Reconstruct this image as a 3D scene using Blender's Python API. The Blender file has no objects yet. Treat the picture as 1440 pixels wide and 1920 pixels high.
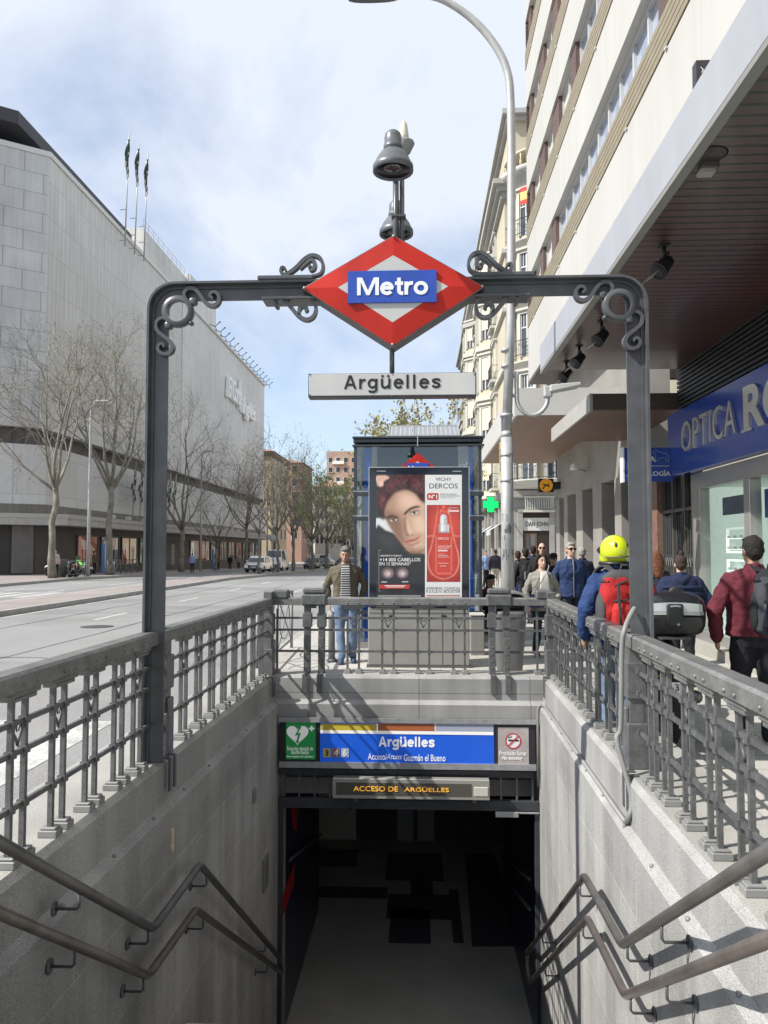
import bpy, bmesh, math, random
from mathutils import Vector, Matrix, Quaternion, noise as mnoise
R = math.radians
random.seed(11)
SC = bpy.context.scene
COL = SC.collection

# ------------------------------------------------------------------ camera
CAM_Z = 1.65
cam_d = bpy.data.cameras.new('camera'); cam = bpy.data.objects.new('camera', cam_d); COL.objects.link(cam)
cam.location = (0, 0, CAM_Z)
cam.rotation_euler = (R(90 + 2.82), 0, R(2.58))
cam_d.sensor_fit = 'VERTICAL'; cam_d.sensor_height = 36; cam_d.lens = 27.04
cam_d.clip_start = .05; cam_d.clip_end = 2000
SC.camera = cam

# ------------------------------------------------------------------ sun, sky, exposure
SUN = Vector((1.0, .42, -1.07)).normalized()          # the way the light travels
sd = bpy.data.lights.new('sun', 'SUN'); sun = bpy.data.objects.new('sun', sd); COL.objects.link(sun)
sd.energy = 4.5; sd.angle = R(.55); sd.color = (1, .955, .88)
sun.rotation_euler = SUN.to_track_quat('-Z', 'Y').to_euler(); sun.location = (-20, -20, 40)
W = bpy.data.worlds.new('World'); SC.world = W; W.use_nodes = True
nt = W.node_tree; nd = nt.nodes; lk = nt.links
bg = nd['Background']; bg.inputs['Strength'].default_value = .13
sky = nd.new('ShaderNodeTexSky'); sky.sky_type = 'NISHITA'; sky.sun_disc = False
sky.sun_elevation = math.asin(-SUN.z); sky.sun_rotation = math.atan2(-SUN.x, -SUN.y) % (2 * math.pi)
sky.air_density = 1.0; sky.dust_density = .6; sky.ozone_density = 1.6
tc = nd.new('ShaderNodeTexCoord'); sx = nd.new('ShaderNodeSeparateXYZ'); lk.new(tc.outputs['Generated'], sx.inputs[0])
def mth(op, a, b=None):
    n = nd.new('ShaderNodeMath'); n.operation = op
    for i, v in enumerate((a, b)):
        if v is None: continue
        if isinstance(v, (int, float)): n.inputs[i].default_value = v
        else: lk.new(v, n.inputs[i])
    return n.outputs[0]
den = mth('ADD', mth('MAXIMUM', sx.outputs[2], 0), .22)
cmb = nd.new('ShaderNodeCombineXYZ')
lk.new(mth('DIVIDE', sx.outputs[0], den), cmb.inputs[0]); lk.new(mth('DIVIDE', sx.outputs[1], den), cmb.inputs[1])
n1 = nd.new('ShaderNodeTexNoise'); n1.inputs['Scale'].default_value = 2.1; n1.inputs['Detail'].default_value = 9
n1.inputs['Roughness'].default_value = .58; n1.inputs['Distortion'].default_value = .35
mp = nd.new('ShaderNodeMapping'); mp.inputs['Location'].default_value = (3.1, .6, 0); mp.inputs['Scale'].default_value = (1, .62, 1)
lk.new(cmb.outputs[0], mp.inputs[0]); lk.new(mp.outputs[0], n1.inputs['Vector'])
cr = nd.new('ShaderNodeValToRGB'); lk.new(n1.outputs[0], cr.inputs[0])
cr.color_ramp.elements[0].position = .33; cr.color_ramp.elements[0].color = (.44, .44, .44, 1)
cr.color_ramp.elements[1].position = .55; cr.color_ramp.elements[1].color = (.97, .97, .97, 1)
hz = nd.new('ShaderNodeMapRange'); lk.new(sx.outputs[2], hz.inputs[0])
for k_, v_ in zip((1, 2, 3, 4), (.10, .30, .25, 1.0)): hz.inputs[k_].default_value = v_
mx = nd.new('ShaderNodeMixRGB'); lk.new(mth('MULTIPLY', cr.outputs[0], hz.outputs[0]), mx.inputs[0]); lk.new(sky.outputs[0], mx.inputs[1])
mx.inputs[2].default_value = (4.45, 4.78, 5.4, 1)
lk.new(mx.outputs[0], bg.inputs['Color'])
SC.view_settings.view_transform = 'Standard'; SC.view_settings.look = 'None'
SC.view_settings.exposure = .58; SC.view_settings.gamma = 1
try:
    SC.cycles.max_bounces = 8; SC.cycles.transparent_max_bounces = 16
except Exception: pass

# ------------------------------------------------------------------ pixel -> world (photo is 1440 x 1920)
FPX = 1442.0
CR = cam.rotation_euler.to_matrix()
CO = Vector((0, 0, CAM_Z))
def ray(px, py): return CR @ Vector(((px - 720) / FPX, (960 - py) / FPX, -1))
def PX(px, py, X=None, Y=None, Z=None):
    d = ray(px, py)
    if X is not None: t = X / d.x
    elif Y is not None: t = Y / d.y
    else: t = (Z - CAM_Z) / d.z
    return CO + d * t
KS = .022                                              # the stairwell stands slightly askew to the street
def SK(u, v, z): return Vector((u + KS * (v - 9), v, z))
def PU(px, py, u):                                     # pixel on the askew plane u = const
    d = ray(px, py); t = (u - KS * 9) / (d.x - KS * d.y); return CO + d * t

# ------------------------------------------------------------------ materials
def lin(r, g, b):
    f = lambda c: ((c / 255 + .055) / 1.055) ** 2.4 if c / 255 > .04045 else c / 255 / 12.92
    return (f(r), f(g), f(b))
MATS = {}
def M(name, col, rough=.6, metal=0, noise=None, bump=None, coat=0, spots=None, streak=None, emit=None, spec=.5, grid=None, spec2=None):
    """noise=(scale, amount) tints; spots=(scale, amount) fine grain; streak=(amount) vertical runs; grid=(axes, w, h, mortar, colour factor, offset)"""
    if name in MATS: return MATS[name]
    m = bpy.data.materials.new(name); m.use_nodes = True; t = m.node_tree; N = t.nodes; L = t.links
    b = N['Principled BSDF']; b.inputs['Roughness'].default_value = rough; b.inputs['Metallic'].default_value = metal
    b.inputs['Specular IOR Level'].default_value = spec
    if coat: b.inputs['Coat Weight'].default_value = coat; b.inputs['Coat Roughness'].default_value = .08
    c4 = (*col, 1); b.inputs['Base Color'].default_value = c4
    geo = N.new('ShaderNodeNewGeometry'); cur = None
    def mul(fac_out, lo, hi):
        nonlocal cur
        mr = N.new('ShaderNodeMapRange'); L.new(fac_out, mr.inputs[0])
        mr.inputs[1].default_value = .3; mr.inputs[2].default_value = .7; mr.inputs[3].default_value = lo; mr.inputs[4].default_value = hi
        x = N.new('ShaderNodeMixRGB'); x.blend_type = 'MULTIPLY'; x.inputs[0].default_value = 1
        if cur is None: x.inputs[1].default_value = c4
        else: L.new(cur, x.inputs[1])
        L.new(mr.outputs[0], x.inputs[2]); cur = x.outputs[0]
    def nz(scale, detail=4, vec=None, rough=.55):
        n = N.new('ShaderNodeTexNoise'); n.inputs['Scale'].default_value = scale; n.inputs['Detail'].default_value = detail
        n.inputs['Roughness'].default_value = rough
        L.new(vec if vec else geo.outputs['Position'], n.inputs['Vector']); return n.outputs[0]
    if noise: mul(nz(noise[0]), 1 - noise[1], 1 + noise[1])
    if spots: mul(nz(spots[0], 2, rough=.7), 1 - spots[1], 1 + spots[1])
    if streak:
        mpn = N.new('ShaderNodeMapping'); mpn.inputs['Scale'].default_value = (2.2, 2.2, .13); L.new(geo.outputs['Position'], mpn.inputs[0])
        mul(nz(1.6, 5, mpn.outputs[0]), 1 - streak, 1 + streak * .6)
    if grid:
        ax, w, h, mo, fac, off = grid
        s = N.new('ShaderNodeSeparateXYZ'); L.new(geo.outputs['Position'], s.inputs[0])
        c = N.new('ShaderNodeCombineXYZ')
        for i, a in enumerate(ax): L.new(s.outputs['XYZ'.index(a)], c.inputs[i])
        br = N.new('ShaderNodeTexBrick'); br.offset = off; br.inputs['Scale'].default_value = 1
        br.inputs['Brick Width'].default_value = w; br.inputs['Row Height'].default_value = h; br.inputs['Mortar Size'].default_value = mo
        br.inputs['Mortar Smooth'].default_value = .1; br.inputs['Bias'].default_value = 0
        br.inputs['Color1'].default_value = (1, 1, 1, 1); br.inputs['Color2'].default_value = (.93, .93, .93, 1)
        br.inputs['Mortar'].default_value = (fac, fac, fac, 1); L.new(c.outputs[0], br.inputs['Vector'])
        x = N.new('ShaderNodeMixRGB'); x.blend_type = 'MULTIPLY'; x.inputs[0].default_value = 1
        if cur is None: x.inputs[1].default_value = c4
        else: L.new(cur, x.inputs[1])
        L.new(br.outputs[0], x.inputs[2]); cur = x.outputs[0]
    if cur is not None: L.new(cur, b.inputs['Base Color'])
    if bump:
        bp = N.new('ShaderNodeBump'); bp.inputs['Strength'].default_value = bump[1]; bp.inputs['Distance'].default_value = bump[2] if len(bump) > 2 else .01
        L.new(nz(bump[0], 5), bp.inputs['Height']); L.new(bp.outputs[0], b.inputs['Normal'])
    if emit:
        b.inputs['Emission Color'].default_value = (*emit[:3], 1); b.inputs['Emission Strength'].default_value = emit[3]
    MATS[name] = m; return m
def GLASS(name, tint, refl=.12, rough=.02, ior=1.5):
    if name in MATS: return MATS[name]
    m = bpy.data.materials.new(name); m.use_nodes = True; t = m.node_tree; N = t.nodes; L = t.links
    N.remove(N['Principled BSDF']); out = N['Material Output']
    tr = N.new('ShaderNodeBsdfTransparent'); tr.inputs[0].default_value = (*tint, 1)
    gl = N.new('ShaderNodeBsdfGlossy'); gl.inputs['Roughness'].default_value = rough; gl.inputs[0].default_value = (.95, .97, 1, 1)
    lw = N.new('ShaderNodeLayerWeight'); lw.inputs[0].default_value = .5
    pw = N.new('ShaderNodeMath'); pw.operation = 'POWER'; L.new(lw.outputs['Facing'], pw.inputs[0]); pw.inputs[1].default_value = 4.0
    ad = N.new('ShaderNodeMath'); ad.operation = 'MULTIPLY_ADD'; ad.use_clamp = True; L.new(pw.outputs[0], ad.inputs[0]); ad.inputs[1].default_value = .85 if ior > 1.3 else .55; ad.inputs[2].default_value = refl + .035
    mix = N.new('ShaderNodeMixShader'); L.new(ad.outputs[0], mix.inputs[0]); L.new(tr.outputs[0], mix.inputs[1]); L.new(gl.outputs[0], mix.inputs[2])
    L.new(mix.outputs[0], out.inputs[0]); MATS[name] = m; return m

# ------------------------------------------------------------------ objects
ORG = {}
def tag(o, label=None, cat=None, group=None, kind=None):
    if label: o['label'] = label
    if cat: o['category'] = cat
    if group: o['group'] = group
    if kind: o['kind'] = kind
    return o
def thing(name, label, cat, loc=(0, 0, 0), rotz=0, group=None, scale=1):
    o = bpy.data.objects.new(name, None); COL.objects.link(o); o.location = loc; o.rotation_euler = (0, 0, rotz); o.scale = (scale,) * 3
    o.empty_display_size = .2
    ORG[o.name] = Vector(loc); return tag(o, label, cat, group)
def copy_tree(o, parent=None):
    c = o.copy(); COL.objects.link(c); c.parent = parent
    ORG[c.name] = ORG.get(o.name, Vector((0, 0, 0)))
    for ch in list(o.children): copy_tree(ch, c)
    return c
class MB:
    def __init__(s): s.v = []; s.f = []; s.mi = []; s.m = 0; s.sm = []; s.smooth = False; s.warp = None
    def mat(s, i): s.m = i; return s
    def add(s, vs, fs):
        b = len(s.v); s.v += [Vector(p) for p in vs]
        for f in fs: s.f.append([b + i for i in f]); s.mi.append(s.m); s.sm.append(s.smooth)
        return s
    def box(s, a, b):
        (x0, y0, z0), (x1, y1, z1) = a, b
        x0, x1 = min(x0, x1), max(x0, x1); y0, y1 = min(y0, y1), max(y0, y1); z0, z1 = min(z0, z1), max(z0, z1)
        return s.add([(x0, y0, z0), (x1, y0, z0), (x1, y1, z0), (x0, y1, z0), (x0, y0, z1), (x1, y0, z1), (x1, y1, z1), (x0, y1, z1)],
                     [(0, 3, 2, 1), (4, 5, 6, 7), (0, 1, 5, 4), (1, 2, 6, 5), (2, 3, 7, 6), (3, 0, 4, 7)])
    def cbox(s, c, d): c = Vector(c); h = Vector(d) / 2; return s.box(c - h, c + h)
    def bar(s, p, q, w, h, up=(0, 0, 1)):
        p = Vector(p); q = Vector(q); d = (q - p).normalized(); u = Vector(up)
        if abs(d.dot(u)) > .99: u = Vector((0, 1, 0))
        r = d.cross(u).normalized(); u = r.cross(d); r = r * w / 2; u = u * h / 2
        return s.add([p - r - u, p + r - u, p + r + u, p - r + u, q - r - u, q + r - u, q + r + u, q - r + u],
                     [(0, 1, 2, 3), (7, 6, 5, 4), (1, 0, 4, 5), (2, 1, 5, 6), (3, 2, 6, 7), (0, 3, 7, 4)])
    def tube(s, pts, r, n=8, cap=True, sx=1.0, ref=None):
        pts = [Vector(p) for p in pts]; k = len(pts)
        rs = r if isinstance(r, (list, tuple)) else [r] * k
        T = []
        for i in range(k):
            a = pts[max(i - 1, 0)]; b = pts[min(i + 1, k - 1)]; T.append((b - a).normalized() if (b - a).length > 1e-9 else Vector((0, 0, 1)))
        u = Vector(ref) if ref else (Vector((0, 0, 1)) if abs(T[0].z) < .9 else Vector((1, 0, 0)))
        u = (u - T[0] * u.dot(T[0])).normalized(); vs = []
        for i in range(k):
            u = (u - T[i] * u.dot(T[i]))
            u = u.normalized() if u.length > 1e-6 else T[i].orthogonal().normalized()
            w = T[i].cross(u)
            for j in range(n):
                a = 2 * math.pi * j / n; vs.append(pts[i] + (u * math.cos(a) * sx + w * math.sin(a)) * rs[i])
        fs = [(i * n + j, i * n + (j + 1) % n, (i + 1) * n + (j + 1) % n, (i + 1) * n + j) for i in range(k - 1) for j in range(n)]
        if cap: fs += [tuple(range(n))[::-1], tuple(range((k - 1) * n, k * n))]
        o = s.smooth; s.smooth = n > 5; s.add(vs, fs); s.smooth = o; return s
    def limb(s, pts, rs, n=12, sx=1.0, ref=None):       # tube with rounded ends
        pts = [Vector(p) for p in pts]; d0 = (pts[0] - pts[1]).normalized(); d1 = (pts[-1] - pts[-2]).normalized()
        P = [pts[0] + d0 * rs[0] * .9, pts[0] + d0 * rs[0] * .55] + pts + [pts[-1] + d1 * rs[-1] * .55, pts[-1] + d1 * rs[-1] * .9]
        Rr = [rs[0] * .35, rs[0] * .8] + list(rs) + [rs[-1] * .8, rs[-1] * .35]
        return s.tube(P, Rr, n, True, sx, ref)
    def lathe(s, prof, c=(0, 0, 0), n=16, axis='Z', M4=None, cap=True):
        c = Vector(c); vs = []
        for (r, z) in prof:
            for j in range(n):
                a = 2 * math.pi * j / n; p = Vector((r * math.cos(a), r * math.sin(a), z))
                if axis == 'Y': p = Vector((p.x, p.z, p.y))
                if axis == 'X': p = Vector((p.z, p.x, p.y))
                if M4: p = M4 @ p
                vs.append(c + p)
        k = len(prof)
        fs = [(i * n + j, i * n + (j + 1) % n, (i + 1) * n + (j + 1) % n, (i + 1) * n + j) for i in range(k - 1) for j in range(n)]
        if cap and prof[0][0] > 1e-4: fs.append(tuple(range(n))[::-1])
        if cap and prof[-1][0] > 1e-4: fs.append(tuple(range((k - 1) * n, k * n)))
        o = s.smooth; s.smooth = True; s.add(vs, fs); s.smooth = o; return s
    def ell(s, c, r, n=14, m=9, M3=None):
        c = Vector(c); vs = []
        for i in range(m + 1):
            t = math.pi * (.02 + .96 * i / m)
            for j in range(n):
                a = 2 * math.pi * j / n; p = Vector((r[0] * math.sin(t) * math.cos(a), r[1] * math.sin(t) * math.sin(a), r[2] * math.cos(t)))
                vs.append(c + (M3 @ p if M3 else p))
        fs = [(i * n + j, i * n + (j + 1) % n, (i + 1) * n + (j + 1) % n, (i + 1) * n + j)[::-1] for i in range(m) for j in range(n)]
        fs += [tuple(range(n)), tuple(range(m * n, (m + 1) * n))[::-1]]
        o = s.smooth; s.smooth = True; s.add(vs, fs); s.smooth = o; return s
    def loft(s, secs, n=18, power=2.0):                 # horizontal super-ellipse sections (x, y, z, rx, ry)
        vs = []
        for (x, y, z, rx, ry) in secs:
            for j in range(n):
                a = 2 * math.pi * j / n; ca, sa = math.cos(a), math.sin(a)
                vs.append((x + rx * math.copysign(abs(ca) ** (2 / power), ca), y + ry * math.copysign(abs(sa) ** (2 / power), sa), z))
        k = len(secs)
        fs = [(i * n + j, i * n + (j + 1) % n, (i + 1) * n + (j + 1) % n, (i + 1) * n + j) for i in range(k - 1) for j in range(n)]
        fs += [tuple(range(n))[::-1], tuple(range((k - 1) * n, k * n))]
        o = s.smooth; s.smooth = True; s.add(vs, fs); s.smooth = o; return s
    def prism(s, poly, f, d):                           # poly in 2D, f maps (a, b) to a point, d is the thickness vector
        d = Vector(d); A = [Vector(f(*p)) for p in poly]; n = len(A)
        return s.add(A + [p + d for p in A], [tuple(range(n))[::-1], tuple(range(n, 2 * n))] + [(i, (i + 1) % n, n + (i + 1) % n, n + i) for i in range(n)])
    def quad(s, *p): return s.add(p, [tuple(range(len(p)))])
    def sweep(s, pts, w, h, side):                       # flat bar along a curve: w along `side`, h across
        pts = [Vector(p) for p in pts]; side = Vector(side).normalized(); k = len(pts); vs = []
        for i in range(k):
            t = (pts[min(i + 1, k - 1)] - pts[max(i - 1, 0)]).normalized(); nn = t.cross(side).normalized()
            hh = h[i] if isinstance(h, list) else h
            for a, b in ((-1, -1), (1, -1), (1, 1), (-1, 1)): vs.append(pts[i] + side * a * w / 2 + nn * b * hh / 2)
        fs = [(i * 4 + j, i * 4 + (j + 1) % 4, i * 4 + 4 + (j + 1) % 4, i * 4 + 4 + j) for i in range(k - 1) for j in range(4)]
        return s.add(vs, fs + [(3, 2, 1, 0), tuple(range(k * 4 - 4, k * 4))])
    def build(s, name, mats, parent=None, local=False, bevel=0, label=None):
        if not isinstance(mats, (list, tuple)): mats = [mats]
        if s.warp: s.v = [Vector(s.warp(*p)) for p in s.v]
        if parent is not None: org = Vector((0, 0, 0)) if local else ORG[parent.name]
        elif local: org = Vector((0, 0, 0))
        else:
            xs = [p.x for p in s.v]; ys = [p.y for p in s.v]; zs = [p.z for p in s.v]
            org = Vector(((min(xs) + max(xs)) / 2, (min(ys) + max(ys)) / 2, min(zs)))
        me = bpy.data.meshes.new(name); me.from_pydata([p - org for p in s.v], [], s.f)
        for m in mats: me.materials.append(m)
        me.polygons.foreach_set('material_index', s.mi); me.polygons.foreach_set('use_smooth', s.sm)
        bm = bmesh.new(); bm.from_mesh(me); bmesh.ops.recalc_face_normals(bm, faces=bm.faces); bm.to_mesh(me); bm.free()
        o = bpy.data.objects.new(name, me); COL.objects.link(o)
        if parent is not None: o.parent = parent; ORG[o.name] = ORG.get(parent.name, Vector((0, 0, 0)))
        else: o.location = org; ORG[o.name] = org
        if bevel:
            bv = o.modifiers.new('edge', 'BEVEL'); bv.width = bevel; bv.segments = 1; bv.limit_method = 'ANGLE'; bv.angle_limit = R(50)
        if label: o['label'] = label
        return o
def remesh(o, vox, disp=None, smooth=2):
    r = o.modifiers.new('skin', 'REMESH'); r.mode = 'VOXEL'; r.voxel_size = vox; r.use_smooth_shade = True
    if smooth: sm = o.modifiers.new('soft', 'SMOOTH'); sm.iterations = smooth; sm.factor = .5
    if disp:
        key = 'cloth%.3f' % disp[0]
        tx = bpy.data.textures.get(key) or bpy.data.textures.new(key, 'CLOUDS'); tx.noise_scale = disp[0]; tx.noise_depth = 2
        d = o.modifiers.new('folds', 'DISPLACE'); d.texture = tx; d.strength = disp[1]; d.mid_level = .5; d.texture_coords = 'GLOBAL' if len(disp) > 2 else 'LOCAL'
    return o
def text_mesh(body, bold=0, extrude=.0, shear=0, spacing=1.0):
    c = bpy.data.curves.new('lettering', 'FONT'); c.body = body; c.offset = bold; c.extrude = extrude; c.shear = shear; c.space_character = spacing
    c.resolution_u = 4; o = bpy.data.objects.new('lettering_tmp', c); me = bpy.data.meshes.new_from_object(o)
    bpy.data.objects.remove(o); bpy.data.curves.remove(c); return me
def text_into(mb, body, p0, right, up, width=None, height=None, bold=.012, depth=.004, align='C', shear=0, spacing=1.0, squash=None):
    """lettering fitted to height (cap box) and/or width, placed with its box centred (C) or left (L) at p0"""
    me = text_mesh(body, bold, .5, shear, spacing)
    vs = [v.co.copy() for v in me.vertices]; fs = [tuple(p.vertices) for p in me.polygons]; bpy.data.meshes.remove(me)
    x0 = min(v.x for v in vs); x1 = max(v.x for v in vs); y0 = min(v.y for v in vs); y1 = max(v.y for v in vs)
    right = Vector(right).normalized(); up = Vector(up).normalized(); nrm = right.cross(up); p0 = Vector(p0)
    sy = height / (y1 - y0) if height else width / (x1 - x0)
    sx_ = width / (x1 - x0) if width else sy
    cx = (x0 + x1) / 2 if align == 'C' else x0
    cy = (y0 + y1) / 2
    mb.add([p0 + right * (v.x - cx) * sx_ + up * (v.y - cy) * sy + nrm * (v.z * depth) for v in vs], fs); return mb
def catmull(P, n=8):
    P = [Vector(p) for p in P]; out = []
    for i in range(len(P) - 1):
        a = P[max(i - 1, 0)]; b = P[i]; c = P[i + 1]; d = P[min(i + 2, len(P) - 1)]
        for k in range(n):
            t = k / n; out.append(.5 * ((2 * b) + (c - a) * t + (2 * a - 5 * b + 4 * c - d) * t * t + (3 * b - a - 3 * c + d) * t ** 3))
    return out + [P[-1]]

# shared materials
IRON = M('grey_painted_iron', (.105, .108, .110), .36, .0, noise=(9, .24), spots=(38, .22), spec=.6, bump=(60, .15, .003))
IRON_D = M('dark_painted_iron', (.08, .084, .093), .34, .0, noise=(7, .2), streak=.15, bump=(60, .12, .003))
IRON_P = M('mid_grey_painted_iron', (.22, .222, .22), .5, 0, noise=(7, .1))
GRANITE = M('granite_wall', (.31, .308, .302), .75, noise=(.9, .2), spots=(150, .42), streak=.2, bump=(150, .25, .004))
GRANITE_SIDE = M('granite_slabs', (.32, .318, .312), .75, noise=(.9, .26), spots=(150, .42), streak=.3, bump=(150, .25, .004), grid=('YZX', .78, .52, .005, 1.28, .5))
COPING = M('granite_coping', (.31, .303, .283), .8, noise=(1.2, .22), spots=(120, .32), bump=(110, .3, .005))
STEEL = M('galvanised_steel', (.42, .43, .44), .42, .55, noise=(14, .15))
BLACK = M('black_void', (.006, .007, .012), .7)
IRON_T = M('sunlit_rail_top_paint', (.15, .15, .147), .34, 0, noise=(6, .28), spots=(40, .2), spec=.6)  # lighter than the other ironwork: sunlight on the rail put into its colour
WHITE = M('white_paint', (.78, .78, .76), .5)

def _arc(cx, cy, rx, ry, a0, a1, n=18): return [(cx + rx * math.cos(R(a0 + (a1 - a0) * i / n)), cy + ry * math.sin(R(a0 + (a1 - a0) * i / n))) for i in range(n + 1)]
def grotesk(w=.13):
    h = w / 2; x = .53
    return {
     'M': (.90, [('p', [(0, 0), (0, .72), (.20, .72), (.43, .19), (.66, .72), (.86, .72), (.86, 0), (.86 - w, 0), (.86 - w, .53), (.49, 0), (.37, 0), (w, .53), (w, 0)])]),
     'A': (.70, [('p', [(0, 0), (w * 1.05, 0), (.335, .58), (.335 + .0, .72), (.26, .72)]), ('p', [(.67, 0), (.67 - w * 1.05, 0), (.335, .58), (.335, .72), (.41, .72)]), ('r', [(.16, .225), (.51, .225)])]),
     'e': (.56, [('r', _arc(.27, .265, .27 - h, .265 - h + .01, 0, 322)), ('r', [(.06, .285), (.51, .285)])]),
     't': (.36, [('r', [(.175, .69), (.175, .15), (.20, .085), (.25, .06), (.34, .065)]), ('r', [(.02, .47), (.335, .47)])]),
     'r': (.38, [('r', [(h + .02, 0), (h + .02, x)]), ('r', [(h + .03, .26), (.12, .37), (.19, .445), (.27, .47), (.36, .468)])]),
     'o': (.60, [('r', _arc(.28, .265, .28 - h, .265 - h + .01, 0, 360, 28))]),
     'g': (.60, [('r', _arc(.26, .275, .26 - h, .255 - h + .01, 0, 360, 28)), ('r', [(.47, x), (.47, -.03), (.44, -.11), (.36, -.155), (.25, -.165), (.13, -.145), (.06, -.10)])]),
     'ü': (.60, [('r', [(h + .01, x), (h + .01, .20), (.10, .10), (.17, .06), (.25, .055), (.35, .09), (.44, .18)]), ('r', [(.47, 0), (.47, x)]), ('r', [(.10, .60), (.10, .72)]), ('r', [(.41, .60), (.41, .72)])]),
     'l': (.26, [('r', [(h + .03, 0), (h + .03, .73)])]),
     's': (.52, [('r', catmull([Vector((a, b, 0)) for a, b in ((.45, .38), (.39, .45), (.26, .47), (.12, .44), (.085, .38), (.13, .32), (.26, .275), (.38, .235), (.42, .16), (.37, .09), (.25, .058), (.12, .085), (.06, .16))], 4))]),
    }
def grotesk_into(mb, body, p0, width, cap, y, depth=.005, w=.13, track=.0):
    """word centred at p0 = (x, z) on the plane y, facing -y; cap = height of capitals"""
    G_ = grotesk(w); s = cap / .72; tot = sum(G_[c][0] + track for c in body) - track - .05; kx = width / (tot * s); X = p0[0] - width / 2; lay = 0
    for c in body:
        adv, st = G_[c]
        for kind, P in st:
            P = [(q[0], q[1]) for q in P]; lay += 1; yy = y - .00012 * (lay % 5)
            if kind == 'r':
                n = len(P); closed = abs(P[0][0] - P[-1][0]) + abs(P[0][1] - P[-1][1]) < 1e-6; Lf = []; Rt = []
                for i in range(n):
                    a = P[i - 1] if i else (P[-2] if closed else P[0]); b_ = P[i + 1] if i < n - 1 else (P[1] if closed else P[-1]); q = P[i]
                    t = Vector((b_[0] - a[0], b_[1] - a[1])).normalized(); nn = Vector((-t.y, t.x)); Lf.append((q[0] + nn.x * w / 2, q[1] + nn.y * w / 2)); Rt.append((q[0] - nn.x * w / 2, q[1] - nn.y * w / 2))
                A = [(X + a * s * kx, yy, p0[1] + b_ * s) for a, b_ in Lf]; B_ = [(X + a * s * kx, yy, p0[1] + b_ * s) for a, b_ in Rt]; C = [(a, y + depth, z) for a, _, z in A]; D = [(a, y + depth, z) for a, _, z in B_]
                mb.add(A + B_ + C + D, [f for i in range(n - 1) for f in ((i, i + 1, n + i + 1, n + i), (i, 2 * n + i, 2 * n + i + 1, i + 1), (n + i, n + i + 1, 3 * n + i + 1, 3 * n + i))] + ([] if closed else [(0, n, 3 * n, 2 * n), (n - 1, 3 * n - 1, 4 * n - 1, 2 * n - 1)][::1]))
            else: mb.prism(P, lambda a, b_: (X + a * s * kx, yy, p0[1] + b_ * s), (0, depth, 0))
        X += (adv + track) * s * kx
    return mb
# ================================================================== SETTING: ground, road, kerbs
ASPH = M('asphalt', (.215, .214, .213), .85, noise=(.35, .2), spots=(60, .3), streak=.0, bump=(70, .3, .01))
PAVE = M('pavement_slabs', (.40, .385, .355), .8, noise=(.6, .16), spots=(60, .2), grid=('XYZ', .6, .4, .008, .62, .5))
def GZ(y): return -.015 * (min(max(y, 45), 140) - 45)
def ybreaks(y0, y1): return [y0] + [b_ for b_ in (45, 140) if y0 < b_ < y1] + [y1]
def sheet(mb, x0, x1, y0, y1, z, t=.02):
    Y = ybreaks(y0, y1)
    for a, c in zip(Y, Y[1:]): mb.quad((x0, a, z + GZ(a)), (x1, a, z + GZ(a)), (x1, c, z + GZ(c)), (x0, c, z + GZ(c)))
def ybox(mb, a, c):
    Y = ybreaks(a[1], c[1])
    for p, q in zip(Y, Y[1:]): mb.add([(x, y, z + GZ(y)) for z in (a[2], c[2]) for x, y in ((a[0], p), (c[0], p), (c[0], q), (a[0], q))], [(0, 3, 2, 1), (4, 5, 6, 7), (0, 1, 5, 4), (1, 2, 6, 5), (2, 3, 7, 6), (3, 0, 4, 7)])
    return mb
def sheet_old(mb, x0, x1, y0, y1, z, t=.02): mb.quad((x0, y0, z), (x1, y0, z), (x1, y1, z), (x0, y1, z))
b = MB(); sheet(b, -420, -2.42, -60, 900, -.12); tag(b.build('road', ASPH), kind='structure')
b = MB()
sheet(b, 1.78, 420, -60, 900, 0); sheet(b, -2.3, 1.78, 9.35, 900, 0); sheet(b, -2.3, 1.78, -60, 2.2, 0); sheet(b, -2.3, -2.08, 2.2, 9.35, 0)
tag(b.build('pavement', PAVE), kind='structure')
KERB = M('granite_kerb', (.33, .325, .31), .8, noise=(2, .12), spots=(60, .2), grid=('YXZ', 1.0, 3, .012, .5, 0))
b = ybox(MB(), (-2.42, -60, -.3), (-2.3, 900, .003)); tag(b.build('kerb', KERB), kind='structure')
REDPAV = M('red_pavers', (.29, .25, .24), .85, noise=(.5, .14), spots=(40, .15), grid=('XYZ', .4, .2, .01, .7, .5))
b = MB(); ybox(b.mat(0), (-13.0, 8, -.3), (-11.3, 420, .035)); ybox(b.mat(1), (-11.3, 8, -.3), (-11.05, 420, .03)); ybox(b, (-13.25, 8, -.3), (-13.0, 420, .03))
tag(b.build('median_strip', [REDPAV, KERB]), kind='structure')
b = MB(); ybox(b.mat(0), (-60, 30, -.3), (-20.3, 420, .03)); ybox(b.mat(1), (-20.3, 30, -.3), (-20.0, 420, .025))
tag(b.build('far_pavement', [REDPAV, KERB]), kind='structure')
LINE = M('road_line_paint', (.42, .42, .41), .8, noise=(2.5, .25), spots=(30, .3))
def mark(poly):
    x0 = min(p[0] for p in poly); x1 = max(p[0] for p in poly); y0 = min(p[1] for p in poly); y1 = max(p[1] for p in poly); sheet(MM, x0, x1, y0, y1, -.116)
MM = MB()
for y in (5.2, 12.3, 19.2, 26, 33, 40, 47, 56, 66, 78, 92, 108, 125, 145): mark([(-8.25, y), (-8.12, y), (-8.12, y + 2.2), (-8.25, y + 2.2)])
for y in (14, 23, 32, 41, 52, 64, 80, 98, 120): mark([(-5.25, y), (-5.13, y), (-5.13, y + 2.2), (-5.25, y + 2.2)])
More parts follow.
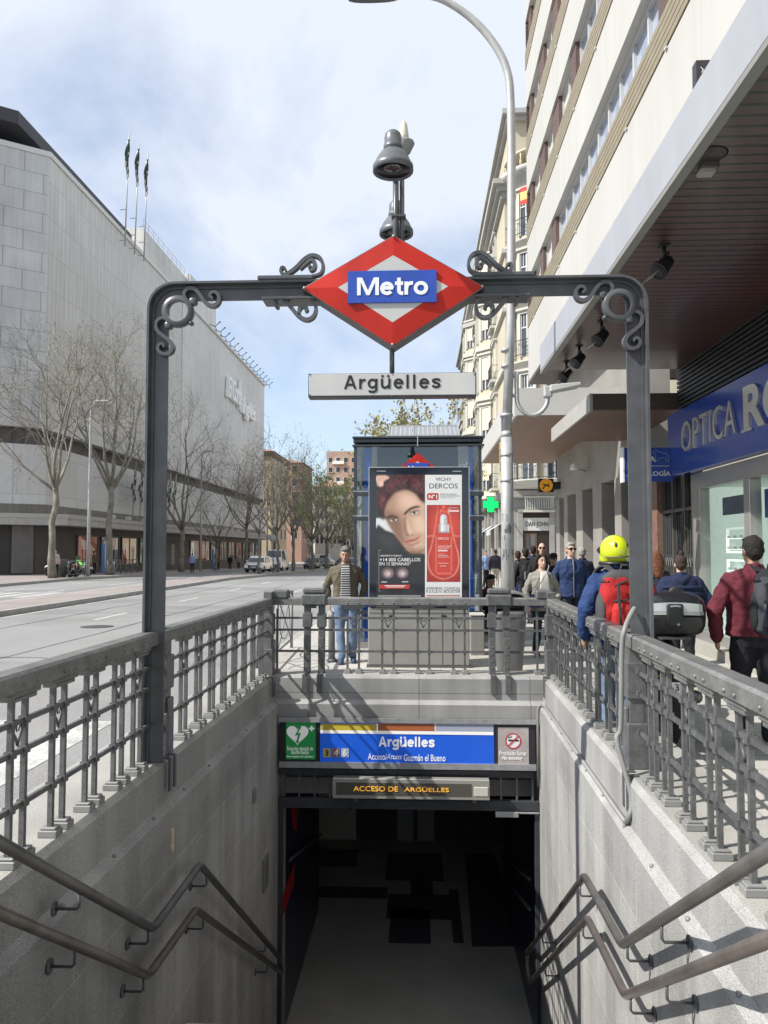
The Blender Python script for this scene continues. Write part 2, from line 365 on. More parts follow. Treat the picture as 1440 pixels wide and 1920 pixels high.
mark([(-10.95, 8), (-10.8, 8), (-10.8, 300), (-10.95, 300)]); mark([(-13.5, 12), (-13.38, 12), (-13.38, 300), (-13.5, 300)])
for y in (22, 30, 38, 46, 54, 62, 72, 84, 98, 114): mark([(-15.6, y), (-15.45, y), (-15.45, y + 3.2), (-15.6, y + 3.2)]); mark([(-17.9, y + 1), (-17.75, y + 1), (-17.75, y + 4.2), (-17.9, y + 4.2)])
for i in range(9): mark([(-3.5 - .95 * i, 4.9), (-3.13 - .95 * i, 4.9), (-3.13 - .95 * i, 7.9), (-3.5 - .95 * i, 7.9)])
for i in range(7): mark([(-14.3 - .85 * i, 28), (-13.85 - .85 * i, 28), (-13.85 - .85 * i, 31.5), (-14.3 - .85 * i, 31.5)])
tag(MM.build('road_markings', LINE), kind='structure')
b = MB(); b.smooth = False
PATCH = M('asphalt_patch', (.235, .235, .235), .85, noise=(.3, .1), spots=(50, .18))
for (x0, x1, y0, y1) in ((-10.7, -2.45, 36, 58), (-10.7, -5.6, 12, 17.5), (-19.9, -13.6, 33, 41)): sheet(b, x0, x1, y0, y1, -.1185)
tag(b.build('road_patch', PATCH), kind='structure')
b = MB(); TAR = M('tar_seam', (.075, .075, .078), .6, noise=(4, .3)); rt = random.Random(8)
for (xa, ya, xb_, yb_) in ((-6.8, 3, -6.6, 60), (-9.4, 10, -9.2, 44), (-4.0, 12, -10.4, 13.2), (-3, 22, -10.6, 21), (-15, 20, -14.9, 70), (-3.2, 31, -8, 31.6)):
    n = 26; prev = None
    for k in range(n + 1):
        x = xa + (xb_ - xa) * k / n + rt.uniform(-.07, .07); y = ya + (yb_ - ya) * k / n + rt.uniform(-.07, .07); w = .022 + .012 * rt.random()
        if prev:
            d = Vector((x - prev[0], y - prev[1])).normalized(); nn = Vector((-d.y, d.x)) * w
            b.add([(prev[0] - nn.x, prev[1] - nn.y, -.1172 + GZ(prev[1])), (prev[0] + nn.x, prev[1] + nn.y, -.1172 + GZ(prev[1])), (x + nn.x, y + nn.y, -.1172 + GZ(y)), (x - nn.x, y - nn.y, -.1172 + GZ(y))], [(0, 1, 2, 3)])
        prev = (x, y)
tag(b.build('road_seams', TAR), kind='structure')
for k, (x, y, lab) in enumerate(((-5.6, 9.8, 'round iron manhole cover in the road nearest the railing'), (-7.4, 17.5, 'round iron manhole cover in the middle of the road'), (-4.4, 26.0, 'round iron manhole cover farther up the road'))):
    t = thing('manhole_cover', lab, 'manhole cover', (x, y, -.116), 0, 'manhole covers in the road'); MB().lathe([(0, .006), (.28, .006), (.29, .002), (.30, .006), (.36, .006), (.37, 0)], (x, y, -.117), 28).build('lid', M('manhole_iron', (.09, .088, .085), .6, .3, grid=('XYZ', .06, .06, .008, .6, .5)), t)

# ================================================================== STAIRWELL
LN = 2.1; LF = 9.0                                     # near and far end of the well along v
def profile_wall(prof, v0, v1):
    mb = MB(); n = len(prof)
    A = [SK(u, v0, z) for u, z in prof]; B = [SK(u, v1, z) for u, z in prof]
    for i in range(n):
        mb.m = 1 if i in mb_top else (2 if i in mb_low else 0)
        j = (i + 1) % n; k = len(mb.v); mb.add([A[i], A[j], B[j], B[i]], [(0, 1, 2, 3)])
    mb.m = 0; mb.add(A, [tuple(range(n))]); mb.add(B, [tuple(range(n))]); return mb
mb_top = (1,); mb_low = (6, 7)
wl = thing('stairwell_wall', 'shaded granite parapet and wall on the left side of the metro stairs', 'wall', SK(-1.9, 5, -1.6))
profile_wall([(-2.25, -4.4), (-2.25, .2), (-1.715, .2), (-1.68, .165), (-1.68, -.09), (-1.625, -.135), (-1.625, -.30), (-1.622, -4.4)][:8], LN, 9.42).build('wall', [GRANITE, COPING, GRANITE_SIDE], wl)
wr = thing('stairwell_wall', 'sunlit granite parapet and wall on the right side of the metro stairs', 'wall', SK(1.65, 5, -1.6))
profile_wall([(1.98, -4.4), (1.98, .2), (1.455, .2), (1.42, .165), (1.42, -.09), (1.365, -.135), (1.365, -.30), (1.362, -4.4)], LN, 9.42).build('wall', [GRANITE, COPING, GRANITE_SIDE], wr)
wf = thing('stairwell_wall', 'granite parapet across the far end of the stairs above the blue station sign', 'wall', SK(-.14, 9.1, -.35))
b = MB(); A = [SK(-1.69, 0, 0), None]
pf = [(9.40, -.36), (9.40, .2), (9.0, .2), (8.96, .165), (8.96, -.075), (8.90, -.12), (8.90, -.355)]
for i in range(7):
    j = (i + 1) % 7; b.m = 1 if i == 1 else 0
    b.quad(SK(-1.7, pf[i][0], pf[i][1]), SK(1.44, pf[i][0], pf[i][1]), SK(1.44, pf[j][0], pf[j][1]), SK(-1.7, pf[j][0], pf[j][1]))
GR_FAR = M('granite_far', (.30, .299, .294), .75, noise=(1.1, .18), spots=(150, .4), streak=.2, bump=(150, .25, .004), grid=('XZY', 1.27, .9, .006, .55, 0))
b.build('wall', [GR_FAR, COPING], wf)
# far wall patches: small boxes and plates set in the walls
b = MB()
SOCK = M('wall_box_metal', (.23, .23, .22), .5, .3)
for (px, py, w, h) in ((476, 1492, .05, .13), (497, 1636, .12, .33)):
    p = PU(px, py, -1.622); b.cbox(p + Vector((.008, 0, 0)), (.02, w * 2, h))
b.build('wall_box', SOCK, wl, bevel=.004)
p = PU(322, 1575, -1.625); b = MB().cbox(p + Vector((.004, 0, 0)), (.012, .05, .16)); b.build('broken_patch', M('bare_mortar', (.55, .47, .33), .9, noise=(30, .3)), wl)
rs = random.Random(2)
for k in range(9):
    v = 3.2 + k * .62; MB().ell(SK(-1.652, v, -.108), (.012, .016, .012), 8, 5).build('stud', SOCK, wl)
    MB().ell(SK(1.392, v, -.108), (.012, .016, .012), 8, 5).build('stud', SOCK, wr)
b = MB(); SCR = M('scratch_pale', (.52, .52, .51), .8)
for k in range(26):
    v = rs.uniform(4.2, 8.6); z = rs.uniform(-2.0, -.4); l = rs.uniform(.05, .22); a = rs.uniform(-1, 1); w = .003
    for u in ((1.3605,) if k % 3 else (-1.6195,)):
        p = SK(u, v, z); q = SK(u, v + l * math.cos(a), z + l * math.sin(a)); b.add([p + Vector((0, 0, -w)), p + Vector((0, 0, w)), q + Vector((0, 0, w)), q + Vector((0, 0, -w))], [(0, 1, 2, 3)])
b.build('scratches', SCR, wr)
# stairs
st = thing('staircase', 'granite stairs going down between the walls to a landing and the dark station mouth', 'stairs', SK(-.14, 5, -4.1))
STEP = M('stair_tread', (.33, .325, .31), .8, noise=(1.5, .14), spots=(120, .25), bump=(100, .3, .004))
b = MB(); n1 = 11
for i in range(n1):
    z = -1.75 * (i + 1) / n1; y = 2.2 + .228 * i
    b.box((-1.62 + KS * (y - 9), y, z - .25), (1.36 + KS * (y - 9), y + .25, z))
b.build('upper_flight', STEP, st, bevel=.004)
b = MB().box((-1.64 + KS * -3.8, 4.70, -2.0), (1.38 + KS * -3.8, 5.62, -1.75)); b.build('landing', STEP, st, bevel=.004)
b = MB().box((-1.6 + KS * -3.4, 5.57, -1.752), (1.34 + KS * -3.4, 5.625, -1.742)); b.build('nosing', M('pale_nosing', (.6, .59, .55), .7), st)
b = MB()
for i in range(14):
    z = -1.75 - 2.35 * (i + 1) / 14; y = 5.62 + .235 * i
    b.box((-1.62 + KS * (y - 9), y, z - .25), (1.36 + KS * (y - 9), y + .26, z))
b.build('lower_flight', STEP, st, bevel=.004)
# underground hall
hall = thing('station_hall', 'dark underground hall with patterned floor behind the metro entrance', 'hall', (-.14, 12, -4.1))
HF = M('hall_floor', (.44, .425, .385), .55, noise=(1.5, .12), spots=(80, .15), grid=('XYZ', .6, .6, .004, .93, 0))
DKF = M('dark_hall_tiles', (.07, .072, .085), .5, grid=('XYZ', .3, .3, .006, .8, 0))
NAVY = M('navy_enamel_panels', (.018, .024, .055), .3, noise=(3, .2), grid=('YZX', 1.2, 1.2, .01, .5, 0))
b = MB().box((-3.6, 8.85, -4.3), (3.2, 16, -4.1)); b.build('floor', HF, hall)
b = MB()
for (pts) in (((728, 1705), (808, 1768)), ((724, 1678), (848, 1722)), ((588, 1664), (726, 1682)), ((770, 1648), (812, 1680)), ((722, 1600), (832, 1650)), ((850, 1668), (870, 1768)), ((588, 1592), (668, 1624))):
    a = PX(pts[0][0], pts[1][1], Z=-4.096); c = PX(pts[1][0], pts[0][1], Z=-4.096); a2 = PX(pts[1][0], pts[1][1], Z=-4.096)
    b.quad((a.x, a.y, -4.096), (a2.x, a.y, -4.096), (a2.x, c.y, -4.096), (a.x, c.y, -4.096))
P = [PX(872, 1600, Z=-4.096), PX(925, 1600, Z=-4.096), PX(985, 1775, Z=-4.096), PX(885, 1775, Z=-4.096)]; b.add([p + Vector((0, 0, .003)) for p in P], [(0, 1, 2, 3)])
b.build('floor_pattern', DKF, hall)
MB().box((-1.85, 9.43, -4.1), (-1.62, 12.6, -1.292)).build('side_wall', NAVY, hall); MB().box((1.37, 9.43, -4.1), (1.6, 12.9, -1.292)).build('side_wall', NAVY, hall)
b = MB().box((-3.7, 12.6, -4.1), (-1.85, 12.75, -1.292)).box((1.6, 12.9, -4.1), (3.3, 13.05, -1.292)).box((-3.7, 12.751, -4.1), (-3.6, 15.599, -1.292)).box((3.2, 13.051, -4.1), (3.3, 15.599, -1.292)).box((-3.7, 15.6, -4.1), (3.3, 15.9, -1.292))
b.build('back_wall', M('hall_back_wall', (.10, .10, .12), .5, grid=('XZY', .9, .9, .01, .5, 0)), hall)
b = MB().box((-3.7, 9.41, -1.29), (3.3, 16, -1.1)); b.build('ceiling', M('hall_ceiling', (.3, .3, .3), .8), hall)
b = MB(); y = 15.58
a = PX(592, 1592, Y=y); c = PX(668, 1480, Y=y); b.box((a.x, y - .03, a.z), (c.x, y, c.z)); dr = b.build('door', M('pale_hall_door', (.75, .73, .68), .5), hall)
c = PX(655, 1514, Y=y); MB().cbox(c - Vector((0, .06, 0)), (.12, .03, .03)).build('handle', IRON_D, dr)
b = MB()
for (x0, x1) in ((745, 775), (783, 814)):
    a = PX(x0, 1598, Y=y); c = PX(x1, 1500, Y=y); b.box((a.x, y - .05, a.z), (c.x, y, c.z))
b.build('glass_door', M('grey_hall_glass', (.4, .41, .43), .3), hall)
b = MB()
for (x0, x1, y0, y1) in ((668, 735, 1592, 1596), (830, 885, 1595, 1600), (742, 815, 1606, 1609)):
    a = PX(x0, y1, Y=y); c = PX(x1, y0, Y=y); b.box((a.x, y - .06, a.z), (c.x, y, c.z))
b.build('skirting', M('pale_skirting', (.42, .41, .38), .5), hall)
RED = M('red_enamel', (.42, .02, .025), .35)
b = MB(); 
pts = [(-1.612, PU(522, 1705, -1.612)), (0, PU(556, 1615, -1.612)), (0, PU(556, 1655, -1.612)), (0, PU(524, 1740, -1.612))]
V = [Vector((-1.614, p.y if p.y < 12.5 else 12.5, p.z)) for _, p in pts]; b.add(V + [p + Vector((-.006, 0, 0)) for p in V], [(0, 1, 2, 3), (7, 6, 5, 4)])
V = [Vector((-1.614, q.y, q.z)) for q in (PU(549, 1505, -1.612), PU(564, 1505, -1.612), PU(560, 1560, -1.612), PU(551, 1552, -1.612))]; b.add(V, [(0, 1, 2, 3)])
b.build('red_stripe', RED, hall)
# steel door frame at the station mouth
ef = thing('entrance_frame', 'dark steel frame with a barred strip above the way into the station', 'door frame', SK(-.14, 9.0, -4.1))
b = MB()
b.box((-1.62, 8.93, -.94), (1.355, 9.02, -.86)).box((-1.62, 8.93, -1.31), (1.355, 9.02, -1.20)).box((-1.625, 8.95, -4.1), (-1.575, 9.02, -1.31)).box((1.31, 8.95, -4.1), (1.358, 9.02, -1.31))
b.build('beam', M('frame_navy_steel', (.05, .054, .064), .4, .2, noise=(5, .2)), ef, bevel=.004)
for i in range(17):
    u = -1.56 + i * .178; MB().box((u - .011, 8.96, -1.2), (u + .011, 8.985, -.94)).build('bar', IRON, ef)
b = MB().box((-1.70, 12.62, -4.1), (-1.67, 12.66, -1.25)); b.build('mullion', STEEL, ef)
b = MB().box((.86, 8.9, -1.37), (1.12, 8.93, -1.31)).box((1.12, 8.915, -1.335), (1.355, 8.93, -1.315)); b.build('door_closer', STEEL, ef, bevel=.004)
for q in (((-1.57, 9.45, -2.1), (-1.575, 12.5, -2.9)), ((1.32, 9.5, -2.3), (1.32, 12.5, -3.2)), ((1.32, 9.5, -2.65), (1.32, 12.5, -3.5))): MB().tube(q, .022, 8).build('inner_handrail', IRON_D, hall)
# ================================================================== STATION SIGN over the mouth
sg = thing('station_sign', 'long blue illuminated box over the station mouth reading Argüelles', 'sign', SK(-.13, 8.85, -1.0))
SY = 8.86
def FS(px, py, d=0): p = PX(px, py, Y=SY); return Vector((p.x, SY - d, p.z))
def rect(mb, x0, y0, x1, y1, d, t=.004): a = FS(x0, y1); c = FS(x1, y0); return mb.box((a.x, SY - d - t, a.z), (c.x, SY - d, c.z))
a = FS(524, 1436); c = FS(1004, 1350)
b = MB().box((a.x, SY, a.z), (c.x, 8.955, c.z)); b.build('housing', M('sign_housing', (.03, .032, .038), .4, .2), sg, bevel=.004)
b = MB(); rect(b, 524, 1349, 1005, 1353, .004, .02); rect(b, 524, 1433, 1005, 1438, .004, .02); b.build('trim', STEEL, sg)
b = MB(); rect(b, 600, 1356, 926, 1432, .001); bp = b.build('blue_panel', M('sign_blue', (.012, .085, .50), .3, noise=(3, .1), emit=(.01, .09, .55, .25)), sg)
for nm, x0, x1, col in (('yellow_band', 601, 706, (.60, .47, .06)), ('brown_band', 709, 815, (.42, .13, .05)), ('grey_band', 817, 925, (.37, .41, .52))):
    b = MB(); rect(b, x0, 1357, x1, 1371, .006); b.build(nm, M('sign_' + nm, col, .35), bp)
WL = M('sign_white', (.82, .82, .80), .4, emit=(.9, .9, .88, .12))
b = MB(); rect(b, 601, 1372, 925, 1374.5, .0065)
rect(b, 706.3, 1356.5, 708.7, 1372, .0065); rect(b, 815.3, 1356.5, 816.7, 1372, .0065)
p = FS(762, 1400, 0); grotesk_into(b, 'Argüelles', (p.x, p.z), 103 * SY / FPX, 18 * SY / FPX, SY - .009, .004, .15, .02)
text_into(b, 'Acceso/', FS(690, 1418, .008), (1, 0, 0), (0, 0, 1), height=11.5 * SY / FPX, width=35 * SY / FPX, align='L', depth=.006, bold=0)
text_into(b, 'Access', FS(725, 1418, .008), (1, 0, 0), (0, 0, 1), height=9.5 * SY / FPX, width=28 * SY / FPX, align='L', depth=.006, shear=.25, bold=0)
text_into(b, 'Guzmán el Bueno', FS(757, 1420, .008), (1, 0, 0), (0, 0, 1), height=12 * SY / FPX, width=77 * SY / FPX, align='L', depth=.006, bold=.006)
b.build('lettering', WL, bp)
for i, (d, col, x0) in enumerate((('3', (.62, .5, .12), 606), ('4', (.36, .17, .10), 623), ('6', (.45, .49, .55), 640))):
    b = MB().mat(0); rect(b, x0, 1403, x0 + 14, 1419, .007); b.mat(1)
    text_into(b, d, FS(x0 + 7, 1411, .013), (1, 0, 0), (0, 0, 1), height=11 * SY / FPX, bold=.02, depth=.005)
    b.build('line_badge', [M('badge%d' % i, col, .4), M('badge_ink%d' % i, (.03, .03, .05) if i == 0 else (.85, .85, .85), .4)], bp)
# green defibrillator sign
gs = MB(); rect(gs, 536, 1354, 592, 1423, .001); gp = gs.build('defibrillator_panel', M('aed_green', (.02, .24, .06), .4, emit=(.02, .3, .08, .1)), sg)
b = MB(); H = []
for k in range(40):
    t = 2 * math.pi * k / 40; H.append((563 - 9 + 1.28 * 16 * math.sin(t) ** 3 + 4, 1376 - 1.28 * (13 * math.cos(t) - 5 * math.cos(2 * t) - 2 * math.cos(3 * t) - math.cos(4 * t))))
V = [FS(x, y, .007) for x, y in H]; b.add(V, [tuple(range(40))])
rect(b, 583, 1360.5, 586, 1370.5, .006); rect(b, 579.5, 1364, 589.5, 1367, .0063)
text_into(b, 'Estación dotada de', FS(563, 1403, .008), (1, 0, 0), (0, 0, 1), height=7 * SY / FPX, width=48 * SY / FPX, depth=.003, bold=0)
text_into(b, 'desfibrilador', FS(563, 1410, .008), (1, 0, 0), (0, 0, 1), height=7 * SY / FPX, width=34 * SY / FPX, depth=.003, bold=0)
text_into(b, 'Station equipped with a defibrillator', FS(563, 1418.5, .008), (1, 0, 0), (0, 0, 1), height=3.6 * SY / FPX, width=50 * SY / FPX, depth=.003)
b.build('heart_symbol', WL, gp)
b = MB(); V = [FS(x, y, .010) for x, y in ((562, 1362), (553, 1379), (559, 1378), (556, 1389), (553.5, 1387.5), (558, 1395), (562, 1388), (559.5, 1389), (564.5, 1373), (558.5, 1374.5), (566, 1362))]
b.add(V, [tuple(range(len(V)))]); b.build('lightning_symbol', MATS['aed_green'], gp)
# no smoking
b = MB(); rect(b, 934, 1364, 991, 1433, .001); npn = b.build('no_smoking_panel', M('smoke_panel', (.50, .45, .45), .25, .3, noise=(12, .12)), sg)
b = MB(); b.lathe([(0, 0), (13, 0), (13, 1)], n=28); V = []
cxy = FS(962, 1389, .007); q = SY / FPX
b = MB().mat(0).add([cxy + Vector((14.5 * q * math.cos(k * .2244), .0005, 14.5 * q * math.sin(k * .2244))) for k in range(28)], [tuple(range(28))])
b.mat(1).add([cxy + Vector((14.5 * q * math.cos(k * .2244), -.002, 14.5 * q * math.sin(k * .2244))) for k in range(28)] + [cxy + Vector((12.3 * q * math.cos(k * .2244), -.002, 12.3 * q * math.sin(k * .2244))) for k in range(28)],
             [(k, (k + 1) % 28, 28 + (k + 1) % 28, 28 + k) for k in range(28)])
b.bar(cxy + Vector((-9 * q, -.006, -9 * q)), cxy + Vector((9 * q, -.006, 9 * q)), .0016, 2 * q, up=(0, 1, 0)) if False else b.add([cxy + Vector((x * q, -.0045, z * q)) for x, z in ((-9.6, -8), (-8, -9.6), (9.6, 8), (8, 9.6))], [(0, 1, 2, 3)])
b.mat(2).add([cxy + Vector((x * q, -.003, z * q)) for x, z in ((-9, -.2), (10, -.2), (10, 2.6), (-9, 2.6))], [(0, 1, 2, 3)])
b.add([cxy + Vector((x * q, -.003, z * q)) for x, z in ((-8.4, 4), (-7.2, 4), (-7.4, 6.2), (-3.2, 6.6), (-2.2, 8.6), (-3.4, 10), (-3.6, 8), (-8.6, 7.4))], [tuple(range(8))])
b.mat(3); text_into(b, 'Prohibido fumar', FS(962, 1412, .008), (1, 0, 0), (0, 0, 1), height=8 * q, width=50 * q, depth=.003, bold=0)
text_into(b, 'No smoking', FS(960, 1422, .008), (1, 0, 0), (0, 0, 1), height=8 * q, width=37 * q, depth=.003, shear=.2)
b.build('no_smoking_symbol', [M('smoke_white', (.8, .8, .8), .4), M('smoke_red', (.5, .02, .03), .4), M('smoke_black', (.02, .02, .02), .4), WL], npn)
# LED display
ld = thing('led_display', 'slim grey message display with amber dots hanging below the blue sign', 'display', (0, 8.8, -1.4))
y = 8.78; a = PX(623, 1497, Y=y); c = PX(918, 1463, Y=y)
tl = -.012
MB().box((a.x, y, a.z), (c.x, y + .12, c.z)).build('housing', M('display_case', (.40, .40, .37), .4, .4), ld, bevel=.006)
a = PX(630, 1490, Y=y); c = PX(884, 1470, Y=y); MB().box((a.x, y - .004, a.z), (c.x, y + .01, c.z)).build('screen', M('display_screen', (.09, .085, .075), .3), ld)
a = PX(889, 1493, Y=y); c = PX(915, 1476, Y=y); MB().box((a.x, y - .006, a.z), (c.x, y + .01, c.z)).build('sensor_box', M('sensor_pale', (.55, .55, .48), .4), ld, bevel=.004)
b = MB(); AMB = M('amber_led', (.8, .4, .05), .4, emit=(1, .5, .06, .4))
p = PX(663, 1478, Y=y); text_into(b, 'ACCESO DE', p + Vector((0, -.008, -.0)), (1, 0, 0), (0, 0, 1), height=9 * y / FPX, width=82 * y / FPX, align='L', depth=.004, bold=0)
p = PX(758, 1479, Y=y); text_into(b, 'ARGÜELLES', p + Vector((0, -.008, 0)), (1, 0, 0), (0, 0, 1), height=9 * y / FPX, width=82 * y / FPX, align='L', depth=.004, bold=0)
b.build('lettering', AMB, ld)
MB().box((-.75, 8.901, -1.22), (-.70, 8.929, -1.05)).build('bracket', IRON, ld); MB().box((.6, 8.901, -1.22), (.65, 8.929, -1.05)).build('bracket', IRON, ld)

# ================================================================== RAILINGS
def railing(root, F, s0, s1, pairs, gap=.12, far=False):
    """F(s, off, z) -> world; off > 0 points to the stairs"""
    b = MB()
    b.add([F(s, o, z) for s in (s0, s1) for o, z in ((-.06, 1.0), (.06, 1.0), (.06, 1.075), (.045, 1.09), (-.045, 1.09), (-.06, 1.075))],
          [(i, (i + 1) % 6, 6 + (i + 1) % 6, 6 + i) for i in range(6)] + [(5, 4, 3, 2, 1, 0), (6, 7, 8, 9, 10, 11)])
    def bx(s, hs, o0, o1, z0, z1, mb): mb.add([F(a, o, z) for z in (z0, z1) for a, o in ((s - hs, o0), (s + hs, o0), (s + hs, o1), (s - hs, o1))],
          [(0, 3, 2, 1), (4, 5, 6, 7), (0, 1, 5, 4), (1, 2, 6, 5), (2, 3, 7, 6), (3, 0, 4, 7)])
    for s in pairs:
        bx(s, gap * 1.05, -.045, .045, .972, 1.0, b); bx(s, gap * .82, -.04, .04, .95, .972, b)
        for d in (-gap / 2, gap / 2):
            p = F(s + d, .062, 1.03); b.ell(p, (.011, .011, .011), 6, 4)
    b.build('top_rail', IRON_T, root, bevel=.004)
    for z in (.845, .705, .455):
        b = MB(); bx((s0 + s1) / 2, (s1 - s0) / 2, -.009, .009, z - .013, z + .013, b)
        for s in pairs:
            for d in (-gap / 2, gap / 2): bx(s + d, .021, -.021, .021, z - .018, z + .018, b)
        b.build('rail_bar', IRON, root)
    for s in pairs:
        for d in (-gap / 2, gap / 2):
            b = MB(); bx(s + d, .0125, -.0125, .0125, .245, .955, b); bal = b.build('baluster', IRON, root)
            b = MB(); bx(s + d, .036, -.05, .05, .2, .236, b); bx(s + d, .028, -.04, .04, .236, .25, b); b.build('foot', IRON_P, bal, bevel=.004)
        b = MB()                                         # heart between the two bars
        for sg_ in (-1, 1):
            C = [(0, .735), (.018, .775), (.036, .80), (.03, .825), (.012, .82), (.008, .80)]
            b.tube([F(s + sg_ * c0, 0, z) for c0, z in C], [.008, .007, .006, .006, .005, .004], 6)
        b.build('heart_ornament', IRON, root)
    return bx
def post(root, F, bx, s, name='post', cap=True, h=1.09):
    b = MB(); bx(s, .06, -.05, .05, .2, h, b); bx(s, .078, -.068, .068, .2, .50, b); bx(s, .076, -.066, .066, .66, .90, b); bx(s, .05, .05, .075, .22, .60, b)
    b.build(name, IRON, root, bevel=.006)
def strap(root, F, bx, s):
    b = MB()
    for d in (-.05, .05):
        b = MB(); bx(s + d, .018, .04, .118, .2, .212, b); bx(s + d, .018, .104, .118, -.02, .2, b); b.build('strap', IRON_D, root, bevel=.003)
UL, UR, VF = -1.76, 1.53, 9.12
FL = lambda s, o, z: SK(UL + o, s, z)
FR = lambda s, o, z: SK(UR - o, s, z)
FF = lambda s, o, z: SK(s, VF - o, z)
rl = thing('railing', 'dark iron railing with paired bars along the left side of the stairs by the road', 'railing', SK(UL, 5.2, .2))
pairs = [2.42, 2.80, 3.19, 3.57, 3.96, 4.34, 4.72, 5.02, 5.95, 6.33, 6.71, 7.09, 7.47, 7.85, 8.23, 8.61]
bx = railing(rl, FL, LN, 8.92, pairs); post(rl, FL, bx, 5.47); strap(rl, FL, bx, 5.40)
post(rl, FL, bx, 9.0, h=1.16); strap(rl, FL, bx, 8.78)
rr = thing('railing', 'sunlit grey iron railing with paired bars along the right side of the stairs', 'railing', SK(UR, 5.2, .2))
pairs = [2.3, 2.68, 3.06, 3.44, 3.82, 4.20, 4.58, 4.86, 5.72, 6.10, 6.48, 6.86, 7.24, 7.62, 8.0, 8.38, 8.72]
bx = railing(rr, FR, LN, 8.95, pairs); post(rr, FR, bx, 5.30); strap(rr, FR, bx, 5.12)
post(rr, FR, bx, 9.05, h=1.16); strap(rr, FR, bx, 8.86)
rf = thing('railing', 'iron railing across the far end of the stairs in front of the poster stand', 'railing', SK(-.14, VF, .2))
def sx_at(px): return (PX(px, 1190, Y=VF).x - KS * .12)
pairs = [(sx_at(a) + sx_at(c)) / 2 for a, c in ((650, 675), (717, 738), (784, 804), (851, 870))]
bx = railing(rf, FF, -1.72, 1.50, pairs, gap=.135)
for px in (520, 1007):
    s = sx_at(px); b = MB(); bx(s, .0125, -.0125, .0125, .245, .955, b); bal = b.build('baluster', IRON, rf)
    b = MB(); bx(s, .036, -.05, .05, .2, .245, b); b.build('foot', IRON_P, bal)
for cpx in (590, 936):
    s = sx_at(cpx); b = MB()
    for d in (-.085, .085):
        bx(s + d, .038, -.03, .03, .2, 1.02, b); bx(s + d, .052, -.045, .045, .74, .90, b); bx(s + d, .034, .03, .07, .05, .62, b)
        for z in (.1, .28, .36, .44, .52): b.ell(FF(s + d, .072, z), (.010, .008, .010), 6, 4)
    b.build('bracket_post', IRON, rf, bevel=.005)
    b = MB(); bx(s, .15, -.075, .075, .99, 1.13, b); bx(s, .135, -.065, .065, 1.13, 1.20, b)
    b.build('bracket_cap', IRON, rf, bevel=.02)
    b = MB(); bx(s, .03, .06, .08, .965, 1.0, b); b.build('bracket_slot', BLACK, rf)
    for d in (-.085, .085): b = MB(); bx(s + d, .03, .165, .19, .0, .2, b); bx(s + d, .03, .05, .19, .2, .212, b); b.build('strap', IRON, rf, bevel=.003)
b = MB()
for s in (-1.64, 1.46): bx(s, .1, -.07, .07, 1.07, 1.18, b)
b.build('corner_cap', IRON, rf, bevel=.02)

# ================================================================== HANDRAILS in the well
RAIL = M('worn_handrail_steel', (.12, .114, .108), .38, .45, noise=(4, .3), bump=(30, .1, .002))
RAIL_W = M('rubbed_handrail_steel', (.15, .13, .118), .33, .5, noise=(5, .25))
def handrail(label, u, up_px, lo_px, sgn, up_br, lo_br, wallu):
    h = thing('handrail', label, 'handrail', SK(u, 5, -1.5))
    def path(pxs):
        P = [PU(x, y, u) for x, y in pxs]; d = (P[0] - P[1]).normalized(); P[0] = P[0] + d * 1.1
        Q = [P[0]]
        for i in range(1, len(P) - 1):                   # rounded elbows
            a = (P[i - 1] - P[i]).normalized() * .05; c = (P[i + 1] - P[i]).normalized() * .05; Q += [P[i] + a, P[i] + (a + c) * .28, P[i] + c]
        return Q + [P[-1]], P
    qu, pu = path(up_px); ql, pl = path(lo_px)
    b = MB(); b.tube(qu, .0255, 12); b.build('upper_pipe', RAIL, h)
    b = MB(); b.tube(ql, .0255, 12); b.build('lower_pipe', RAIL_W, h)
    e = (pu[-1] + pl[-1]) / 2 + (pu[-1] - pu[-2]).normalized() * .10
    b = MB(); b.tube(catmull([pu[-1], pu[-1] + (pu[-1] - pu[-2]).normalized() * .05, e, pl[-1] + (pl[-1] - pl[-2]).normalized() * .05, pl[-1]], 6), .0255, 12); b.build('end_loop', RAIL, h)
    for P, br in ((pu, up_br), (pl, lo_br)):
        for (i, t) in br:
            p = P[i].lerp(P[i + 1], t); w = Vector((wallu + KS * (p.y - 9), p.y, p.z - .10))
            b = MB(); b.tube([p + Vector((0, 0, -.02)), p + Vector((0, 0, -.085)), p + Vector((-sgn * .012, 0, -.1)), w], .0075, 8)
            b.lathe([(0, 0), (.036, 0), (.036, .006), (.03, .009), (0, .009)], w, 12, 'X') if sgn > 0 else b.lathe([(0, 0), (.036, 0), (.036, -.006), (.03, -.009), (0, -.009)], w, 12, 'X')
            b.build('bracket', IRON_D, h)
handrail('dark double pipe handrail zigzagging down the shaded left wall', -1.50, [(0, 1580), (287, 1742), (375, 1621), (521, 1792)], [(0, 1712), (278, 1830), (367, 1705), (526, 1822)], 1,
         [(0, .62), (0, .97), (2, .06), (2, .78)], [(0, .62), (0, .97), (2, .06), (2, .78)], -1.622)
handrail('double pipe handrail with rubbed brown paint down the sunlit right wall', 1.235, [(1440, 1597), (1167, 1772), (1096, 1642), (988, 1787)], [(1440, 1762), (1173, 1867), (1102, 1722), (993, 1842)], -1,
         [(0, .73), (0, .96), (2, .05), (2, .62)], [(0, .72), (0, .96), (2, .05), (2, .62)], 1.362)
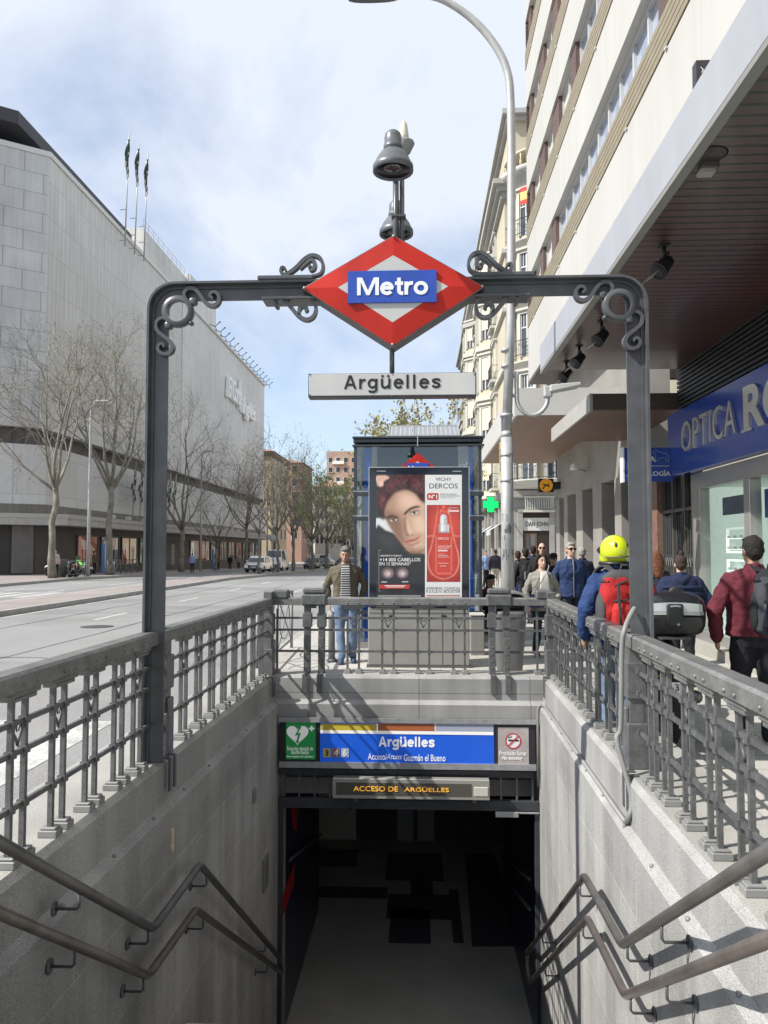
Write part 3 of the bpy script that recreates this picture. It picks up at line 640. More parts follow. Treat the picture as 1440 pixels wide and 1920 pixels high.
# ================================================================== SIGN PORTAL
PY = 5.25
pt = thing('sign_portal', 'dark iron arch of two posts and a beam with scroll ornaments over the stairs', 'arch', (-.15, PY, .2))
XO0, XO1, ZT, PW, BH = -1.878, 1.548, PX(740, 528, Y=PY).z, .132, .118
def arch(off_post, off_beam, r):
    x0, x1, z1 = XO0 + off_post, XO1 - off_post, ZT - off_beam; P = [(x0, .2)]
    for k in range(9): a = math.pi - k * math.pi / 16; P.append((x0 + r + r * math.cos(a), z1 - r + r * math.sin(a)))
    for k in range(9): a = math.pi / 2 - k * math.pi / 16; P.append((x1 - r + r * math.cos(a), z1 - r + r * math.sin(a)))
    return P + [(x1, .2)]
def strip(mb, Pa, Pb, y0, y1):
    n = len(Pa); A = [(x, y0, z) for x, z in Pa]; B = [(x, y0, z) for x, z in Pb]; C = [(x, y1, z) for x, z in Pa]; D = [(x, y1, z) for x, z in Pb]
    fs = []
    for i in range(n - 1):
        fs += [(i, i + 1, n + i + 1, n + i), (2 * n + i, 3 * n + i, 3 * n + i + 1, 2 * n + i + 1), (i, 2 * n + i, 2 * n + i + 1, i + 1), (n + i, n + i + 1, 3 * n + i + 1, 3 * n + i)]
    fs += [(0, n, 3 * n, 2 * n), (n - 1, 3 * n - 1, 4 * n - 1, 2 * n - 1)]
    mb.add(A + B + C + D, fs)
b = MB()
strip(b, arch(0, 0, .19), arch(.016, .016, .175), PY - .075, PY + .075)
strip(b, arch(.017, .017, .174), arch(PW, BH, .07), PY - .008, PY + .008)
strip(b, arch(.0165, .0165, .1745), arch(.038, .038, .155), PY - .022, PY - .0085)
o = b.build('arch_frame', IRON_D, pt)
# stiffening plates near the sign
b = MB()
for s, x0, x1 in ((-1, 487, 590), (1, 885, 1000)):
    a = PX(x0, 528, Y=PY); c = PX(x1, 520, Y=PY); b.box((a.x, PY - .085, ZT + .001), (c.x, PY + .085, ZT + .03))
    b.box((a.x - s * .03, PY - .085, ZT - BH - .022), (c.x - s * .03, PY + .085, ZT - BH - .001))
b.build('beam_plate', IRON_D, pt, bevel=.006)
# ornaments (from the photograph: crop at x3 with origin 240,470)
def CQ(x, y): p = PX(240 + x / 3, 470 + y / 3, Y=PY); return Vector((p.x, PY - .035, p.z))
MID = -.155                                             # axis of symmetry
def mir(P): return [Vector((2 * MID - p.x, p.y, p.z)) for p in P]
A1 = [(378, 298), (362, 302), (343, 290), (328, 262), (338, 236), (362, 226), (392, 234), (418, 264), (444, 302), (478, 322), (508, 314), (524, 284), (514, 256), (492, 246), (474, 258), (476, 274), (490, 276)]
A2 = [(240, 432), (243, 412), (222, 393), (194, 394), (172, 418), (176, 456), (208, 488), (242, 514), (262, 548), (250, 580), (220, 592), (192, 580), (182, 556), (194, 536), (212, 538), (214, 554)]
A3 = [(896, 130), (888, 112), (872, 110), (868, 132), (882, 148), (905, 144), (950, 112), (1000, 62), (1040, 42), (1082, 54), (1102, 95), (1092, 138), (1050, 156), (985, 160)]
A3b = [(975, 118), (1010, 84), (1036, 66), (1056, 84), (1052, 112), (1036, 122), (1026, 108), (1036, 98)]
A4 = [(852, 322), (846, 332), (836, 318), (838, 294), (860, 280), (888, 292), (925, 332), (965, 378), (1010, 400), (1048, 382), (1062, 338), (1046, 296), (1000, 278), (960, 272)]
A4b = [(972, 376), (968, 348), (982, 326), (1004, 326), (1012, 346), (1000, 352)]
for C in (A1, A2, A3, A3b, A4, A4b):
    P = catmull([CQ(*c) for c in C], 5); n = len(P)
    hh = [.014 + .012 * math.sin(math.pi * i / (n - 1)) for i in range(n)]
    for Q in (P, mir(P)):
        b = MB(); b.sweep(Q, .05, hh, (0, 1, 0)); b.smooth = True
        if C in (A1, A2):
            b.lathe([(0, -.028), (.024, -.028), (.024, .028), (0, .028)], Q[0], 10, 'Y')
        b.build('scroll_ornament', IRON_D, pt, bevel=.003)
c = CQ(291, 352); r0 = 92 / 3 / FPX * PY; r1 = 63 / 3 / FPX * PY
for cc, s in ((c, 1), (mir([c])[0], -1)):
    b = MB(); b.lathe([(r1, -.03), (r0 - .006, -.03), (r0, -.02), (r0, .02), (r0 - .006, .03), (r1, .03), (r1, -.03)], cc, 32, 'Y', None, False)
    b.ell(cc + Vector((s * .098, -.01, -.088)), (.018, .03, .018), 8, 6); b.build('ring_ornament', IRON_D, pt)
# cable run on the right post
cd = thing('cable_conduit', 'grey cable pipe bent down the right post of the arch and along the sunlit wall', 'pipe', (1.3, PY, 0))
b = MB(); q = [PX(1190, 1140, Y=5.22), PX(1180, 1158, Y=5.16), PX(1171, 1182, Y=5.1), PX(1166, 1220, Y=5.1), PX(1164, 1360, Y=5.1), PX(1157, 1390, Y=5.08), SK(1.425, 5.0, .10), SK(1.405, 4.98, -.02), SK(1.40, 5.06, -.085)]
b.tube(catmull(q, 6), .017, 8); b.build('pipe', IRON_P, cd)
b = MB(); q = [SK(1.40, 5.04, -.085), SK(1.40, 8.7, -.085), SK(1.38, 8.82, -.09), SK(1.345, 8.84, -.14), SK(1.34, 8.84, -.25), SK(1.34, 8.84, -1.0)]
b.tube(q, .016, 8); b.build('pipe', IRON_P, cd)

# ------------------------------------------------------------------ the red diamond
dm = thing('metro_sign', 'big red diamond sign with a blue Metro bar hung in the middle of the arch', 'sign', (-.155, PY, 2.95))
DY = PY - .10
def DP(px, py, d=0): p = PX(px, py, Y=DY); return Vector((p.x, DY - d, p.z))
L_, T_, R_, B_ = DP(566, 541), DP(738, 441), DP(909, 538), DP(736, 650); C_ = (L_ + R_) / 2
def dia(f, d): return [C_ + (p - C_) * f + Vector((0, -d, 0)) for p in (L_, T_, R_, B_)]
RED_S = M('metro_red', (.44, .022, .014), .5, noise=(2.2, .16), streak=.12, spec=.25)
b = MB(); o0 = dia(1.0, -.17); o1 = dia(1.0, 0); b.add(o0 + o1, [(0, 1, 2, 3)] + [(i, (i + 1) % 4, 4 + (i + 1) % 4, 4 + i) for i in range(4)]); b.build('casing', IRON_D, dm)
b = MB(); o1 = dia(1.0, .0); e1 = dia(.985, .002); i1 = dia(.60, .018)
b.add(e1 + i1, [(i, (i + 1) % 4, 4 + (i + 1) % 4, 4 + i) for i in range(4)]); b.build('red_border', RED_S, dm)
b = MB(); b.add(o1 + e1, [(i, (i + 1) % 4, 4 + (i + 1) % 4, 4 + i) for i in range(4)]); b.build('edge_trim', IRON_D, dm)
b = MB(); i1 = dia(.61, .0175); b.add(i1, [(0, 1, 2, 3)]); b.build('white_diamond', M('sign_pale', (.47, .48, .48), .45), dm)
a = DP(653, 571); c = DP(818, 509); b = MB().box((a.x, DY - .032, a.z), (c.x, DY - .012, c.z)); bl = b.build('blue_bar', M('metro_blue', (.016, .065, .38), .45, noise=(6, .1)), dm)
b = MB(); m_ = (a + c) / 2; p = DP(736, 556); grotesk_into(b, 'Metro', (p.x, p.z), 134 * DY / FPX, 34 * DY / FPX, DY - .036, .005, .145, .005)
b.build('lettering', M('letter_pale', (.74, .76, .78), .35), bl)
b = MB()
for p in (L_, T_, R_, B_): MB().ell(p.lerp(C_, .03) + Vector((0, -.012, 0)), (.010, .012, .010), 6, 4).build('screw', STEEL, dm)
# ------------------------------------------------------------------ name plate
npl = thing('name_plate', 'white station name board reading Argüelles hung on a rod under the red diamond', 'sign', (-.155, PY, 2.6))
NY = PY - .06
a = PX(578, 745, Y=NY); c = PX(893, 698, Y=NY)
b = MB().box((a.x, NY, a.z), (c.x, NY + .10, c.z)); b.build('casing', M('plate_edge', (.06, .06, .065), .4, .3), npl)
b = MB().box((a.x + .006, NY - .006, a.z + .008), (c.x - .006, NY - .0005, c.z - .004)); pl = b.build('face', M('plate_white', (.47, .475, .475), .45, noise=(2.5, .08), streak=.08), npl, bevel=.003)
b = MB(); p = PX(735, 719, Y=NY); p = PX(735, 729, Y=NY); grotesk_into(b, 'Argüelles', (p.x, p.z), 182 * NY / FPX, 26 * NY / FPX, NY - .009, .0025, .12, .10)
b.build('lettering', M('letter_black', (.012, .012, .014), .4), pl)
t = PX(735, 650, Y=PY); MB().tube([(t.x, PY, t.z + .1), (t.x, PY, c.z - .005)], .017, 8).build('hanger_rod', IRON_D, npl)
b = MB()
for (px, py) in ((581, 702), (889, 702), (735, 701), (581, 741), (889, 741), (735, 743)):
    q = PX(px, py, Y=NY); MB().ell((q.x, NY - .008, q.z), (.006, .005, .006), 6, 4).build('screw', IRON_D, npl)

# ------------------------------------------------------------------ twin lamp on top of the arch
lp = thing('twin_lamp', 'dark twin bell lamp with a pale finial rising above the red metro diamond', 'lamp', (-.145, PY + .02, ZT))
LX = PX(742, 430, Y=PY).x; zt = PX(742, 285, Y=PY).z
b = MB().tube([(LX, PY + .02, ZT - .05), (LX, PY + .02, zt)], .021, 10).tube([(LX + .043, PY + .04, ZT - .05), (LX + .043, PY + .04, zt - .12)], .017, 8)
b.cbox((LX + .02, PY + .03, PX(742, 404, Y=PY).z), (.10, .07, .015)); b.build('pole', IRON_D, lp)
bell = [(0, .245), (.03, .243), (.05, .225), (.056, .20), (.056, .15), (.062, .148), (.062, .118), (.056, .115), (.078, .10), (.105, .06), (.122, .02), (.131, .012), (.131, -.025), (.122, -.028), (.112, -.01), (.09, .045), (.05, .09), (0, .095)]
ZL = PX(737, 315, Y=4.85).z
for (ly, lx) in ((4.85, PX(737, 315, Y=4.85).x), (5.85, PX(743, 428, Y=5.85).x)):
    b = MB().lathe(bell, (lx, ly, ZL), 24); head = b.build('lamp_head', M('lamp_grey', (.11, .12, .135), .4, .1, noise=(12, .1)), lp)
    b = MB().lathe([(0, -.01), (.04, .0), (.035, .04), (.0, .05)], (lx, ly, ZL + .0), 14); b.build('bulb', M('dull_bulb', (.30, .20, .16), .3), head)
    b = MB().lathe([(.115, .035), (0, .03)], (lx, ly, ZL - .05), 20); b.build('glass', GLASS('lamp_glass', (.6, .55, .55), .05), head)
    d = PY + .02 - ly
    b = MB().tube(catmull([(LX, PY + .02, ZL + .10), (LX, PY + .02 - d * .25, ZL + .15), (lx, ly + d * .4, ZL + .165), (lx, ly, ZL + .165)], 5), .018, 8); b.build('arm', IRON_D, lp)
fx = PX(757, 260, Y=PY + .2).x; f0 = PX(757, 286, Y=PY + .2).z; f1 = PX(757, 224, Y=PY + .2).z; h = f1 - f0
b = MB().lathe([(.02, -.03), (.05, 0), (.08, .06 * 1), (.076, .075), (.045, .085), (.038, .1), (.03, .11)], (fx, PY + .2, f0), 12); b.build('collar', M('finial_grey', (.25, .25, .25), .6), lp)
b = MB().lathe([(.034, .09), (.037, .115), (.033, .15), (.024, h * .85), (.008, h * .97), (0, h)], (fx, PY + .2, f0), 12); b.build('finial', M('finial_pale', (.62, .58, .50), .6), lp)
b = MB().tube([(fx, PY + .2, f0), (LX, PY + .03, f0 - .1)], .014, 6); b.build('finial_arm', IRON_D, lp)
# ================================================================== POSTER STAND
ad = thing('poster_stand', 'grey advertising cabinet with a big lit poster of a man and a red serum bottle', 'poster stand', (0, 10.95, 0))
AY = 10.9
def AP(px, py, d=0): p = PX(px, py, Y=AY); return Vector((p.x, AY - d, p.z))
a = AP(690, 1250); c = AP(880, 1140)
CAB = M('cabinet_grey', (.25, .245, .23), .5, .1, noise=(2, .08))
b = MB().box((a.x, AY, .03), (c.x, AY + .28, c.z)); b.build('cabinet', CAB, ad, bevel=.01)
b = MB()
for px in (737, 783, 829): q = AP(px, 1200); b.box((q.x - .004, AY - .006, .06), (q.x + .004, AY - .0005, c.z - .07))
b.box((a.x + .02, AY - .006, c.z - .075), (c.x - .02, AY - .0005, c.z - .068)); b.build('door_seam', M('seam_grey', (.12, .12, .115), .6), ad)
b = MB()
for px in (734, 832): q = AP(px, 1155); b.box((q.x - .035, AY - .012, q.z - .015), (q.x + .035, AY - .0005, q.z + .012))
b.build('lock', M('lock_black', (.02, .02, .02), .4), ad)
b = MB().box((a.x - .02, AY - .02, .0), (c.x + .02, AY + .30, .03)); b.build('plinth', M('plinth_dark', (.09, .09, .09), .6), ad)
a = AP(691, 1130); c = AP(880, 875)
FRM = M('poster_frame_gloss', (.012, .016, .03), .12, coat=.5)
b = MB().box((a.x, AY - .02, a.z - .06), (c.x, AY + .26, c.z)); b.build('frame', FRM, ad, bevel=.008)
b = MB().box((a.x, AY - .024, c.z - .012), (c.x, AY - .0205, c.z)).box((a.x, AY - .024, a.z), (a.x + .012, AY - .0205, c.z - .0125)).box((c.x - .012, AY - .024, a.z), (c.x, AY - .0205, c.z - .0125)); b.build('frame_trim', STEEL, ad)
# the poster itself: flat printed artwork, crop coordinates of the photograph (x4.5, origin 600,860)
def Q(x, y, l): p = PX(600 + x / 4.5, 860 + y / 4.5, Y=AY); return Vector((p.x, AY - .0215 - .0006 * l, p.z))
PM = lambda nm, col, e=.12: M('print_' + nm, tuple(c * .82 for c in col), .35, emit=(*col, e), coat=.15)
def poly(name, mat, polys, l, parent):
    b = MB()
    for P in polys: b.add([Q(x, y, l) for x, y in P], [tuple(range(len(P)))])
    return b.build(name, mat, parent)
def rc(x0, y0, x1, y1): return [(x0, y0), (x1, y0), (x1, y1), (x0, y1)]
def oval(cx, cy, rx, ry, n=20): return [(cx + rx * math.cos(2 * math.pi * k / n), cy + ry * math.sin(2 * math.pi * k / n)) for k in range(n)]
import numpy as np
def blur(A, s):
    if s < .3: return A
    r = int(3 * s) + 1; k = np.exp(-.5 * (np.arange(-r, r + 1) / s) ** 2); k /= k.sum(); P_ = np.pad(A, r, mode='edge')
    P_ = np.apply_along_axis(lambda v: np.convolve(v, k, 'valid'), 0, P_); return np.apply_along_axis(lambda v: np.convolve(v, k, 'valid'), 1, P_)
def inside(P, X, Y):
    m = np.zeros(X.shape, bool); n = len(P)
    for i in range(n):
        (x0, y0), (x1, y1) = P[i], P[(i + 1) % n]
        if y0 == y1: continue
        m ^= ((y0 > Y) != (y1 > Y)) & (X < (x1 - x0) * (Y - y0) / (y1 - y0) + x0)
    return m
def print_art(name, parent, x0, y0, x1, y1, step, base, layers, lay, emit=.10):
    """a printed picture: one flat sheet of small cells, each with its own ink colour"""
    nx = int((x1 - x0) / step); ny = int((y1 - y0) / step); xs = np.linspace(x0, x1, nx + 1); ys = np.linspace(y0, y1, ny + 1); X, Y = np.meshgrid(xs, ys)
    C = np.ones(X.shape + (3,)) * np.array(base); rg = np.random.RandomState(4); N0 = blur(rg.randn(*X.shape), 1.2) * 2.2; N1 = blur(rg.randn(*X.shape), 5) * 10
    for (col, polys, s, al, tex) in layers:
        m = np.zeros(X.shape)
        for P in polys: m = np.maximum(m, inside(P, X, Y).astype(float))
        m = blur(m, s / step) * al; c = np.ones(X.shape + (3,)) * np.array(col)
        if tex: c = c * np.clip(1 + tex * (N0 * .6 + N1 * .4), .2, 2.5)[..., None]
        C = C * (1 - m[..., None]) + c * m[..., None]
    me = bpy.data.meshes.new(name); org = ORG[parent.name]
    vs = [tuple(Q(x, y, lay) - org) for y in ys for x in xs]; w = nx + 1
    me.from_pydata(vs, [], [(r * w + c, (r + 1) * w + c, (r + 1) * w + c + 1, r * w + c + 1) for r in range(ny) for c in range(nx)])
    at = me.color_attributes.new('ink', 'FLOAT_COLOR', 'POINT'); at.data.foreach_set('color', np.dstack([C, np.ones(X.shape)]).astype(np.float32).ravel())
    m = bpy.data.materials.new('ink_' + name); m.use_nodes = True; N = m.node_tree.nodes; L = m.node_tree.links; a = N.new('ShaderNodeVertexColor'); a.layer_name = 'ink'; b = N['Principled BSDF']
    L.new(a.outputs[0], b.inputs['Base Color']); L.new(a.outputs[0], b.inputs['Emission Color']); b.inputs['Emission Strength'].default_value = emit; b.inputs['Roughness'].default_value = .3; b.inputs['Coat Weight'].default_value = .4; b.inputs['Coat Roughness'].default_value = .04
    me.materials.append(m); o = bpy.data.objects.new(name, me); COL.objects.link(o); o.parent = parent; ORG[o.name] = org; return o
def sm(P, n=5):
    P = [Vector((x, y, 0)) for x, y in P]; k = len(P); out = []
    for i in range(k):
        a_, b_, c_, d_ = P[i - 1], P[i], P[(i + 1) % k], P[(i + 2) % k]
        for j in range(n):
            t = j / n; v = .5 * ((2 * b_) + (c_ - a_) * t + (2 * a_ - 5 * b_ + 4 * c_ - d_) * t * t + (3 * b_ - a_ - 3 * c_ + d_) * t ** 3); out.append((v.x, v.y))
    return out
po = print_art('poster', ad, 474, 136, 884, 1196, 4.0, (.028, .032, .045), [
 ((.60, .62, .64), [[(470, 505), (560, 495), (600, 560), (645, 650), (560, 612), (470, 600)]], 5, 1, 0),
 ((.020, .022, .028), [sm([(466, 598), (560, 608), (640, 640), (690, 712), (760, 795), (830, 792), (900, 762), (900, 1210), (466, 1210)], 3)], 6, 1, .12),
 ((.045, .048, .058), [sm([(480, 640), (560, 640), (640, 700), (600, 760), (500, 700)])], 24, .6, 0),
 ((.36, .215, .155), [sm([(545, 340), (620, 270), (720, 255), (810, 285), (850, 345), (900, 380), (900, 765), (835, 790), (778, 795), (738, 775), (690, 718), (640, 650), (598, 590), (558, 515), (536, 430)])], 4, 1, .03),
 ((.52, .34, .25), [sm([(640, 310), (720, 280), (820, 320), (900, 400), (900, 740), (820, 770), (760, 740), (730, 660), (745, 560), (720, 470), (650, 420)])], 22, .95, 0),
 ((.66, .46, .355), [sm([(690, 320), (770, 310), (830, 370), (780, 400), (700, 400)]), sm([(800, 490), (870, 500), (890, 600), (840, 640), (795, 580)]), sm([(800, 720), (850, 710), (850, 760), (805, 770)])], 20, .85, 0),
 ((.62, .42, .32), [sm([(738, 500), (752, 560), (778, 622), (768, 640), (742, 620), (728, 560)])], 7, .9, 0),
 ((.17, .088, .06), [sm([(556, 440), (640, 468), (676, 510), (694, 590), (696, 650), (716, 690), (694, 716), (642, 650), (600, 590), (562, 515)])], 17, .8, 0),
 ((.19, .10, .07), [sm([(716, 480), (708, 540), (712, 605), (726, 640), (748, 648), (734, 610), (728, 550)]), sm([(735, 722), (775, 722), (842, 692), (832, 714), (772, 740)]), sm([(750, 782), (830, 775), (890, 752), (890, 775), (830, 798), (775, 800)])], 7, .75, 0),
 ((.10, .045, .03), [sm([(726, 638), (748, 645), (752, 652), (730, 650)]), sm([(768, 642), (786, 634), (782, 645)])], 3, .8, 0),
 ((.26, .14, .10), [sm([(716, 664), (750, 645), (790, 642), (850, 628), (860, 648), (800, 658), (760, 670), (728, 684)]), sm([(745, 745), (790, 752), (850, 735), (860, 770), (800, 785), (760, 775)]), sm([(700, 690), (715, 740), (745, 775), (725, 770), (700, 730)])], 10, .5, .5),
 ((.20, .10, .075), [sm([(745, 440), (790, 432), (842, 440), (838, 474), (790, 482), (756, 476)]), sm([(580, 505), (620, 495), (660, 505), (655, 535), (615, 540), (588, 530)])], 9, .55, 0),
 ((.50, .46, .44), [sm([(764, 466), (785, 452), (815, 445), (834, 450), (818, 465), (788, 473)]), sm([(592, 518), (615, 509), (646, 511), (648, 521), (620, 530), (600, 528)])], 1.6, .9, 0),
 ((.025, .02, .02), [oval(797, 458, 12, 11), oval(622, 519, 12, 10)], 1.8, .95, 0),
 ((.02, .012, .01), [sm([(756, 466), (785, 445), (818, 437), (842, 447), (818, 444), (788, 453)]), sm([(584, 517), (612, 502), (652, 506), (618, 510)])], 2.0, .9, 0),
 ((.035, .018, .014), [sm([(706, 464), (745, 425), (790, 402), (838, 398), (842, 409), (790, 425), (750, 447), (720, 476)]), sm([(558, 494), (600, 477), (648, 487), (658, 501), (605, 494), (566, 510)])], 4, .95, .4),
 ((.44, .15, .125), [sm([(716, 700), (760, 676), (800, 670), (842, 652), (836, 672), (790, 700), (748, 722), (724, 716)])], 4, .9, 0),
 ((.13, .035, .03), [sm([(718, 702), (765, 689), (810, 680), (842, 656), (812, 687), (765, 697), (727, 707)])], 2.2, .85, 0),
 ((.62, .32, .28), [sm([(745, 708), (775, 702), (800, 690), (780, 704), (755, 714)])], 4, .5, 0),
 ((.04, .016, .016), [sm([(490, 430), (482, 330), (478, 250), (530, 195), (590, 148), (640, 130), (760, 130), (900, 130), (900, 260), (896, 376), (845, 352), (805, 300), (730, 265), (640, 288), (590, 340), (556, 400), (545, 470), (560, 505), (522, 515), (500, 475)], 4)], 8, 1, .75),
 ((.13, .032, .038), [sm([(560, 230), (640, 175), (740, 160), (720, 200), (620, 230), (570, 275)]), sm([(750, 190), (840, 180), (890, 250), (860, 290), (800, 250)]), sm([(500, 330), (530, 295), (545, 360), (520, 430)])], 18, .8, .9),
 ((.56, .35, .275), [sm([(474, 152), (530, 142), (575, 150), (580, 170), (540, 192), (534, 228), (500, 236), (482, 215)])], 4, 1, .05),
 ((.68, .48, .42), [sm([(500, 195), (530, 190), (530, 225), (505, 230)])], 5, .8, 0)], 1)
# white column
wc = poly('white_column', PM('paper', (.70, .71, .71)), [rc(886, 138, 1196, 1206)], 2, po)
INK = PM('ink', (.05, .052, .06), .02)
def wr_(parent, items, mat, l=4):
    b = MB()
    for (t, x0, x1, y0, y1, bold) in items:
        q0 = Q((x0 + x1) / 2, (y0 + y1) / 2, l); text_into(b, t, q0, (1, 0, 0), (0, 0, 1), width=(x1 - x0) / 4.5 * AY / FPX, height=(y1 - y0) / 4.5 * AY / FPX, bold=bold, depth=.0008)
    return b.build('lettering', mat, parent)
wr_(wc, [('VICHY', 975, 1108, 160, 189, 0), ('DERCOS', 922, 1160, 210, 252, 0), ('AMINEXIL CLINICAL', 898, 1183, 1082, 1104, 0), ('R.E.G.E.N. BOOSTER', 898, 1183, 1108, 1130, 0)], INK)
wr_(wc, [('MARCA DE CUIDADO', 1012, 1150, 294, 305, 0), ('CAPILAR RECOMENDADA', 1012, 1180, 310, 320, 0), ('POR DERMATÓLOGOS', 1012, 1135, 326, 334, 0)], PM('ink_grey', (.25, .25, .26), .05))
rb = poly('red_badge', PM('red', (.45, .045, .035)), [[(908, 296), (914, 291), (990, 291), (1000, 300), (1000, 340), (990, 350), (912, 350), (902, 340), (902, 302)]], 4, po)
wr_(rb, [('N°1', 917, 988, 304, 338, .02)], PM('white', (.85, .85, .85)), 6)
poly('footer_line', PM('footer', (.42, .24, .22)), [rc(898, 1148, 1182, 1162)], 4, po)
drop = [(990, 400), (985, 470), (965, 600), (935, 740), (908, 830), (915, 920), (955, 985), (1040, 1018), (1130, 985), (1170, 910), (1172, 820), (1145, 720), (1115, 600), (1100, 480), (1096, 400)]
ring = lambda w: [tuple(p)[:2] for p in catmull([Vector((x, y, 0)) for x, y in drop], 4)] + [(x + (1040 - x) * w, y + (800 - y) * w * .5) for x, y in [tuple(p)[:2] for p in catmull([Vector((x, y, 0)) for x, y in drop], 4)][::-1]]
rp = print_art('red_picture', ad, 901, 391, 1183, 1039, 3.2, (.30, .022, .018), [
 ((.52, .06, .042), [oval(1050, 560, 150, 130), oval(1045, 850, 120, 170)], 55, .9, .1), ((.20, .012, .012), [rc(901, 1000, 1183, 1039), rc(901, 391, 915, 1039), rc(1168, 391, 1183, 1039)], 20, .6, 0),
 ((.72, .27, .21), [ring(.07)], 3.5, .8, .25), ((.62, .16, .12), [[(903, 650), (975, 640), (975, 654), (903, 664)], [(1116, 640), (1183, 650), (1183, 664), (1116, 654)]], 4, .8, 0),
 ((.46, .042, .03), [[(972, 650), (985, 632), (1010, 627), (1080, 627), (1108, 634), (1117, 655), (1117, 960), (1106, 979), (984, 979), (972, 960)]], 3, .95, .06), ((.70, .20, .15), [rc(977, 660, 985, 960), rc(1100, 660, 1112, 950), rc(985, 964, 1108, 972)], 5, .75, 0), ((.28, .02, .016), [rc(986, 640, 992, 970), rc(1092, 640, 1098, 960)], 5, .6, 0),
 ((.50, .52, .54), [sm([(1018, 560), (1014, 500), (1024, 478), (1042, 470), (1060, 478), (1069, 500), (1066, 560)]), rc(1003, 556, 1087, 625)], 2.5, 1, 0), ((.16, .16, .18), [rc(1003, 558, 1015, 625), rc(1066, 558, 1074, 625), rc(1003, 617, 1087, 628), rc(1054, 500, 1062, 556)], 4, .8, 0), ((.85, .86, .88), [rc(1028, 490, 1036, 552), rc(1024, 562, 1036, 614)], 4, .8, 0),
 ((.60, .09, .07), [oval(1030, 440, 24, 14), oval(1045, 410, 16, 12), oval(1062, 452, 18, 12), oval(1018, 462, 12, 16)], 3, .9, .4), ((.80, .55, .50), [rc(1080, 420, 1084, 470)], 2, .7, 0)], 5, .14)
wr_(rp, [('DERCOS', 995, 1085, 664, 684, .01), ('Aminexil Clinical', 995, 1110, 730, 744, .01), ('REGEN BOOSTER', 995, 1090, 748, 760, .01), ('SERUM', 1000, 1050, 800, 808, 0), ('VICHY', 1010, 1065, 900, 912, .01)], PM('pale_pink', (.85, .60, .56)), 10)
poly('label_bars', PM('label', (.80, .55, .52)), [rc(995, 768, 1075, 783), rc(995, 815, 1075, 819), rc(995, 828, 1090, 832), rc(995, 880, 1085, 884), rc(1088, 434, 1172, 450), rc(1090, 414, 1160, 418)], 10, po)
wr_(po, [('+14 000 CABELLOS', 505, 846, 838, 866, .004), ('EN 12 SEMANAS*', 505, 766, 872, 900, .0), ('CRECIMIENTO PROBADO', 508, 690, 812, 825, 0), ], PM('white2', (.85, .85, .85)), 6)
poly('bracket_line', PM('line', (.35, .36, .38)), [rc(496, 770, 499, 1118), rc(496, 770, 520, 773), rc(496, 1115, 516, 1118)], 6, po)
for (cx, cy) in ((572, 965), (694, 965)):
    for k, (r, col) in enumerate(((56, (.10, .08, .09)), (44, (.22, .16, .17)), (30, (.42, .32, .33)), (14, (.62, .52, .53)))):
        poly('scalp_picture', PM('scalp%d' % k, col), [oval(cx + (k % 2) * 4, cy + k * 2, r, r * .9)], 5 + k, po)
poly('small_captions', PM('captions', (.55, .55, .56)), [rc(518, 1036, 566, 1044), rc(692, 1034, 745, 1042), rc(490, 1152, 850, 1155), rc(490, 1160, 850, 1163)], 6, po)
rbar = poly('red_bar', PM('red2', (.48, .05, .045)), [rc(497, 1062, 756, 1096)], 6, po)
poly('bar_caption', MATS['print_white2'], [rc(545, 1068, 725, 1073), rc(560, 1079, 710, 1084)], 8, rbar)
poly('frame_marks', PM('faint', (.45, .46, .5)), [rc(482, 103, 488, 111), rc(494, 104, 556, 109), rc(1118, 105, 1192, 110)], 3, ad)

# ================================================================== METRO LIFT (glass booth)
el = thing('metro_lift', 'glass lift booth with dark louvred roof and blue column behind the poster stand', 'lift', (0, 14, 0))
EY = 13.0
def EP(px, py, Y=EY): return PX(px, py, Y=Y)
x0 = EP(664, 1000).x; x1 = EP(903, 1000).x; zt = EP(780, 838).z; zr = EP(780, 815).z; EB = EY + 2.3
DK = M('lift_steel', (.055, .065, .075), .35, .4)
b = MB(); k = 3; dz = (zr - zt) / k
for i in range(k): b.box((x0 - .03 + .015 * (i == 1), EY - .06 + .03 * (i == 1), zt + dz * i + .004), (x1 + .05 - .015 * (i == 1), EB + .05, zt + dz * (i + 1) - (.0 if i == 1 else .03)))
b.build('roof', DK, el, bevel=.008)
q = EP(783, 826); MB().box((q.x - .008, EY - .07, zt), (q.x + .008, EY - .0605, zr)).build('roof_trim', STEEL, el)
for i, (pa, pb) in enumerate(((729, 772), (775, 817), (819, 861))):
    a = EP(pa, 812, EY + .4); c = EP(pb, 812, EY + .4); z0 = zr + .02
    b = MB().add([(a.x, EY + .3, z0), (c.x, EY + .3, z0), (c.x, EY + .95, z0 + .28), (a.x, EY + .95, z0 + .28)], [(0, 1, 2, 3)]).add([(a.x, EY + .3, z0 - .03), (c.x, EY + .3, z0 - .03), (c.x, EY + .95, z0 + .25), (a.x, EY + .95, z0 + .25)], [(0, 1, 2, 3)])
    fr_ = b.build('solar_panel', M('solar_cells', (.20, .21, .22), .25, .2, grid=('XYZ', .08, .08, .006, 2.2, 0)), el)
    b = MB()
    for (p, r_) in (((a.x, EY + .3, z0), (c.x, EY + .3, z0)), ((a.x, EY + .95, z0 + .28), (c.x, EY + .95, z0 + .28)), ((a.x, EY + .3, z0), (a.x, EY + .95, z0 + .28)), ((c.x, EY + .3, z0), (c.x, EY + .95, z0 + .28))): b.bar(p, r_, .02, .03)
    b.build('panel_frame', STEEL, fr_)
b = MB()
for x in (x0 + .02, x1 - .02):
    for y in (EY, EB): MB().box((x - .025, y - .025, 0), (x + .025, y + .025, zt)).build('corner_post', DK, el)
b = MB()
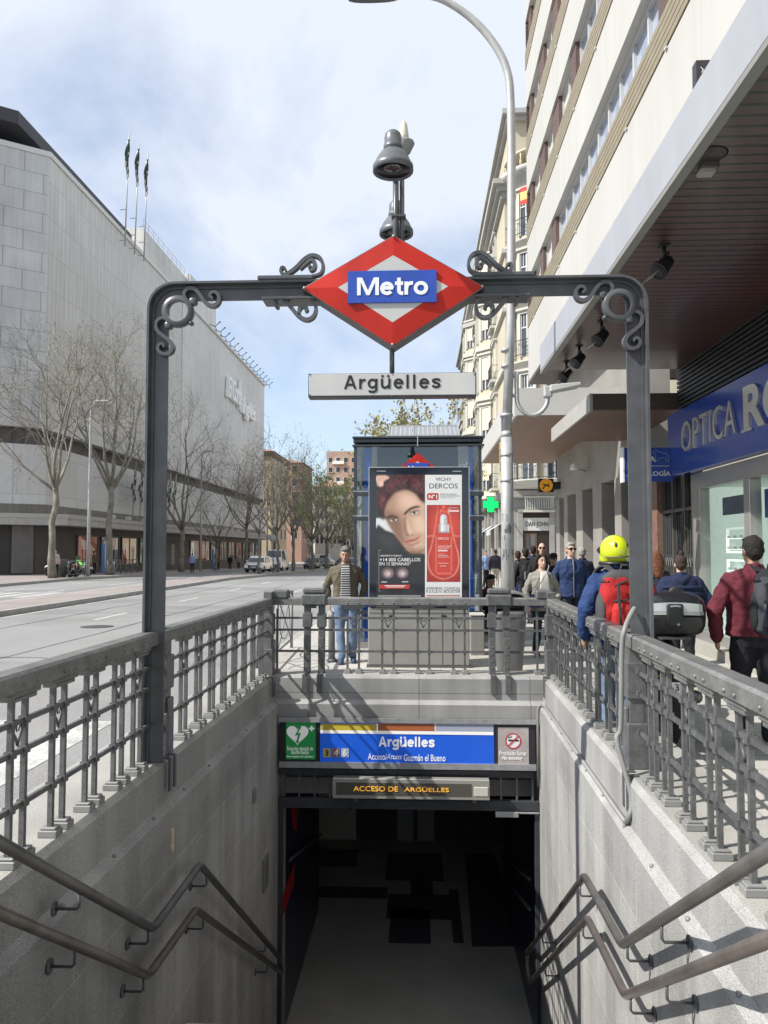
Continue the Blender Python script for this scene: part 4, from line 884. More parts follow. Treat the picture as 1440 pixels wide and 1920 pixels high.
for py in (927, 973, 1148):
    z = EP(700, py).z; b.box((x0 - .02, EY - .04, z - .03), (x1 + .04, EY - .026, z + .03)).box((x0 - .02, EY - .026, z - .025), (x0 - .006, EB, z + .025)).box((x1 + .026, EY - .026, z - .025), (x1 + .04, EB, z + .025))
b.build('cross_rail', DK, el)
b = MB()
for py in (922, 968): z = EP(700, py).z; b.box((x0 - .02, EY - .048, z), (x1 + .04, EY - .0405, z + .012))
b.build('rail_trim', STEEL, el)
GL = GLASS('lift_glass', (.46, .53, .61), .08)
b = MB().quad((x0, EY, .1), (x1, EY, .1), (x1, EY, zt), (x0, EY, zt)).quad((x0, EY + .03, .1), (x0, EB - .03, .1), (x0, EB - .03, zt), (x0, EY + .03, zt)).quad((x1, EY + .03, .1), (x1, EB - .03, .1), (x1, EB - .03, zt), (x1, EY + .03, zt))
b.build('glass_wall', GL, el)
b = MB().box((x0 + .35, EY + .75, .0), (x1 - .35, EB - .1, zt)); b.build('lift_shaft', M('lift_shaft_navy', (.035, .045, .07), .25, noise=(2, .3)), el)
BLU = M('lift_blue', (.015, .20, .80), .35)
a = EP(689, 1000).x; c2 = EP(884, 1000).x
b = MB().box((a - .06, EY + .05, 0), (a + .06, EY + .2, zt)); b.build('blue_column', BLU, el); MB().box((c2 - .03, EY + .05, 0), (c2 + .03, EY + .2, zt)).build('blue_column', BLU, el)
b = MB().box((x0, EY - .02, 0), (x1, EB, .1)); b.build('base', CAB, el)
# small diamond on the lift
def E2(px, py, d): p = PX(px, py, Y=EY - .05); return Vector((p.x, EY - .05 - d, p.z))
b = MB()
L2, T2, R2, B2 = E2(741, 884, 0), E2(783, 849, 0), E2(826, 884, 0), E2(783, 919, 0); b.add([L2, T2, R2, B2] + [p + Vector((0, .03, 0)) for p in (L2, T2, R2, B2)], [(0, 1, 2, 3), (7, 6, 5, 4)] + [(i, 4 + i, 4 + (i + 1) % 4, (i + 1) % 4) for i in range(4)])
ds = b.build('metro_diamond', RED_S, el)
cc = (L2 + R2) / 2; b = MB(); b.add([cc + (p - cc) * .55 + Vector((0, -.004, 0)) for p in (L2, T2, R2, B2)], [(0, 1, 2, 3)]); b.build('white_diamond', MATS['sign_pale'], ds)
a = E2(762, 891, .008); c = E2(804, 868, .008); b = MB().box((a.x, a.y, a.z), (c.x, a.y + .004, c.z)); b.build('blue_bar', MATS['metro_blue'], ds)
m_ = (a + c) / 2; b = MB(); text_into(b, 'Metro', (m_.x, a.y - .003, m_.z), (1, 0, 0), (0, 0, 1), width=.32, height=.11, bold=.02, depth=.003); b.build('lettering', WHITE, ds)
# low grey boxes beside the lift
eb = thing('utility_box', 'low grey utility box beside the glass lift near the litter bin', 'utility box', (1.15, 12.6, 0))
a = PX(882, 1178, Y=12.2); c = PX(908, 1155, Y=12.2); MB().box((a.x, 12.2, 0), (c.x, 12.55, c.z)).build('body', CAB, eb, bevel=.01); MB().box((a.x - .01, 12.19, c.z), (c.x + .01, 12.56, c.z + .03)).build('lid', M('pale_lid', (.5, .5, .47), .5), eb, bevel=.008)
# litter bin
lb = thing('litter_bin', 'dark grey street litter bin with curved hood behind the far railing', 'litter bin', (1.5, 10.4, 0))
cx = PX(956, 1150, Y=10.3).x; BINM = M('bin_grey', (.12, .12, .122), .5, noise=(5, .1))
b = MB().loft([(cx, 10.4, .02, .15, .15), (cx, 10.4, .06, .165, .16), (cx, 10.4, .80, .225, .21), (cx, 10.4, .84, .225, .21)], 24, 4); b.build('body', BINM, lb)
b = MB(); P = []
for k in range(9):
    t = k / 8; x = cx - .24 + .48 * t; z = 1.02 + .085 * math.sin(math.pi * (.12 + .76 * t)); P.append((x, z))
b.prism(P + [(x, z - .025) for x, z in P[::-1]], lambda x, z: (x, 10.18, z), (0, .46, 0)); b.build('hood', IRON_P, lb)
b = MB().box((cx - .22, 10.2, .84), (cx - .19, 10.6, 1.02)).box((cx + .19, 10.2, .84), (cx + .22, 10.6, 1.02)).box((cx - .189, 10.56, .84), (cx + .189, 10.6, 1.05)); b.build('hood_support', BINM, lb)
MB().box((cx - .185, 10.22, .85), (cx + .185, 10.555, .855)).build('opening', BLACK, lb)
# bollard
bo = thing('bollard', 'short round grey bollard beside the man in the olive jacket', 'bollard', (-1.3, 11.6, 0)); q = PX(622, 1200, Y=11.4)
MB().lathe([(.05, 0), (.05, .62), (.058, .63), (.058, .70), (.04, .73), (0, .735)], (q.x, 11.4, 0), 14).build('shaft', IRON_P, bo); MB().lathe([(.085, 0), (.085, .03), (.055, .05), (.05, .05)], (q.x, 11.4, .002), 14).build('base_ring', IRON, bo)
# roadside barrier with crossed bars
ba = thing('pedestrian_barrier', 'low grey roadside barrier of crossed bars and arcs left of the poster stand', 'barrier', (-2.1, 11, 0))
b = MB(); bx0, by0, bx1, by1 = -2.02, 9.6, -2.15, 13.0
def BP(t, z): return Vector((bx0 + (bx1 - bx0) * t, by0 + (by1 - by0) * t, z))
b.tube([BP(0, .95), BP(1, .95)], .022, 8).tube([BP(0, .15), BP(1, .15)], .016, 8); b.build('rail', IRON_P, ba)
for t in (0, .5, 1): MB().tube([BP(t, 0), BP(t, .97)], .025, 8).build('post', IRON_P, ba)
b = MB()
for t in (0, .5): b.tube([BP(t + .02, .16), BP(t + .48, .94)], .012, 6).tube([BP(t + .02, .94), BP(t + .48, .16)], .012, 6); b.tube([BP(t + .25 + .17 * math.cos(a * .5236), .55 + .3 * math.sin(a * .5236)) for a in range(13)], .010, 6)
b.build('cross_bars', IRON_P, ba)
# ================================================================== DEPARTMENT STORE across the road
ds = thing('department_store', 'huge windowless pale department store with ribbed stone cladding across the road', 'building', (-34, 95, 0))
BX = -27.0; _c = PX(93, 285, X=BX); YC, ZTOP = _c.y, _c.z; YE = PX(497, 722, X=BX).y; print('STORE', YC, ZTOP, YE)
CD = Vector((-.82, -.57, 0))                            # direction of the chamfered corner face, leftwards
STONE = M('store_ribbed_stone', (.60, .59, .565), .7, noise=(.07, .1), streak=.13, grid=('YZX', .66, 2.6, .03, .72, 0))
STONE2 = M('store_flat_stone', (.64, .63, .61), .7, noise=(.07, .09), streak=.11, grid=('YZX', 1.9, 2.1, .03, .82, 0))
SLAB = M('store_marble_slabs', (.52, .52, .52), .6, noise=(.25, .14), streak=.1, grid=('XZY', 2.1, 1.45, .03, .6, .5))
POD = M('store_podium_panels', (.60, .595, .58), .6, noise=(.1, .07), streak=.05, grid=('YZX', 3.1, 2.8, .03, .75, 0))
BAND = M('store_brown_band', (.115, .105, .095), .7, noise=(.8, .3), streak=.3, grid=('YZX', .9, 3, .05, .7, 0))
CAN = M('store_canopy', (.42, .41, .385), .7, noise=(.3, .1), streak=.15)
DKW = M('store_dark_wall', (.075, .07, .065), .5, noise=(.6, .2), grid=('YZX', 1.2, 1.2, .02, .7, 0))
def corner_strip(name, off, z0, z1, mats, y1=YE, L=22, parent=ds, yc=YC, thick=.0, mi=(0, 0)):
    x = BX + off; c = Vector((x, yc, 0)); l = c + CD * L; b = MB()
    P = [Vector((x, y1, 0)), c, l]
    for i in range(2):
        a, d = P[i], P[i + 1]; b.m = mi[i]
        b.quad((a.x, a.y, z0), (d.x, d.y, z0), (d.x, d.y, z1), (a.x, a.y, z1))
    back = [Vector((x - 14, y1, 0)), Vector((l.x, l.y + 14, 0))]
    b.m = 0; Q = [P[0], P[1], P[2], back[1], back[0]]
    b.add([(p.x, p.y, z1) for p in Q], [(0, 1, 2, 3, 4)]); b.add([(p.x, p.y, z0) for p in Q], [(4, 3, 2, 1, 0)])
    b.quad((P[0].x, y1, z0), (back[0].x, y1, z0), (back[0].x, y1, z1), (P[0].x, y1, z1))
    return b.build(name, mats, parent)
corner_strip('upper_wall', 0, 10.4, ZTOP - .4, [STONE, SLAB], y1=86, mi=(0, 1))
b = MB().box((BX - 14, 86.002, 10.4), (BX - .12, YE, ZTOP - .4)); b.build('upper_wall', STONE2, ds)
b = MB().box((BX - .3, 85.7, 10.41), (BX + .1, 86.3, ZTOP - .41)); b.build('pilaster', STONE2, ds)
corner_strip('parapet', .12, ZTOP - .39, ZTOP, [M('store_parapet', (.6, .6, .58), .6)], mi=(0, 0))
corner_strip('brown_band', -.7, 9.16, 10.39, [BAND], mi=(0, 0))
corner_strip('podium_wall', .25, 4.9, 9.15, [POD, POD], mi=(0, 1))
corner_strip('podium_base_strip', .3, 4.15, 4.89, [M('store_base_strip', (.20, .185, .165), .7, noise=(.5, .15), streak=.2)], mi=(0, 0))
corner_strip('canopy', 1.9, 3.40, 4.14, [CAN], mi=(0, 0))
corner_strip('canopy_edge', 1.96, 3.9, 4.2, [M('store_canopy_edge', (.42, .41, .38), .7)], mi=(0, 0))
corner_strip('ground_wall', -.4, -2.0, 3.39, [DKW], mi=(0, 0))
# roof terrace with a dark slab
b = MB(); RD = M('store_dark_roof', (.045, .045, .05), .6)
_s = PX(35, 208, X=-28.3); _e = PX(247, 440, X=-28.3); c = Vector((-28.3, _s.y, 0)); l = c + CD * 20; Qp = [(-28.3, _e.y, 0), c, l, (l.x, l.y + 16, 0), (-40, _e.y, 0)]
b.add([(p[0], p[1], _s.z - .95) for p in Qp] + [(p[0], p[1], _s.z) for p in Qp], [(4, 3, 2, 1, 0), (5, 6, 7, 8, 9)] + [(i, (i + 1) % 5, 5 + (i + 1) % 5, 5 + i) for i in range(5)]); b.build('roof_slab', RD, ds)
c = Vector((-29.6, 58.4, 0)); l = c + CD * 20; Qp = [(-29.6, 76, 0), c, l, (l.x, l.y + 14, 0), (-40, 76, 0)]
b = MB(); b.add([(p[0], p[1], ZTOP - .5) for p in Qp] + [(p[0], p[1], _s.z - .95) for p in Qp], [(i, (i + 1) % 5, 5 + (i + 1) % 5, 5 + i) for i in range(5)]); b.build('roof_terrace_wall', CAN, ds)
b = MB().box((-39, 77.5, ZTOP - .5), (-28.6, 92, 35.2)); b.build('penthouse', STONE, ds)
b = MB().box((-39, 92.01, ZTOP - .5), (-28.0, 104, 35.6)); b.build('penthouse', STONE2, ds)
b = MB(); P = [(-28.7, 77.6, 35.2), (-28.7, 91.9, 35.2)]
for z in (.5, 1.0): b.tube([(-28.7, 77.6, 35.2 + z), (-28.7, 91.9, 35.2 + z)], .03, 4)
for k in range(10): b.tube([(-28.7, 77.6 + k * 1.58, 35.2), (-28.7, 77.6 + k * 1.58, 36.2)], .03, 4)
b.build('roof_railing', STEEL, ds)
# twin-armed roof lights along the parapet
for k in range(15):
    y = 97 + k * 2.55; b = MB().tube([(-27.1, y, ZTOP), (-26.2, y, ZTOP - .3), (-25.6, y, ZTOP + .2)], .06, 5).tube([(-26.2, y, ZTOP - .3), (-26.0, y, ZTOP - .9)], .05, 5); b.cbox((-25.6, y, ZTOP + .22), (.2, .25, .1)); b.build('parapet_light', IRON, ds)
# big script lettering on the wall
b = MB(); a = PX(420, 717, X=-26.9); c = PX(472, 748, X=-26.9)
for t, y0, y1, z0, zh in (('El Corte', 105.6, 113.6, 24.6, 3.1), ('Inglés', 114.1, 123.6, 23.3, 3.3)):
    text_into(b, t, (-26.75, (y0 + y1) / 2, z0), (0, 1, 0), (0, 0, 1), width=y1 - y0, height=zh, bold=.02, depth=.5, shear=.35)
b.prism([(112.7, 22.6), (113.2, 22.6), (113.8, 27.2), (113.3, 27.2)], lambda y, z: (-26.6, y, z), (-.3, 0, 0))
b.build('lettering', M('store_letters', (.85, .85, .84), .5), ds)
# shop windows under the canopy
SW = GLASS('store_glass', (.55, .58, .58), .06)
FRA = M('store_window_frame', (.16, .155, .15), .5, .3)
disp = [(.30, .035, .03), (.26, .23, .2), (.36, .12, .08), (.12, .22, .16), (.42, .36, .30), (.33, .05, .04), (.2, .2, .22), (.40, .30, .22), (.3, .3, .3)]
ys = [60.5 + 4.6 * i for i in range(4)] + [91 + 4.6 * i for i in range(9)]
rnd = random.Random(5)
for i, y in enumerate(ys):
    w = 4.0; x = BX - .39
    b = MB(); t = .12
    b.box((x, y, .25), (x + .12, y + t, 2.85)).box((x, y + w - t, .25), (x + .12, y + w, 2.85)).box((x, y + t, 2.73), (x + .12, y + w - t, 2.85)).box((x, y + t, .25), (x + .12, y + w - t, .37)).box((x + .02, y + w / 2 - .04, .37), (x + .1, y + w / 2 + .04, 2.73))
    wo = b.build('shop_window', FRA, ds)
    cA = disp[i % 9]; cB = disp[(i * 4 + 2) % 9]
    b = MB().mat(0).quad((x + .004, y + t, .37), (x + .004, y + w / 2, .37), (x + .004, y + w / 2, 2.73), (x + .004, y + t, 2.73)).mat(1).quad((x + .004, y + w / 2, .37), (x + .004, y + w - t, .37), (x + .004, y + w - t, 2.73), (x + .004, y + w / 2, 2.73))
    b.mat(2).box((x + .01, y + .3 + rnd.random(), .9 + rnd.random()), (x + .03, y + 1.6 + rnd.random() * .4, 2.2 + rnd.random() * .3)).mat(3).box((x + .01, y + 2.2 + rnd.random() * .5, .5), (x + .03, y + 2.7 + rnd.random() * .8, 1.2 + rnd.random()))
    b.build('window_display', [M('display%d' % (i % 9), cA, .6, noise=(1.3, .4), emit=(*cA, .35)), M('display%d' % ((i * 4 + 2) % 9), cB, .6, noise=(1.3, .4), emit=(*cB, .35)), M('display_pale', (.45, .43, .4), .6, emit=(.45, .43, .4, .25)), M('display_ink', (.05, .045, .05), .6)], wo)
    b = MB().quad((x + .06, y + t, .37), (x + .06, y + w - t, .37), (x + .06, y + w - t, 2.73), (x + .06, y + t, 2.73)); b.build('pane', SW, wo)
    for dy in (1.0, 2.9):                                # mannequins
        b = MB().loft([(x + .04, y + dy, .4, .03, .10), (x + .04, y + dy, 1.1, .03, .13), (x + .04, y + dy, 1.3, .03, .11), (x + .04, y + dy, 1.65, .03, .17), (x + .04, y + dy, 1.75, .02, .05)], 8).ell((x + .04, y + dy, 1.88), (.03, .08, .11), 8, 6)
        b.build('mannequin', M('mannequin%d' % ((i + int(dy)) % 4), ((.03, .03, .03), (.4, .05, .04), (.5, .45, .4), (.12, .14, .2))[(i + int(dy)) % 4], .7), wo)
b = MB().quad((BX - .38, 80, .0), (BX - .38, 90, .0), (BX - .38, 90, 2.9), (BX - .38, 80, 2.9)); b.build('stone_panel', M('store_stone_wall', (.15, .145, .14), .7, grid=('YZX', .9, .45, .03, .5, .5)), ds)
b = MB().box((BX - .37, 84, .0), (BX - .33, 85.2, 2.3)); b.build('side_door', M('store_door_grey', (.28, .28, .27), .5), ds)
# entrance in the chamfered corner
e = Vector((BX - .4, YC, 0)); n_ = Vector((.57, -.82, 0))
def CE(t, z, o=0): p = e + CD * t + n_ * o; return Vector((p.x, p.y, z))
def cbox(mb, t0, t1, z0, z1, o0, o1): mb.add([CE(t, z, o) for z in (z0, z1) for t, o in ((t0, o0), (t1, o0), (t1, o1), (t0, o1))], [(0, 3, 2, 1), (4, 5, 6, 7), (0, 1, 5, 4), (1, 2, 6, 5), (2, 3, 7, 6), (3, 0, 4, 7)])
b = MB(); cbox(b, .2, 1.6, 0, 3.39, .02, .5); cbox(b, 2.4, 3.3, 0, 3.39, .02, .4); b.build('pier', M('store_pier', (.15, .14, .13), .5, noise=(1, .15)), ds)
b = MB(); cbox(b, 3.4, 9, 2.2, 3.39, .5, 1.2); b.build('entrance_box', M('store_entrance_box', (.42, .41, .38), .6), ds)
b = MB()
for t in (3.5, 4.6, 5.7): cbox(b, t, t + .1, 0, 2.2, .45, .55)
cbox(b, 3.6, 5.7, 2.08, 2.19, .45, .55); ed = b.build('entrance_door', M('store_door_frame', (.42, .41, .38), .5), ds)
b = MB(); b.add([CE(3.6, 0, .48), CE(5.7, 0, .48), CE(5.7, 2.08, .48), CE(3.6, 2.08, .48)], [(0, 1, 2, 3)]); b.build('pane', M('dark_glass', (.02, .022, .025), .1), ed)
# small floodlights on the canopy
for i, y in enumerate((53.5, 63, 66.5, 70.5, 74, 95, 98, 101, 104, 108, 113)):
    x = BX + 1.5 if y > 56 else BX + 1.5 + (y - 56) * 1.44
    b = MB().cbox((x, y, 4.42), (.35, 1.0 if i < 1 else .6, .3)); b.tube([(x, y, 4.14), (x, y, 4.35)], .05, 6); b.build('canopy_floodlight', M('flood_pale', (.5, .5, .49), .5), ds)
# flags
FLG = [(.03, .05, .035), (.5, .48, .42), (.05, .05, .06)]
for i, (px, y0) in enumerate(((196, 67.2), (212, 69.6), (228, 72.0))):
    f = thing('roof_flag', ('green and white flag hanging limp on the tallest of the roof edge flagpoles, leftmost', 'green and white flag hanging limp on the middle roof edge flagpole', 'green and white flag hanging limp on the shortest looking roof edge flagpole, rightmost')[i], 'flag', (BX + .5, y0, 25), group='flags on poles at the store roof edge')
    zb = PX(px, (462, 477, 490)[i], Y=y0).z; zt_ = PX(px + 4, (250, 268, 288)[i], Y=y0).z
    x = BX + .5
    b = MB().tube([(x, y0, zb), (x + .25, y0, zt_)], [.07, .045], 6)
    for q in (.05, .17, .32): b.tube([(x - .5, y0, zb + (zt_ - zb) * q), (x + .05, y0, zb + (zt_ - zb) * q)], .04, 5)
    b.build('pole', STEEL, f)
    b = MB(); n = 14
    V = []
    for k in range(n + 1):
        z = zt_ - .5 - 3.6 * k / n
        for j in range(7): s = j / 6; w_ = .25 + .5 * math.sin(math.pi * min(1, k / n * 1.1)) ; V.append((x + .22 + .1 * math.sin(s * 9 + k * .4), y0 - s * w_, z - s * .5))
    b.mat(0)
    for k in range(n):
        for j in range(6): b.m = (0, 0, 1, 0, 2, 1)[(j + k // 2) % 6] if k > 4 else (0, 1)[j % 5 == 3]; b.add([V[k * 7 + j], V[k * 7 + j + 1], V[k * 7 + j + 8], V[k * 7 + j + 7]], [(0, 1, 2, 3)])
    b.build('cloth', [M('flag%d' % q, FLG[q], .8) for q in range(3)], f)
fcol = ['striped dark flag', 'striped dark flag', 'dark red flag', 'bright red flag', 'red and gold flag', 'striped dark flag', 'striped dark flag']
fc = [((.04, .05, .045), (.4, .4, .38)), ((.04, .045, .04), (.38, .38, .36)), ((.10, .02, .025), (.05, .02, .02)), ((.5, .05, .03), (.45, .05, .03)), ((.45, .03, .03), (.5, .33, .04)), ((.04, .045, .05), (.38, .38, .37)), ((.04, .045, .05), (.36, .37, .36))]
order = ('leftmost', 'second', 'third', 'fourth', 'fifth', 'sixth', 'rightmost')
for i in range(7):
    y0 = 68.2 + i * 1.75 + (1.0 if i > 4 else 0); x = BX + 1.2
    f = thing('canopy_flag', fcol[i] + ' hanging in front of the store podium, %s of the row' % order[i], 'flag', (x, y0, 4.2), group='flags along the store canopy')
    MB().tube([(x, y0, 4.14), (x + .3, y0, 9.6)], .05, 6).build('pole', STEEL, f)
    b = MB(); V = []; n = 10
    for k in range(n + 1):
        for j in range(6): s = j / 5; V.append((x + .26 + .1 * math.sin(s * 8 + k * .5), y0 - s * (.25 + .6 * math.sin(math.pi * min(1, k / n))), 9.2 - 2.9 * k / n - s * .5))
    for k in range(n):
        for j in range(5): b.m = (k // 2 + j) % 2; b.add([V[k * 6 + j], V[k * 6 + j + 1], V[k * 6 + j + 7], V[k * 6 + j + 6]], [(0, 1, 2, 3)])
    b.build('cloth', [M('cflag%da' % i, fc[i][0], .8), M('cflag%db' % i, fc[i][1], .8)], f)

# ================================================================== buildings closing the street
WIN = M('far_window', (.035, .04, .05), .2)
WFR = M('far_window_frame', (.55, .54, .5), .6)
def block(name, label, x0, x1, y0, y1, h, wall, rows, cols, face='Y', win=(1.2, 1.7), z0=4.5, dz=3.3, roof=None, cornice=None, trim=None):
    t = thing(name, label, 'building', ((x0 + x1) / 2, (y0 + y1) / 2, 0))
    MB().box((x0, y0, -2.6), (x1, y1, h)).build('wall', wall, t)
    if cornice:
        b = MB().box((x0 - .5, y0 - .5, h), (x1 + .5, y1 + .5, h + .5)).box((x0 - .3, y0 - .3, h - .4), (x1 + .3, y1 + .3, h - .002)); b.build('cornice', cornice, t)
    if roof:
        zz = h + (.502 if cornice else .002); mx_, my_ = (x0 + x1) / 2, (y0 + y1) / 2; e_ = .7
        MB().add([(x0 - e_, y0 - e_, zz), (x1 + e_, y0 - e_, zz), (x1 + e_, y1 + e_, zz), (x0 - e_, y1 + e_, zz), (mx_, y0 + 3, zz + 2.4), (mx_, y1 - 3, zz + 2.4)], [(0, 1, 4), (1, 2, 5, 4), (2, 3, 5), (3, 0, 4, 5), (3, 2, 1, 0)]).build('roof', roof, t)
    for fc_ in face:
        a0, a1 = (x0, x1) if fc_ == 'Y' else (y0, y1)
        for r in range(rows):
            for c in range(cols):
                a = a0 + (a1 - a0) * (c + .5) / cols; z = z0 + dz * r; w, hh = win
                def bb(mb, w_, h_, o0, o1, dzz=0):
                    if fc_ == 'Y': mb.box((a - w_ / 2, y0 - o1, z + dzz), (a + w_ / 2, y0 - o0, z + dzz + h_))
                    elif fc_ == 'X': mb.box((x1 + o0, a - w_ / 2, z + dzz), (x1 + o1, a + w_ / 2, z + dzz + h_))
                    else: mb.box((x0 - o1, a - w_ / 2, z + dzz), (x0 - o0, a + w_ / 2, z + dzz + h_))
                b = MB(); bb(b, w + .3, hh + .3, .002, .08, -.15); wo = b.build('window', trim or WFR, t)
                b = MB(); bb(b, w, hh, .082, .1); b.build('pane', WIN, wo)
    return t
BRK = M('orange_brick', (.40, .255, .19), .85, noise=(.2, .1), grid=('XZY', .5, .15, .02, .8, .5))
BRK2 = M('pink_brick', (.46, .33, .26), .85, noise=(.2, .1), grid=('XZY', .5, .15, .02, .85, .5))
CRM = M('cream_stucco', (.55, .46, .33), .8, noise=(.2, .08), streak=.08)
TILE = M('terracotta_tiles', (.38, .22, .16), .85, noise=(.8, .2), grid=('XZY', .3, .4, .03, .7, 0))
PALE = M('pale_stone_far', (.5, .48, .44), .8, noise=(.2, .1))
block('corner_house', 'cream house with terracotta roof just beyond the department store', -44, -27.3, 141, 158, 19.4, CRM, 5, 4, 'YX', (1.3, 2.0), 3.8, 3.3, TILE, M('eaves', (.2, .15, .12), .8))
block('brick_house', 'orange brick house with red tiles behind the bare trees at the street end', -48, -30, 196, 215, 24, BRK, 6, 5, 'YX', (1.4, 1.8), 4.5, 3.4, TILE)
block('pale_house', 'pale stone house with tall windows and red tiled roof at the street end', -30, -22.3, 222, 240, 19.5, PALE, 5, 6, 'YX', (.8, 2.2), 3.5, 3.5, TILE, PALE)
block('brick_tower', 'tall pinkish brick apartment house with white balconies at the street end', -31.5, -21, 262, 280, 35.5, BRK2, 9, 4, 'Y', (1.3, 1.6), 4.5, 3.4, None)
block('brick_slab', 'narrow red brick slab beside the tall apartment house, half behind the lift', -20.8, -12, 250, 275, 36.5, BRK, 9, 2, 'Y', (1.2, 1.5), 4.5, 3.4, None)
block('columned_house', 'grey stone house with columns on the ground floor at the street end', -21.5, -4, 226, 245, 12, M('columned_stone', (.35, .34, .32), .8, noise=(.3, .15)), 2, 9, 'Y', (1.2, 3.2), 1.0, 5.2, None, PALE)
t = bpy.data.objects['brick_tower']
for i, z in enumerate((31.0, 24, 17.5)):
    b = MB().box((-29.5, 261.2, z), (-25.5, 261.89, z + 1.1)); b.build('balcony', WHITE, t)
block('end_house', 'wide distant brick house closing the street behind the lift', -4, 22, 262, 280, 26, BRK2, 6, 8, 'Y', (1.4, 1.8), 4.5, 3.5, TILE)
# ================================================================== RIGHT: apartment block with banded facade and shops
ab = thing('apartment_block', 'modern white banded apartment block with gold louvres over the shops on the right', 'building', (9, 12, 0))
XF, YF0, YF1 = 3.7, -14.0, 25.8
XW = 4.7                                                # shop front plane
WB = M('facade_white_panels', (.46, .456, .432), .6, noise=(.3, .05), streak=.05, grid=('YZX', 3.3, 30, .012, .86, 0))
GOLD = M('gold_louvre', (.34, .285, .185), .45, .45, noise=(3, .1))
BRW = M('facade_dark_brick', (.13, .085, .075), .8, noise=(3, .15), grid=('YZX', .25, .07, .012, .6, .5))
WGL = M('facade_window_glass', (.34, .39, .50), .07, .0, spec=1)
UFR = M('facade_white_frame', (.50, .51, .52), .45)
b = MB().box((XF + .30, YF0, 7.35), (XF + 12, YF1 - .05, 30)); b.build('inner_wall', BRW, ab)
floors = [(7.30, 9.10), (10.75, 12.05), (13.75, 15.05), (16.75, 18.05), (19.75, 21.05), (22.75, 24.05), (25.75, 27.05)]
for i, (z0, z1) in enumerate(floors):
    MB().box((XF, YF0, z0), (XF + .5, YF1, z1)).build('white_band', WB, ab)
    b = MB(); zg = z1 + .002; n = 5; hz = .60 / n
    for k in range(n): b.box((XF - .02 + .03 * 0, YF0, zg + hz * k + .02), (XF + .28, YF1, zg + hz * (k + 1))); b.box((XF + .04, YF0, zg + hz * k), (XF + .28, YF1, zg + hz * k + .02))
    b.mat(1)
    for k in range(18): b.box((XF - .035, YF0 + 1 + k * 2.2, z1 - .03), (XF - .004, YF0 + 1.08 + k * 2.2, z1 + .0))
    b.build('gold_louvre', [GOLD, UFR], ab)
    zw0, zw1 = z1 + .61, (floors[i + 1][0] if i + 1 < len(floors) else z1 + 1.65)
    if i > 5: continue
    y = YF1 - .35; pat = [('b', .55), ('w', 1.5), ('b', .5), ('w', 1.5), ('b', .6), ('l', 9.0), ('b', .6), ('w', 1.5), ('b', .6), ('l', 6)] if i == 0 else [('b', .5), ('w', 1.6), ('b', .9), ('w', 1.4), ('b', .9), ('w', 1.6), ('b', .6), ('l', 4.2), ('b', .7), ('w', 1.6), ('b', .8), ('l', 5.2)]
    for kind, w in pat:
        ya, yb = y - w, y; y -= w
        if kind == 'b':
            MB().box((XF + .06, ya, zw0), (XF + .295, yb, zw1 - .002)).build('brick_pier', BRW, ab); continue
        b = MB(); f = .05; xa, xb = XF + .16, XF + .28
        b.box((xa, ya, zw0), (xb, ya + f, zw1 - .004)).box((xa, yb - f, zw0), (xb, yb, zw1 - .004)).box((xa, ya + f, zw1 - .06), (xb, yb - f, zw1 - .004)).box((xa, ya + f, zw0), (xb, yb - f, zw0 + .06))
        m = max(1, round(w / .9)) if kind == 'l' else 2
        for k in range(1, m): yy = ya + w * k / m; b.box((xa + .01, yy - .035, zw0 + .06), (xb, yy + .035, zw1 - .06))
        wo = b.build('window', UFR, ab)
        MB().quad((XF + .24, ya + f, zw0 + .06), (XF + .24, yb - f, zw0 + .06), (XF + .24, yb - f, zw1 - .06), (XF + .24, ya + f, zw1 - .06)).build('pane', WGL, wo)
        if kind == 'w': MB().box((XF + .21, ya + f, zw0 + .5), (XF + .235, yb - f, zw1 - .062)).build('roller_blind', M('roller_blind', (.55, .54, .5), .7, grid=('YZX', 9, .05, .008, .7, 0)), wo)
MB().box((XF + .01, YF1 - .045, 7.31), (XF + 12, YF1, 30)).build('end_wall', BRW, ab)
# soffit, shop wall
SOF = M('brown_slat_soffit', (.088, .040, .034), .4, noise=(.8, .2), grid=('YXZ', .145, 30, .018, .06, 0), coat=.15)
SOF2 = M('brown_soffit', (.145, .075, .05), .5, noise=(1.5, .12), grid=('XYZ', 1.4, .5, .006, .6, 0))
MB().box((XF, YF0, 7.2), (XF + 3, YF1, 7.295)).build('overhang_soffit', SOF, ab)
XC, ZC0, ZC1, YCE = 2.19, 4.86, 5.26, 13.8
FAS = M('white_fascia', (.335, .342, .375), .4, noise=(2, .04), streak=.05)
b = MB().box((XC, YF0, ZC0 - .0), (XC + .06, YCE, ZC1 + .06)).box((XC + .06, YCE - .06, ZC0 + .02), (XW + .3, YCE, ZC1)); b.build('canopy_fascia', FAS, ab, bevel=.006)
MB().box((XC + .0, YF0, ZC0 - .05), (XC + .09, YCE + .0, ZC0 - .002)).build('canopy_edge', M('canopy_edge_grey', (.22, .215, .20), .5), ab)
MB().box((XC + .065, YF0, ZC0), (XW + 1, YCE - .065, ZC0 + .018)).build('canopy_soffit', SOF, ab)
MB().box((XC + .065, YF0, ZC1 - .03), (XW + 1, YCE - .065, ZC1)).build('canopy_roof', M('canopy_roof_grey', (.25, .25, .25), .8), ab)
b = MB(); z = 4.06
while z < 4.84: b.box((XW - .10, YF0, z), (XW - .02, YCE, z + .045)); z += .075
b.build('ventilation_louvre', M('black_louvre', (.02, .022, .026), .5), ab)
SHW = M('shop_grey_stone', (.27, .255, .235), .55, noise=(1.2, .12), spots=(60, .1), grid=('YZX', 1.5, .8, .006, .75, 0))
